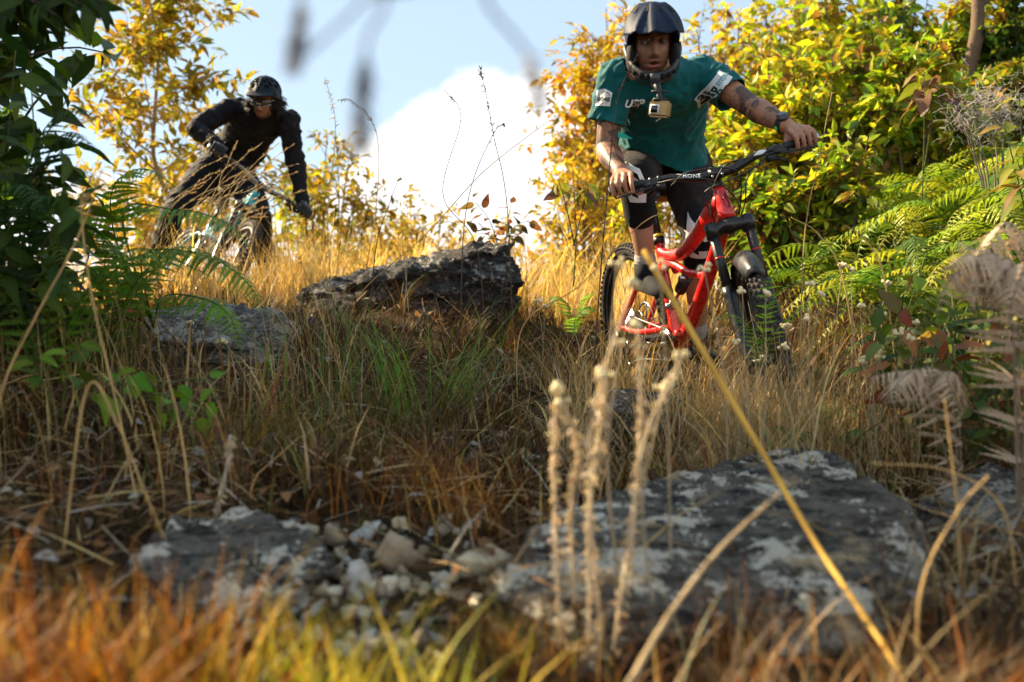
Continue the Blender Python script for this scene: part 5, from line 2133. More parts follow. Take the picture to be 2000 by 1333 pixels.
# ------------------------------------------------------------------ plants with leaves one can pick out
def leaf_mesh(name, col, wmax=.5, fold=.10, droop=.28, n=6, point=1.0, wav=.02, edge=None):
    V, F = leaf_template(wmax, fold, droop, n, point)
    V = V.copy()
    V[:, 2] += wav * np.sin(V[:, 0] * 14 + V[:, 1] * 5)
    C = np.tile(np.array(col), (len(V), 1))
    k = n + 2
    C[:k] *= 1.25                                    # paler midrib
    if edge is not None:
        C[k:] = C[k:] * .6 + np.array(edge) * .4
    b_ = MB().add(V, F, C)
    me = b_.mesh(name)
    me.materials.append(M['leafo'])
    return me


def leaf_obj(parent, me, pos, ax, nr, L, W=None):
    ax = unit(ax)
    sd_ = unit(np.cross(nr, ax))
    nn = np.cross(ax, sd_)
    W = W or L
    o = bpy.data.objects.new('leaf', me)
    COL.objects.link(o)
    o.parent = parent
    m = Matrix.Identity(4)
    for i in range(3):
        m[i][0], m[i][1], m[i][2], m[i][3] = ax[i] * L, sd_[i] * W, nn[i] * L, pos[i]
    o.matrix_local = m
    return o


def leafy(name, label, cat, base, stems, meshes, L, per, droop=.3, col=(.10, .12, .04), r=.004, group=None, asp=1.0, face=None, start=.25, whorl=False, jit=.5):
    """stems: lists of world points; leaves alternate along each stem as separate parts"""
    base = np.asarray(base, float)
    root = empty(name, tuple(base))
    sm = MB()
    for st in stems:
        cv = smooth_curve(np.asarray(st, float) - base, 20)
        sm.tube(cv, np.linspace(r, r * .4, 20), 6, col)
        for k in range(per):
            t = start + (1 - start) * (k + .5) / per if not whorl else 1 - .12 * RNG.random()
            i = t * 18.9
            i0 = int(i)
            p = cv[i0] * (1 - (i - i0)) + cv[i0 + 1] * (i - i0)
            tg = unit(cv[i0 + 1] - cv[i0])
            a_ = k * 2.4 + RNG.normal(0, .3)
            e1 = unit(np.cross(tg, a3(.3, .9, .2)))
            e2 = np.cross(tg, e1)
            d = unit((e1 * math.cos(a_) + e2 * math.sin(a_)) + tg * .55 + a3(0, 0, -droop) + RNG.normal(0, .15, 3))
            nr = unit(a3(0, -.25, 1) + RNG.normal(0, jit, 3)) if face is None else unit(np.array(face) + RNG.normal(0, jit, 3))
            s = L * RNG.uniform(.65, 1.15) * (1 - .25 * t)
            leaf_obj(root, meshes[RNG.integers(0, len(meshes))], p + d * .012, d, nr, s, s * asp)
    sm.build('stem', M['stalk'], root)
    tag(root, label, cat, group)
    return root


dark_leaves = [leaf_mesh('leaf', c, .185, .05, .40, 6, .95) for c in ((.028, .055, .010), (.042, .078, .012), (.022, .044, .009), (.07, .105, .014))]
green_leaves = [leaf_mesh('leaf', c, .24, .06, .30, 6, .85) for c in ((.085, .15, .012), (.13, .20, .016), (.06, .11, .012))]
heart_leaves = [leaf_mesh('leaf', c, .33, .06, .25, 6, .62) for c in ((.09, .19, .016), (.13, .24, .02))]
red_leaves = [leaf_mesh('leaf', c, .25, .06, .3, 6, .9, .03, e) for c, e in (((.15, .07, .03), (.30, .05, .03)), ((.10, .10, .03), (.25, .06, .03)), ((.28, .09, .035), (.2, .1, .04)), ((.08, .12, .03), (.2, .1, .03)))]
brown_leaves = [leaf_mesh('leaf', c, .25, .12, .5, 6, .9, .05) for c in ((.20, .11, .065), (.28, .17, .10), (.14, .07, .05))]
olive_leaves = [leaf_mesh('leaf', c, .22, .06, .4, 6, .9) for c in ((.16, .20, .03), (.24, .24, .04), (.22, .15, .04))]


def A(*l):
    return [at(*p) for p in l]


b0 = at(40, 700, 3.2)
b0[2] = gz(b0[0], 3.2)
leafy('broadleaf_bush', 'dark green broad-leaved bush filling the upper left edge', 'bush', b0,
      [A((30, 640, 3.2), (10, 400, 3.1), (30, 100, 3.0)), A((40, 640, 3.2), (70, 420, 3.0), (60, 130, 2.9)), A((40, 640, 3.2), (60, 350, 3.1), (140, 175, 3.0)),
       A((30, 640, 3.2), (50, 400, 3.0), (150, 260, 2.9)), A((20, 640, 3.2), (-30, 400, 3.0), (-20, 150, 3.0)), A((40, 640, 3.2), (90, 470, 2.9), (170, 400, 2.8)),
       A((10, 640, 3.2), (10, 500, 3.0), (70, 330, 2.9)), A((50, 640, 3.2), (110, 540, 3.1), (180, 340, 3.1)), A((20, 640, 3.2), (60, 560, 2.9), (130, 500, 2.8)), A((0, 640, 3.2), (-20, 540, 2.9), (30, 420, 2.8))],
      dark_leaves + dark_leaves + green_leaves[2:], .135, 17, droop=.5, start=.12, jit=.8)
b0 = at(120, 780, 3.6)
b0[2] = gz(b0[0], 3.6)
leafy('broadleaf_bush', 'lower dark bush between the left edge and the green fern', 'bush', b0,
      [A((120, 760, 3.6), (150, 600, 3.5), (190, 430, 3.5)), A((120, 760, 3.6), (90, 620, 3.5), (60, 480, 3.4)), A((120, 760, 3.6), (190, 640, 3.5), (240, 520, 3.5)), A((110, 760, 3.6), (120, 640, 3.4), (130, 540, 3.3)),
       A((110, 760, 3.6), (50, 660, 3.4), (10, 560, 3.3)), A((130, 760, 3.6), (200, 690, 3.5), (250, 600, 3.4))],
      dark_leaves + green_leaves, .12, 22, droop=.4, start=.1, jit=.7)
b0 = at(250, 860, 2.9)
b0[2] = gz(b0[0], 2.9)
leafy('heart_leaf_plant', 'bright green heart-leaved plant in front of the grey boulder', 'plant', b0,
      [A((230, 850, 2.9), (280, 770, 2.8), (400, 740, 2.7), (425, 790, 2.65)), A((230, 850, 2.9), (260, 790, 2.8), (320, 770, 2.65), (330, 810, 2.6)), A((230, 850, 2.9), (220, 780, 2.8), (260, 720, 2.75)), A((240, 850, 2.9), (330, 790, 2.75), (400, 810, 2.7))],
      heart_leaves, .078, 5, droop=.35, start=.35, asp=1.0, face=(.1, -.55, .8), jit=.4)
b0 = at(110, 830, 2.7)
b0[2] = gz(b0[0], 2.7)
leafy('young_plant', 'yellow-green broad-leaved young plant by the left edge', 'plant', b0,
      [A((120, 820, 2.7), (130, 740, 2.65), (150, 660, 2.6)), A((120, 820, 2.7), (80, 740, 2.65), (70, 690, 2.6)), A((120, 820, 2.7), (190, 760, 2.6), (240, 730, 2.6))],
      green_leaves, .085, 5, droop=.2, start=.35, face=(.1, -.45, .9), jit=.4)
b0 = at(270, 660, 3.9)
b0[2] = gz(b0[0], 3.9)
leafy('red_seedling', 'tiny seedling with bright red leaves beside the green fern', 'plant', b0, [A((275, 690, 3.9), (270, 640, 3.85), (268, 605, 3.8))],
      [leaf_mesh('leaf', (.75, .015, .02), .32, .08, .4, 6)], .075, 3, droop=.1, start=.8, face=(0, -1, .3))
b0 = at(975, 560, 6.6)
b0[2] = gz(b0[0], 6.6)
leafy('reddish_sapling', 'reddish-leaved sapling behind the tip of the layered rock', 'sapling', b0,
      [A((985, 540, 6.6), (990, 450, 6.6), (1000, 385, 6.6)), A((985, 540, 6.6), (960, 440, 6.5), (920, 385, 6.5)), A((985, 520, 6.6), (1000, 450, 6.5), (1035, 430, 6.5)), A((985, 520, 6.6), (960, 465, 6.5), (930, 455, 6.5)), A((985, 520, 6.6), (985, 470, 6.4), (1010, 460, 6.4))],
      red_leaves + olive_leaves[2:], .115, 8, droop=.2, start=.4, jit=.6)
b0 = at(1110, 560, 5.6)
b0[2] = gz(b0[0], 5.6)
leafy('drooping_sapling', 'sapling with drooping dull green leaves left of the rider\'s knee', 'sapling', b0,
      [A((1120, 560, 5.6), (1125, 450, 5.6), (1118, 335, 5.6)), A((1120, 480, 5.6), (1140, 400, 5.5), (1150, 355, 5.5)), A((1122, 480, 5.6), (1105, 400, 5.5), (1090, 350, 5.5))],
      olive_leaves + brown_leaves[:1], .125, 8, droop=1.0, start=.7, jit=.7)
b0 = at(1810, 330, 5.6)
b0[2] = gz(b0[0], 5.6)
leafy('brown_leaved_sapling', 'sapling with hanging brown leaves on the right bank', 'sapling', b0, [A((1800, 420, 5.6), (1805, 260, 5.5), (1805, 135, 5.4)), A((1800, 360, 5.6), (1820, 240, 5.4), (1840, 160, 5.4))],
      olive_leaves + brown_leaves, .20, 9, droop=.7, start=.72, jit=.6)
for k, (px, py, Y, meshes, lab) in enumerate(((1900, 900, 3.0, red_leaves + green_leaves[2:], 'shrubby plant with dull red and green leaves at the right edge'), (1985, 800, 2.7, dark_leaves + red_leaves, 'dark leafy plant touching the right edge above the half-buried rock'),
                                             (1800, 860, 3.4, dark_leaves + green_leaves, 'dark green plant behind the cream flowers on the right'), (1960, 560, 3.6, green_leaves[2:] + olive_leaves, 'olive-leaved plant above the drooping dry fern'))):
    b0 = at(px, py, Y)
    b0[2] = gz(b0[0], Y)
    st = []
    for j in range(8):
        a_ = RNG.uniform(-1, 1)
        h_ = RNG.uniform(.28, .62)
        st.append([b0 + a3(a_ * .03, RNG.normal(0, .03), 0), b0 + a3(a_ * .14, RNG.normal(0, .08), h_ * .6), b0 + a3(a_ * .27, RNG.normal(0, .13), h_)])
    leafy('leafy_plant', lab, 'plant', b0, st, meshes, .10, 13, droop=.25, start=.15, jit=.6, group='leafy plants along the right edge')
b0 = at(1870, 260, 4.6)
b0[2] = gz(b0[0], 4.6)
leafy('leafy_plant', 'plant with long yellowing leaves at the right edge beside the white brush', 'plant', b0, [A((2020, 500, 4.6), (2000, 330, 4.5), (1990, 180, 4.4)), A((2020, 500, 4.6), (1990, 360, 4.4), (1960, 240, 4.3)), A((2020, 480, 4.5), (2010, 380, 4.3), (1985, 310, 4.3))],
      olive_leaves, .15, 9, droop=.3, start=.4, jit=.5)

# overhanging branch in the top left corner
b0 = at(-420, -160, 2.9)
br = empty('overhanging_branch', tuple(b0))
tag(br, 'dark leafy branch hanging into the top left corner', 'branch')
sm = MB()
for st in (A((-420, -160, 2.9), (-150, -90, 2.8), (40, -10, 2.7), (110, 30, 2.65)), A((-150, -90, 2.8), (30, -60, 2.7), (160, 10, 2.65)), A((-150, -90, 2.8), (0, -30, 2.75), (30, 20, 2.7)), A((30, -60, 2.7), (120, -40, 2.7), (200, 5, 2.65))):
    cv = smooth_curve(np.array(st) - b0, 20)
    sm.tube(cv, np.linspace(.007, .0025, 20), 6, (.05, .04, .03))
    for k in range(24):
        t = .35 + .65 * RNG.random()
        p = cv[int(t * 19)]
        d = unit(a3(RNG.normal(.3, .7), RNG.normal(0, .5), -.7))
        leaf_obj(br, dark_leaves[RNG.integers(0, 4)], p, d, unit(a3(0, -1, .2) + RNG.normal(0, .6, 3)), RNG.uniform(.06, .11))
sm.build('twig', M['stalk'], br)


# ------------------------------------------------------------------ ferns
def frond_geo(spine, width, npair, col, col2=None, tooth=7, hang=.35, normal=None, curl=0.0, lift=.0):
    """frond along a curve: saw-edged pinnae on both sides of a thin midrib"""
    b_ = MB()
    cv = smooth_curve(spine, 60)
    col = np.array(col)
    col2 = np.array(col2 if col2 is not None else col)
    b_.tube(cv, np.linspace(width * .018, width * .005, 60), 5, col * .7)
    nr0 = np.array(normal if normal is not None else (0, -.25, 1.))
    k = 2 * tooth
    x = np.linspace(0, 1, k + 1)
    w = .115 * (1 - x ** 1.5) * (1 - .55 * (np.arange(k + 1) % 2)) + .012
    top_ = np.c_[x, w, 0 * x]
    bot = np.c_[x, -w, 0 * x]
    top_[:, 0] += .035 * (np.arange(k + 1) % 2 == 0)
    bot[:, 0] += .035 * (np.arange(k + 1) % 2 == 0)
    tV = np.vstack([top_, bot])
    tV[:, 2] = -hang * tV[:, 0] ** 1.6
    tF = np.array([[i, i + 1, k + 1 + i + 1, k + 1 + i] for i in range(k)])
    pos, ax, nn, sc_, cc_ = [], [], [], [], []
    for i in range(npair):
        t = .10 + .89 * i / npair
        j = t * 58.9
        j0 = int(j)
        p = cv[j0] * (1 - j + j0) + cv[j0 + 1] * (j - j0)
        tg = unit(cv[j0 + 1] - cv[j0])
        n_ = unit(nr0 - tg * np.dot(nr0, tg))
        s = np.cross(n_, tg)
        prof = min(1, .35 + t * 2.2) * (1 - t ** 2.2) + .05
        for sg in (-1, 1):
            pos.append(p)
            ax.append(unit(s * sg + tg * RNG.normal(.40, .08) + n_ * lift + RNG.normal(0, .09, 3)))
            nn.append(n_)
            sc_.append(width * .5 * prof * RNG.uniform(.92, 1.06))
            cc_.append((col * (1 - t) + col2 * t) * RNG.uniform(.85, 1.15))
    scatter(b_, tV, tF, np.array(pos), np.array(ax), np.array(nn), np.array(sc_), np.array(cc_))
    return b_


def fern(label, base, spines, width, npair, col, col2=None, group=None, cat='fern', name='fern', mat='fern', **kw):
    root = empty(name, tuple(base))
    for sp_ in spines:
        frond_geo(np.asarray(sp_, float) - np.asarray(base), width, npair, col, col2, **kw).build('frond', M[mat], root, smooth=False)
    tag(root, label, cat, group)
    return root


FG, FG2 = (.11, .29, .02), (.18, .38, .035)
b0 = at(300, 640, 3.75)
b0[2] = gz(b0[0], 3.75)
fern('large green fern arching over the grey boulder at the left', b0,
     [A((300, 640, 3.75), (280, 500, 3.6), (400, 500, 3.45), (480, 550, 3.4), (522, 620, 3.38)), A((300, 640, 3.75), (320, 580, 3.6), (400, 585, 3.4), (450, 620, 3.35), (472, 690, 3.3)),
      A((300, 640, 3.75), (240, 420, 3.6), (340, 410, 3.45), (430, 430, 3.4), (500, 490, 3.4)), A((300, 640, 3.75), (230, 480, 3.6), (220, 370, 3.5), (280, 330, 3.45), (350, 370, 3.4)),
      A((290, 640, 3.75), (240, 560, 3.6), (190, 520, 3.5), (140, 560, 3.4)), A((300, 640, 3.75), (250, 520, 3.7), (180, 440, 3.6), (110, 430, 3.5))],
     .20, 26, FG, FG2, hang=.45)
b0 = at(60, 520, 3.0)
b0[2] = gz(b0[0], 3.0)
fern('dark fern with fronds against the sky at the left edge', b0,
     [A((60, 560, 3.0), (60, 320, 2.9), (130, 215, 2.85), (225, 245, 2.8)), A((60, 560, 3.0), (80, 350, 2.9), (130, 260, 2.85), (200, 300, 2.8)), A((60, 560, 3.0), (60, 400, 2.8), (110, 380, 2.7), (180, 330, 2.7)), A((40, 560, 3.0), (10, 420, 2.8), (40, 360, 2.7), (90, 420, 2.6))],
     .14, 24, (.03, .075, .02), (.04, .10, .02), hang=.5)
b0 = at(1480, 700, 3.6)
b0[2] = gz(b0[0], 3.6)
fern('fresh green fern standing in front of the red bicycle\'s front wheel', b0,
     [A((1490, 720, 3.6), (1500, 600, 3.5), (1560, 545, 3.45), (1620, 560, 3.45)), A((1480, 720, 3.6), (1465, 650, 3.5), (1430, 615, 3.35), (1385, 630, 3.3)),
      A((1490, 720, 3.6), (1520, 640, 3.5), (1590, 590, 3.45), (1640, 600, 3.4)), A((1485, 720, 3.6), (1500, 560, 3.5), (1540, 525, 3.4), (1575, 520, 3.4))],
     .085, 20, (.16, .32, .03), (.24, .42, .05), hang=.3)
b0 = at(1120, 660, 5.0)
b0[2] = gz(b0[0], 5.0)
fern('small green fern left of the red bicycle\'s rear wheel', b0, [A((1120, 660, 5.0), (1110, 600, 4.95), (1085, 580, 4.9), (1060, 605, 4.9)), A((1120, 660, 5.0), (1135, 590, 4.95), (1160, 570, 4.9)), A((1120, 660, 5.0), (1125, 620, 4.9), (1150, 600, 4.9), (1170, 610, 4.9))], .14, 18, (.14, .30, .03), (.2, .36, .05), hang=.3)
for i, (px, py, Y, lab) in enumerate(((1620, 650, 3.9, 'small green fern left of the cream flowers'), (1610, 740, 3.3, 'green fern low in the straw right of the front wheel'))):
    b0 = at(px, py + 40, Y)
    b0[2] = gz(b0[0], Y)
    fern(lab, b0, [[b0, b0 + a3(.05 * math.cos(a_), .05 * math.sin(a_), .14), b0 + a3(.16 * math.cos(a_), .12 * math.sin(a_), .17), b0 + a3(.26 * math.cos(a_), .2 * math.sin(a_), .08)] for a_ in (.2, 1.3, 2.7, 4.0, 5.2)], .11, 16, (.07, .20, .03), (.10, .26, .04), hang=.3)
for lab, px, py, Y in (('light green fern among the dark leaves at the left edge', 90, 640, 3.0), ('light green fern under the left bushes beside the straw', 190, 690, 3.3)):
    b0 = at(px, py, Y)
    b0[2] = gz(b0[0], Y)
    fern(lab, b0, [[b0, b0 + a3(.10 * math.cos(a_), .08 * math.sin(a_), .26), b0 + a3(.26 * math.cos(a_), .2 * math.sin(a_), .40), b0 + a3(.46 * math.cos(a_), .34 * math.sin(a_), .34)] for a_ in (-.3, .5, 2.6, 3.5, 4.3, 5.1)], .17, 22, (.10, .22, .02), (.16, .30, .03), hang=.4)
# fern bank on the right: shared arching fronds
fr_meshes = []
for k, (c1, c2) in enumerate((((.16, .26, .02), (.30, .36, .03)), ((.10, .20, .02), (.22, .32, .03)), ((.30, .36, .03), (.46, .44, .04)), ((.05, .13, .02), (.09, .20, .03)))):
    sp_ = [(0, 0, 0), (.18, .02, .30 + .03 * k), (.48, .03 * (k - 1), .40), (.80, .06 * (k - 2), .24), (1.0, .04, -.06)]
    me = frond_geo(np.array(sp_, float), .34, 26, c1, c2, hang=.40).mesh('frond', False)
    me.materials.append(M['fern'])
    fr_meshes.append(me)
fcount = 0
bank = []
tries = 0
while len(bank) < 58 and tries < 4000:
    tries += 1
    Y = RNG.uniform(4.3, 7.0)
    px = RNG.uniform(1500, 2080)
    x = (px - 1000) * Y / FPX
    if x < 1.42 + (Y - 4.3) * .1:
        continue
    if any((x - q[0]) ** 2 + (Y - q[1]) ** 2 < .17 ** 2 for q in bank):
        continue
    bank.append((x, Y))
rows = ['front', 'middle', 'upper']
ORD = ['leftmost', 'second', 'third', 'fourth', 'fifth', 'sixth', 'seventh', 'eighth', 'ninth', 'tenth', 'eleventh', 'twelfth', 'thirteenth', 'fourteenth', 'fifteenth', 'sixteenth', 'seventeenth', 'eighteenth', 'nineteenth', 'twentieth', 'twenty-first', 'twenty-second']


def nth(k):
    return 'leftmost' if k == 0 else ORD[k] + ' from the left'


bank = sorted(bank, key=lambda q: q[1])
b3 = [sorted([q for i, q in enumerate(bank) if i * 3 // len(bank) == r], key=lambda q: q[0] / q[1]) for r in range(3)]
for r, k, (x, Y) in [(r, k, q) for r in range(3) for k, q in enumerate(b3[r])]:
    z = gz(x, Y)
    kk = k
    root = empty('fern', (x, Y, z))
    n = RNG.integers(5, 8)
    for k in range(n):
        o = put('frond', fr_meshes[RNG.choice([0, 0, 1, 1, 2, 3])], None, root)
        s = RNG.uniform(.38, .62)
        o.scale = (s, s, s * RNG.uniform(.8, 1.3))
        o.rotation_euler = (RNG.normal(0, .12), RNG.normal(0, .15), k / n * 6.28 + RNG.normal(0, .3))
    tag(root, 'arching yellow-green fern, %s in the %s row of the right bank' % (nth(kk), rows[r]), 'fern', 'ferns massed in the %s row of the right bank' % rows[r])
# withered bracken
DB, DB2 = (.40, .30, .21), (.58, .44, .30)
for lab, spn, wd_ in (('withered grey-brown bracken frond drooping at the right edge', [A((1990, 760, 2.3), (1985, 560, 2.25), (1930, 520, 2.2), (1860, 540, 2.2), (1830, 620, 2.2)), A((1990, 760, 2.3), (1970, 560, 2.2), (1900, 500, 2.15), (1850, 520, 2.1)), A((1990, 760, 2.3), (2010, 560, 2.2), (1985, 560, 2.1), (1960, 690, 2.1))], .17),
                      ('withered bracken curling above the olive-leaved plant', [A((2060, 700, 2.6), (2040, 500, 2.5), (1960, 470, 2.45), (1880, 500, 2.4)), A((2060, 700, 2.6), (1990, 470, 2.5), (1920, 490, 2.4), (1870, 470, 2.4))], .13),
                      ('low withered bracken beneath the cream flowers', [A((1880, 860, 2.5), (1850, 750, 2.45), (1770, 725, 2.4), (1690, 740, 2.4)), A((1880, 860, 2.5), (1870, 760, 2.4), (1850, 740, 2.35), (1880, 830, 2.3)), A((1880, 860, 2.5), (1810, 750, 2.4), (1760, 740, 2.35), (1740, 790, 2.3))], .14)):
    b0 = spn[0][0].copy()
    b0[2] = gz(b0[0], b0[1])
    spn = [[b0] + s_[1:] for s_ in spn]
    fern(lab, b0, spn, wd_, 20, DB, DB2, name='dry_bracken', hang=1.1, mat='grass')


# ------------------------------------------------------------------ grasses (nobody could count them)
def keep_off(X, Y, allow=.06):
    """thin the growth where rocks and rubble lie"""
    k = np.ones(len(X), bool)
    for cx_, cy_, rx, ry in ((.36, 2.05, .40, .42), (-.28, 1.93, .30, .42), (-.47, 6.0, .52, .36), (-1.13, 4.45, .34, .26), (-.52, 1.93, .2, .2), (1.02, 2.5, .16, .2), (.45, 3.8, .2, .2), (-1.0, 3.85, .30, .42)):
        ins = ((X - cx_) / rx) ** 2 + ((Y - cy_) / ry) ** 2 < 1
        k &= ~(ins & (RNG.random(len(X)) > allow))
    return k


def frustum(n, y0, y1, p=1.0, wide=.52, pad=.45):
    u = RNG.random(n)
    Y = y0 * (y1 / y0) ** u if p == 1 else y0 + (y1 - y0) * u ** p
    X = RNG.uniform(-1, 1, n) * (wide * Y + pad)
    return X, Y


def clump(X, Y, scale, amt, seed=0):
    """pull points towards clump centres"""
    gx_, gy_ = np.round(X / scale + .3 * np.sin(Y * 3 + seed)), np.round(Y / scale + .3 * np.sin(X * 3 + seed))
    cxv = gx_ * scale + scale * .35 * np.sin(gx_ * 12.9898 + gy_ * 78.233 + seed)
    cyv = gy_ * scale + scale * .35 * np.sin(gx_ * 39.346 + gy_ * 11.135 + seed)
    h_ = np.sin(gx_ * 127.1 + gy_ * 311.7 + seed) * 43758.5453
    return X + (cxv - X) * amt, Y + (cyv - Y) * amt, h_ - np.floor(h_), np.arctan2(Y - cyv, X - cxv)


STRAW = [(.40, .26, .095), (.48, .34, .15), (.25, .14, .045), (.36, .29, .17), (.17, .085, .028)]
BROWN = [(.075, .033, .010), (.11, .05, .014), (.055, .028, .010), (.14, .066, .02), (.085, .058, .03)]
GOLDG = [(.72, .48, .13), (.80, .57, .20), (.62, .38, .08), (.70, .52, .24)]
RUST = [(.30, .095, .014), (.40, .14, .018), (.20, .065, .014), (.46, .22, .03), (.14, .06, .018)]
OLIVE = [(.10, .12, .025), (.14, .15, .03), (.20, .17, .04), (.08, .10, .02)]


SHADE_BROWN = [tuple(x * .62 for x in c_) for c_ in BROWN]  # brown darkened to stand in for deep shade between the blades


def grass_field(name, label, n, y0, y1, hmin, hmax, width, palette, lean=(.2, .9), cl=(.16, .7), cond=None, droop=(.05, .5), seg=4, seed=0, p=1.0, mixin=None, tip=None, xy=None):
    X, Y = frustum(n, y0, y1, p) if xy is None else xy
    X, Y, h_, out = clump(X, Y, cl[0], cl[1], seed)
    k = keep_off(X, Y)
    gap = np.sin(X * 4.1 + seed * 2.3 + 1.7 * np.sin(Y * 2.9)) * np.sin(Y * 3.7 + seed + 1.3 * np.sin(X * 3.3))
    k &= (gap > -.15) | (RNG.random(len(X)) < .35)
    if cond is not None:
        k &= cond(X, Y)
    X, Y, h_, out = X[k], Y[k], h_[k], out[k]
    m = len(X)
    X = X + RNG.normal(0, .02, m)
    Y = Y + RNG.normal(0, .02, m)
    Z = hgt(X, Y) - .012
    H = RNG.uniform(hmin, hmax, m) * (.55 + .6 * h_)
    col = pal(palette, m, .22)
    if mixin is not None:
        s = RNG.random(m) < mixin[1]
        col[s] = pal(mixin[0], s.sum(), .2)
    col *= (.75 + .5 * h_)[:, None]
    b_ = MB()
    blades(b_, np.c_[X, Y, Z], H, out + RNG.normal(0, .7, m), RNG.uniform(*lean, m), width * RNG.choice([.5, .7, .9, 1.1, 1.5, 2.2], m) * RNG.uniform(.8, 1.2, m), np.clip(col, 0, .9), seg, RNG.uniform(*droop, m), np.clip(col * 1.12, 0, .95) if tip is None else pal(tip, m))
    o = b_.build(name, M['goldgrass' if name == 'golden_grass' else 'grass'])
    tag(o, label, 'grass', None, 'stuff')
    return o


grass_field('dry_grass', 'dry straw-coloured grass over the shaded slope below the riders', 36000, 2.5, 6.6, .10, .30, .0046, BROWN + SHADE_BROWN + RUST[2:3] + STRAW[2:3], (.25, 1.1), (.20, .72), seed=1, seg=3, mixin=(OLIVE[:2] + STRAW[:2], .24))
grass_field('matted_grass', 'matted brown grass and litter close to the ground', 36000, 1.5, 6.4, .035, .12, .0034, SHADE_BROWN + SHADE_BROWN + BROWN + RUST[4:], (.6, 2.0), (.1, .4), droop=(.3, .9), seed=2, seg=2, mixin=(OLIVE, .12))
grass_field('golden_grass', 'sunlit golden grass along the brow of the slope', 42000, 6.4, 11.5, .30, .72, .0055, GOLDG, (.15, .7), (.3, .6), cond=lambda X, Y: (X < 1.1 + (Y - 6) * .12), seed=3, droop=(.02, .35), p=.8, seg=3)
grass_field('bank_grass', 'dull olive and brown undergrowth on the right bank', 16000, 3.2, 8.0, .12, .40, .006, OLIVE + BROWN, (.2, .9), (.2, .6), cond=lambda X, Y: X > 1.15, seed=4)
grass_field('tall_straw', 'tall pale straw standing among the flowers beside the red bicycle', 8000, 2.5, 5.0, .24, .58, .0032, STRAW[:2] + STRAW[3:4], (.1, 1.0), (.22, .6), cond=lambda X, Y: X > .12, seed=5, seg=6)
grass_field('left_straw', 'tall pale and olive grass stems in front of the left bushes', 1900, 2.2, 4.4, .30, .62, .0036, STRAW[:3] + OLIVE[2:3], (.05, .6), (.22, .5), cond=lambda X, Y: X < -.62, seed=6, seg=6)
grass_field('rust_herbs', 'rust-brown feathery herbs in the shaded hollow', 30000, 1.75, 3.9, .05, .17, .0026, RUST[2:3] + RUST[4:] + BROWN + SHADE_BROWN + OLIVE[:1], (.1, .8), (.13, .78), cond=lambda X, Y: (X < .55) | (Y > 2.7), seed=7, seg=3)
fx, fy = RNG.uniform(-.95, .95, 9000), RNG.uniform(.95, 1.66, 9000)
grass_field('foreground_grass', 'orange and rust grass out of focus along the bottom of the picture', 9000, 1, 2, .06, .20, .0036, RUST[2:3] + RUST[4:] + BROWN + SHADE_BROWN, (.2, 1.0), (.14, .7), seed=8, seg=5, xy=(fx, fy), cond=lambda X, Y: hgt(X, Y) + .10 < CAMZ - .22 * Y + .03)
fx, fy = RNG.uniform(-.95, -.30, 2600), RNG.uniform(.9, 1.5, 2600)
grass_field('orange_grass', 'glowing orange grass out of focus in the lower left corner', 2600, 1, 2, .10, .30, .005, RUST[2:3] + RUST[4:] + BROWN[:2] + [(.42, .16, .016)], (.1, .8), (.12, .7), seed=9, seg=5, xy=(fx, fy))
# fallen straw lying on the slope
n = 5600
X, Y = frustum(n, 1.7, 6.5)
k = keep_off(X, Y, .3)
X, Y = X[k], Y[k]
n = len(X)
a_ = RNG.uniform(0, 6.28, n)
ax = np.c_[np.cos(a_), np.sin(a_), RNG.normal(.12, .25, n)]
L_ = RNG.uniform(.05, .22, n)
tV = np.array([[0, -.5, 0], [0, .5, 0], [.5, -.5, .06], [.5, .5, .06], [1, -.1, 0], [1, .1, 0]], float)
tF = np.array([[0, 1, 3, 2], [2, 3, 5, 4]])
b_ = MB()
scatter(b_, tV, tF, np.c_[X, Y, hgt(X, Y) + RNG.uniform(.0, .09, n)], ax, np.tile([0, -.3, 1.], (n, 1)) + RNG.normal(0, .4, (n, 3)), np.c_[L_, np.full(n, .0034), L_], pal(STRAW + [(.40, .35, .28)], n))
tag(b_.build('fallen_straw', M['grass']), 'loose fallen straw strewn over the slope', 'straw', None, 'stuff')

# dead leaves lying among the straw
n = 2600
X, Y = frustum(n, 1.7, 6.5)
k = keep_off(X, Y, .25)
X, Y = X[k], Y[k]
n = len(X)
a_ = RNG.uniform(0, 6.28, n)
s = RNG.uniform(.018, .05, n)
b_ = MB()
scatter(b_, LTN[0], LTN[1], np.c_[X, Y, hgt(X, Y) + RNG.uniform(.01, .07, n)], np.c_[np.cos(a_), np.sin(a_), RNG.normal(0, .3, n)], np.tile([0, -.2, 1.], (n, 1)) + RNG.normal(0, .5, (n, 3)), np.c_[s, s * .6, s], pal([(.20, .09, .03), (.30, .16, .06), (.38, .27, .15), (.14, .06, .025), (.36, .33, .28)], n))
tag(b_.build('leaf_litter', M['grass']), 'dead brown leaves littering the slope', 'leaves', None, 'stuff')

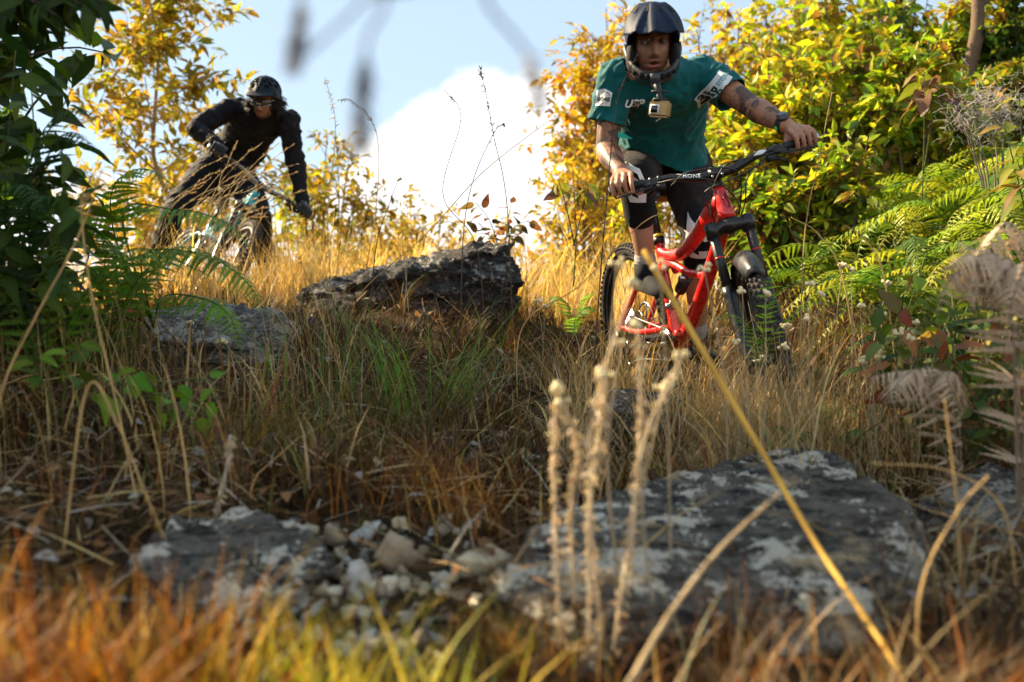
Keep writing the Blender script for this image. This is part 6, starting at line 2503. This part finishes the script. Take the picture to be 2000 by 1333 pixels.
# green and yellow tufts that stand out
def tuft(label, px, Y, n, H, width, palette, lean=(.2, .7), spread=.05, name='grass_tuft', seg=7, droop=(.0, .25), dirs=None, tip=None, group=None, zoff=0.0):
    x = (px - 1000) * Y / FPX
    z = gz(x, Y) - .01 + zoff
    b_ = MB()
    base = np.c_[RNG.normal(0, spread, n), RNG.normal(0, spread, n), np.zeros(n)]
    d_ = RNG.uniform(0, 6.28, n) if dirs is None else RNG.normal(dirs[0], dirs[1], n)
    col = pal(palette, n, .2)
    blades(b_, base, H * RNG.uniform(.55, 1.1, n), d_, RNG.uniform(*lean, n), width * RNG.uniform(.7, 1.2, n), col, seg, RNG.uniform(*droop, n), col if tip is None else pal(tip, n))
    o = b_.build(name, M['grass'])
    o.location = (x, Y, z)
    tag(o, label, 'grass tuft', group, 'stuff')
    return o


BG = [(.12, .28, .025), (.16, .33, .03), (.10, .22, .03)]
tuft('upright tuft of bright green grass in the middle of the slope', 790, 3.5, 32, .50, .0075, BG, (.25, .75), .05, dirs=(2.6, .6))
tuft('thin green grass tuft leaning right in the middle of the slope', 880, 3.6, 24, .52, .0065, BG, (.3, .8), .05, dirs=(.3, .5))
tuft('brown and grey tuft of drooping grass below the layered rock', 905, 3.9, 110, .34, .0045, STRAW + [(.36, .32, .26)], (.4, 1.2), .07, droop=(.2, .8))
tuft('bushy straw tuft under the rear of the layered rock', 1040, 4.6, 160, .34, .004, STRAW, (.3, 1.3), .09, droop=(.2, .9))
tuft('straw tuft spilling over the trail right of the middle', 1090, 3.4, 170, .28, .0038, STRAW, (.4, 1.4), .09, droop=(.2, .9))
tuft('dense straw tuft behind the big slab rock', 1330, 2.95, 190, .26, .0036, STRAW + GOLDG[:1], (.4, 1.5), .11, droop=(.2, .9))
tuft('tall straw tuft hiding the foot of the front wheel', 1500, 3.35, 230, .52, .0044, STRAW[:2] + STRAW[3:4], (.1, .7), .09)
tuft('tall straw tuft between the wheels of the red bicycle', 1390, 3.7, 190, .46, .0042, STRAW[:2] + STRAW[3:4], (.1, .8), .10)
tuft('straw tuft left of the red bicycle\'s rear wheel', 1190, 4.2, 190, .46, .0042, STRAW[:2] + GOLDG[:1], (.1, .8), .10)
tuft('high straw tuft just right of the front wheel\'s foot', 1570, 3.5, 200, .48, .0042, STRAW[:2] + STRAW[3:4], (.1, .7), .10)
tuft('high straw tuft left of the front wheel\'s foot', 1440, 3.45, 150, .44, .0040, STRAW[:2] + OLIVE[2:3], (.1, .8), .08)
tuft('golden grass tuft before the teal bicycle\'s front wheel', 470, 6.2, 220, .46, .0055, GOLDG, (.1, .6), .16)
tuft('golden grass tuft before the teal bicycle\'s rear wheel', 350, 6.5, 240, .55, .0055, GOLDG + STRAW[:2], (.1, .6), .18)
tuft('golden grass tuft right of the teal bicycle', 570, 6.6, 240, .60, .0055, GOLDG, (.1, .6), .16)
tuft('tall grass tuft with green blades in the left of the slope', 640, 3.4, 120, .42, .0045, STRAW + BG, (.15, .8), .12)
tuft('tall dry tuft below the layered rock\'s left end', 660, 4.4, 150, .38, .0042, STRAW + BROWN, (.2, 1.0), .12)
tuft('dark olive tuft in the shaded middle', 700, 3.1, 200, .30, .0040, OLIVE + BROWN, (.2, .9), .14)
tuft('straw tuft right of the front wheel', 1590, 3.35, 150, .34, .0038, STRAW, (.2, .9), .09)
tuft('pale straw tuft behind the cream flowers', 1690, 3.8, 150, .42, .004, STRAW, (.2, .9), .09)
tuft('straw tuft left of the grey boulder', 190, 3.3, 130, .40, .004, STRAW + OLIVE, (.1, .8), .10)
tuft('rust-brown tuft below the heart-leaved plant', 430, 2.6, 220, .20, .003, RUST + BROWN + OLIVE, (.2, .9), .10)
tuft('olive feathery tuft left of the middle', 560, 2.75, 260, .20, .003, OLIVE + RUST[3:4], (.2, .8), .10)
tuft('orange-brown tuft in the middle above the rubble', 760, 2.5, 220, .18, .003, RUST + BROWN, (.2, .8), .10)
tuft('orange tuft left of the big slab rock', 900, 2.35, 160, .20, .0032, RUST + GOLDG[:1], (.2, .9), .07)
YG = [(.55, .48, .03), (.62, .50, .05), (.40, .42, .03), (.66, .46, .06)]
tuft('bright yellow grass tuft at the bottom edge left of the middle', 640, 1.28, 120, .20, .0055, YG, (.15, .7), .06)
tuft('bright yellow-green tuft at the bottom edge in the middle', 800, 1.25, 90, .16, .005, YG, (.15, .8), .06)
tuft('yellow tuft at the bottom edge below the stone ledge', 470, 1.25, 90, .17, .005, YG + RUST[:2], (.15, .8), .07)
tuft('glowing orange tuft in the bottom left corner', 120, 1.15, 150, .25, .006, [(.50, .20, .02), (.34, .11, .015), (.56, .30, .03), (.16, .07, .02)], (.1, .8), .09)
tuft('orange-yellow tuft near the bottom left corner', 265, 1.2, 120, .24, .006, [(.60, .36, .03), (.40, .15, .016), (.20, .18, .03)], (.1, .8), .07)
tuft('green blades low in the bottom left', 330, 1.3, 26, .14, .007, [(.20, .30, .03)], (.2, .9), .04)
tuft('straw and orange tuft at the bottom edge below the big slab', 1300, 1.2, 130, .15, .0045, STRAW + RUST[:2], (.3, 1.2), .09)
tuft('mossy tuft against the left end of the big slab', 1010, 1.55, 160, .13, .003, [(.20, .20, .03), (.42, .22, .03), (.30, .14, .03)], (.2, .9), .05)
tuft('straw tuft at the bottom right corner', 1700, 1.3, 120, .20, .0045, STRAW + RUST[:1], (.2, 1.0), .12)
tuft('dry tuft right of the big slab\'s end', 1880, 1.8, 110, .26, .004, STRAW + BROWN, (.2, 1.0), .08)


# ------------------------------------------------------------------ single stalks
def stalk(name, label, cat, pts, r0, r1, col, extra=None, group=None, sides=7, wob=0.0):
    P = [np.asarray(p, float) for p in pts]
    b0 = P[0].copy()
    root = empty(name, tuple(b0))
    cv = smooth_curve(np.array(P) - b0, 40)
    b_ = MB()
    rr = np.linspace(r0, r1, 40)
    if wob:
        rr = rr * (1 + wob * RNG.normal(0, 1, 40))
    C = np.array(col)[None] * (1 + .22 * np.sin(np.linspace(0, 40, 40)) * RNG.uniform(.3, 1, 40))[:, None]
    if r0 > .004 and not extra:
        rr = rr.copy()
        rr[6::9] *= 1.35
        rr[7::9] *= .9
        C[6::9] *= .45
        C[5::9] *= .75
    b_.tube(cv, rr, sides, C)
    b_.build('stem', M['stalk'], root)
    if extra:
        extra(root, cv)
    tag(root, label, cat, group)
    return root


def G(px, Y):
    x = (px - 1000) * Y / FPX
    return a3(x, Y, gz(x, Y) - .01)


stalk('reed_stalk', 'thick golden dry stalk slanting across the red bicycle to the bottom edge', 'stalk', [at(1830, 1460, 1.30), at(1730, 1270, 1.45), at(1594, 1063, 1.65), at(1486, 880, 1.8), at(1360, 665, 1.92), at(1257, 490, 2.0)], .0036, .0058, (.60, .34, .06))
stalk('reed_stalk', 'dull tan dry stalk leaning over the big slab', 'stalk', [at(1180, 1430, 1.2), at(1290, 1230, 1.3), at(1400, 1080, 1.38), at(1520, 965, 1.45)], .0042, .0018, (.42, .30, .16))


def woolly(root, cv):
    b_ = MB()
    n = 200
    ii = RNG.integers(2, 38, n)
    p = cv[ii] + RNG.normal(0, .003, (n, 3))
    ax_ = unit(rand_dirs(n) * a3(1, 1, .6) + a3(0, 0, -.8))
    s = RNG.uniform(.006, .017, n)
    scatter(b_, LTN[0], LTN[1], p, ax_, rand_dirs(n), np.c_[s, s * .28, s], pal([(.62, .50, .34), (.70, .58, .40), (.50, .37, .22)], n, .15))
    b_.build('withered_leaves', M['grass'], root)['kind'] = 'stuff'


bud = MB()
bud.ell((0, 0, 0), (1, 1, .85), nu=10, nv=7)
bud.V[0] += unit(bud.V[0]) * (fbm(bud.V[0], 3.0, 2, 2.) * .22)[:, None]
bud.C[0][:] = np.array([.78, .64, .36]) * (1 + .2 * fbm(bud.V[0], 4, 2, 5.))[:, None]
budm = bud.mesh('flower_head')
budm.materials.append(M['stalk'])


def flowers(n, r, spread):
    def f(root, cv):
        tip = cv[-1]
        for k in range(n):
            d = unit(a3(RNG.normal(0, 1), RNG.normal(0, 1), abs(RNG.normal(0, .6))))
            p = tip + d * spread * RNG.uniform(.3, 1)
            o = put('flower_head', budm, None, root)
            o.location = p
            s = r * RNG.uniform(.7, 1.2)
            o.scale = (s, s, s)
            o.rotation_euler = tuple(RNG.uniform(0, 3, 3))
    return f


def both(*fs):
    def f(root, cv):
        for g_ in fs:
            g_(root, cv)
    return f


wl = [([G(1095, 1.62), at(1085, 1050, 1.62), at(1082, 900, 1.62), at(1088, 765, 1.63)], 'leftmost woolly white stalk in front of the big slab'),
      ([G(1125, 1.64), at(1115, 1000, 1.64), at(1130, 880, 1.63), at(1100, 790, 1.62)], 'short woolly stalk second from the left in front of the big slab'),
      ([G(1150, 1.58), at(1150, 1010, 1.58), at(1170, 850, 1.57), at(1182, 735, 1.56)], 'woolly white stalk under the blurred cream flower cluster'),
      ([G(1178, 1.6), at(1150, 960, 1.6), at(1165, 780, 1.6), at(1235, 560, 1.6)], 'tall woolly stalk crossing the red bicycle\'s rear wheel'),
      ([G(1190, 1.55), at(1235, 1010, 1.55), at(1262, 850, 1.55), at(1330, 700, 1.55)], 'rightmost woolly stalk leaning over the big slab'),
      ([G(1220, 1.66), at(1240, 1000, 1.66), at(1250, 820, 1.66), at(1245, 640, 1.66)], 'upright woolly stalk in front of the red pedal')]
for i, (p, lab) in enumerate(wl):
    stalk('woolly_stalk', lab, 'stalk', p, .0026, .0018, (.60, .46, .28), both(woolly, flowers(7 if i in (0, 2, 4) else 5, .0050, .012)), 'woolly dry stalks in front of the slab')
stalk('woolly_stalk', 'forked grey woolly stalk left of the rubble', 'stalk', [G(415, 2.2), at(425, 1000, 2.2), at(445, 900, 2.18), at(450, 850, 2.18)], .0040, .003, (.36, .31, .25), woolly)
fl = [(1205, 520, 1.75), (1290, 525, 1.8), (1212, 672, 1.75), (1300, 760, 1.7), (1376, 528, 2.6), (1450, 572, 3.2), (1495, 576, 3.2), (1582, 556, 3.4), (1606, 577, 3.4), (1578, 625, 3.3), (1645, 520, 3.7), (1662, 528, 3.7), (1733, 556, 3.5), (1680, 600, 3.4), (1720, 616, 3.1), (1790, 632, 3.1), (1756, 652, 3.0), (1775, 665, 3.0), (1712, 690, 3.0), (1718, 700, 3.0), (1685, 708, 3.1), (1440, 672, 3.2), (1530, 680, 3.3), (1535, 640, 3.3), (780, 352, 5.3), (795, 385, 5.3), (432, 670, 3.6), (372, 632, 3.9), (430, 372, 6.2), (450, 400, 6.2), (405, 395, 6.2), (1050, 590, 4.8), (1065, 600, 4.7)]
where = {0: 'beside the red frame\'s rear', 1: 'below the rider\'s shoe'}
def zone(px):
    return 'left of the middle' if px < 1000 else 'across the red bicycle' if px < 1560 else 'on the right bank'


fl = sorted(fl)
for i, (px, py, Y) in enumerate(fl):
    kz = sum(1 for q in fl[:i] if zone(q[0]) == zone(px))
    tip = at(px, py, Y)
    g_ = G(px + RNG.normal(0, 25), Y + RNG.normal(0, .05))
    mid = g_ * .45 + tip * .55 + a3(RNG.normal(0, .02), 0, 0)
    near = zone(px)
    stalk('everlasting_flower', 'cream everlasting flower cluster, %s of those %s' % (nth(kz), near), 'flower', [g_, mid, tip], .0022, .0012, (.36, .28, .17), flowers(RNG.integers(5, 9), .0065 * (1.0 if Y > 2.5 else .75), .016), 'cream everlasting flowers %s' % near, 5)


def spikelets(n, L, col, t0=.6, hang=.6, w=.22):
    def f(root, cv):
        b_ = MB()
        ii = np.minimum((t0 + (1 - t0) * RNG.random(n)) * 39, 39).astype(int)
        ax_ = unit(unit(cv[ii] - cv[np.maximum(ii - 2, 0)]) * .9 + rand_dirs(n) * .7 + a3(0, 0, -hang))
        s = L * RNG.uniform(.6, 1.2, n)
        scatter(b_, LTN[0], LTN[1], cv[ii], ax_, rand_dirs(n), np.c_[s, s * w, s], pal([col], n, .2))
        b_.build('seed_head', M['grass'], root)['kind'] = 'stuff'
    return f


# blurred seed heads right in front of the lens
for lab, pts, k in (('dark blurred seed spike hanging at the top left of the middle', [a3(-.30, .42, -.05), a3(-.27, .50, .55), a3(-.19, .56, .73), at(722, -60, .60), at(716, 80, .60), at(708, 180, .60), at(702, 268, .60)], 90),
                    ('thin blurred seed spike left of the dark hanging one', [a3(-.36, .42, -.05), a3(-.33, .50, .55), a3(-.24, .56, .70), at(600, -80, .62), at(590, -20, .62), at(580, 60, .62), at(578, 110, .62)], 60),
                    ('blurred grass blade crossing the top edge', [a3(-.40, .42, -.05), a3(-.36, .5, .55), a3(-.2, .60, .74), at(790, -60, .62), at(720, -5, .62), at(650, 60, .62), at(590, 115, .62)], 0),
                    ('blurred arching grass stalk hanging right of the middle at the top', [a3(-.42, .40, -.05), a3(-.36, .5, .55), a3(-.16, .58, .74), at(880, -90, .62), at(960, 20, .64), at(1020, 90, .64), at(1045, 140, .64), at(1055, 190, .64)], 40)):
    stalk('blurred_grass', lab, 'grass', pts, .0016, .0011, (.13, .13, .16), spikelets(k, .016, (.20, .19, .22), .72, .8) if k else None, 'grass stalks right before the lens')
# fine weeds against the cloud
DK = (.07, .055, .05)
for lab, pts, f in (('thin dark weed with a bent top standing before the cloud', [G(950, 5.3), at(930, 480, 5.3), at(865, 380, 5.3), at(900, 232, 5.3), at(868, 175, 5.3)], spikelets(14, .02, DK, .85)),
                    ('tall thin weed with dark seeds at its tip before the cloud', [G(1005, 5.3), at(990, 400, 5.3), at(965, 270, 5.3), at(950, 190, 5.3), at(938, 132, 5.3)], spikelets(46, .022, (.035, .035, .05), .55)),
                    ('long straw stem crossing the layered rock diagonally', [G(680, 4.6), at(700, 580, 4.6), at(830, 460, 4.6), at(940, 340, 4.6), at(1040, 260, 4.6), at(1090, 225, 4.6)], None),
                    ('thin weed leaning left above the layered rock', [G(900, 5.3), at(905, 460, 5.3), at(925, 350, 5.3), at(965, 260, 5.3), at(985, 240, 5.3)], spikelets(24, .02, DK, .7)),
                    ('dark weed with round buds left of the layered rock\'s top', [G(720, 5.2), at(735, 480, 5.2), at(760, 400, 5.2), at(778, 350, 5.2)], None),
                    ('fine seed grass between the riders at the left', [G(650, 6.0), at(640, 420, 6.0), at(655, 250, 6.0), at(635, 150, 6.0)], spikelets(40, .03, (.35, .32, .30), .5)),
                    ('arching seed grass left of the cloud', [G(700, 6.0), at(735, 400, 6.0), at(735, 260, 6.0), at(690, 200, 6.0), at(660, 195, 6.0)], spikelets(36, .025, (.22, .2, .2), .5)),
                    ('tan seed stalk leaning in front of the layered rock', [G(720, 3.6), at(690, 770, 3.5), at(650, 680, 3.4), at(610, 570, 3.4), at(585, 500, 3.4)], spikelets(50, .022, (.42, .28, .14), .3, .2, .15)),
                    ('thin straw stem reaching over the rear wheel', [G(1010, 4.0), at(1020, 640, 4.0), at(1130, 560, 4.0), at(1250, 440, 4.0), at(1310, 412, 4.0)], None),
                    ('twiggy weed in front of the teal-shirted rider\'s face', [G(1150, 3.6), at(1165, 640, 3.6), at(1190, 330, 3.6), at(1205, 200, 3.6), at(1235, 125, 3.6), at(1268, 76, 3.6)], spikelets(14, .016, (.30, .22, .12), .6, 0, .1)),
                    ('thin stem beside the watch hand', [G(1560, 4.2), at(1570, 480, 4.2), at(1600, 310, 4.2), at(1625, 180, 4.2)], None),
                    ('tall slanting straw at the left edge', [G(-20, 2.2), at(0, 780, 2.2), at(70, 620, 2.2), at(150, 470, 2.2), at(200, 330, 2.2)], None),
                    ('golden straw stem rising through the left bushes', [G(270, 2.3), at(230, 800, 2.3), at(180, 580, 2.3), at(160, 430, 2.3), at(165, 380, 2.3)], spikelets(20, .02, (.5, .35, .15), .8)),
                    ('bending straw with a drooping seed head above the rubble', [G(120, 2.0), at(170, 760, 2.0), at(230, 830, 2.0), at(290, 980, 2.0), at(345, 1100, 2.0)], spikelets(40, .02, (.5, .30, .10), .7, .6, .15)),
                    ('brown stalk right of the big slab', [G(1880, 1.8), at(1870, 1000, 1.8), at(1855, 860, 1.8), at(1845, 780, 1.8)], None),
                    ('thin tan stalk at the lower right', [G(1790, 1.5), at(1800, 1150, 1.5), at(1870, 1000, 1.5), at(1930, 930, 1.5)], None),
                    ('arched orange straw right of the big slab', [G(1990, 1.9), at(1960, 1000, 1.9), at(1850, 920, 1.9), at(1700, 905, 1.9)], None),
                    ('leaning dead stem before the bank of ferns', [G(1700, 3.6), at(1650, 560, 3.6), at(1600, 460, 3.6), at(1545, 425, 3.6)], None),
                    ('pair of straight straws right of the cream flowers', [G(1770, 3.4), at(1730, 560, 3.4), at(1690, 470, 3.4), at(1650, 440, 3.4)], None)):
    c_ = DK if ('weed' in lab) else (.46, .30, .12)
    stalk('weed_stalk' if 'weed' in lab else 'straw_stalk', lab, 'weed' if 'weed' in lab else 'straw', pts, .0028, .0013, c_, f, 'single thin stalks', 5)
# round buds on the dark weed
for k, (px, py) in enumerate(((756, 349), (778, 350), (792, 364), (795, 378), (782, 390), (790, 398))):
    pass

# plume grass in front of the black-clad rider
g0 = G(330, 6.5)
pg = empty('plume_grass', tuple(g0))
b_ = MB()
h_ = MB()
for k in range(36):
    s = g0 + a3(RNG.uniform(-.35, .45), RNG.normal(0, .08), 0)
    px = RNG.uniform(330, 600)
    py = RNG.uniform(255, 420) + (px - 400) * .12
    tip = at(px, py, 6.5 + RNG.normal(0, .12))
    mid = s * .5 + tip * .5 + a3(-.10, 0, .16 + RNG.normal(0, .04))
    mid2 = s * .2 + tip * .8 + a3(-.05, 0, .10)
    cv = smooth_curve(np.array([s, mid, mid2, tip]) - g0, 24)
    b_.tube(cv, np.linspace(.0022, .0009, 24), 4, np.array([.40, .29, .14]) * RNG.uniform(.8, 1.2), caps=False)
    n = 12
    ii = RNG.integers(15, 24, n)
    ax_ = unit(unit(cv[ii] - cv[ii - 2]) + rand_dirs(n) * .35)
    scatter(h_, LTN[0], LTN[1], cv[ii], ax_, rand_dirs(n), np.c_[np.full(n, .026), np.full(n, .005), np.full(n, .02)], pal([(.50, .36, .17)], n))
b_.build('stem', M['stalk'], pg)['kind'] = 'stuff'
h_.build('seed_head', M['grass'], pg)['kind'] = 'stuff'
tag(pg, 'plume of dry seed grass bending right in front of the black-clad rider', 'grass')
# whitish brush of dry twigs on the right bank
g0 = G(1935, 5.3)
wb = empty('white_brush', tuple(g0))
b_ = MB()
c0 = at(1930, 215, 5.2) - g0
for k in range(620):
    s = c0 + RNG.normal(0, 1, 3) * a3(.10, .06, .065)
    d = unit(RNG.normal(0, 1, 3) + a3(.3, 0, -.2))
    b_.tube(smooth_curve([s, s + d * .025 + RNG.normal(0, .004, 3), s + d * .05 + RNG.normal(0, .008, 3)], 5), np.linspace(.0013, .0006, 5), 3, np.array([.46, .42, .38]) * RNG.uniform(.7, 1.2), caps=False)
for k in range(9):
    e = c0 + RNG.normal(0, 1, 3) * a3(.09, .05, .05)
    b_.tube(smooth_curve([a3(0, 0, 0), e * .5 + a3(.03, 0, .03), e], 10), np.linspace(.006, .002, 10), 5, (.2, .16, .13))
b_.build('twigs', M['stalk'], wb)['kind'] = 'stuff'
tag(wb, 'whitish brush of dry curled twigs on the upper right bank', 'brush')
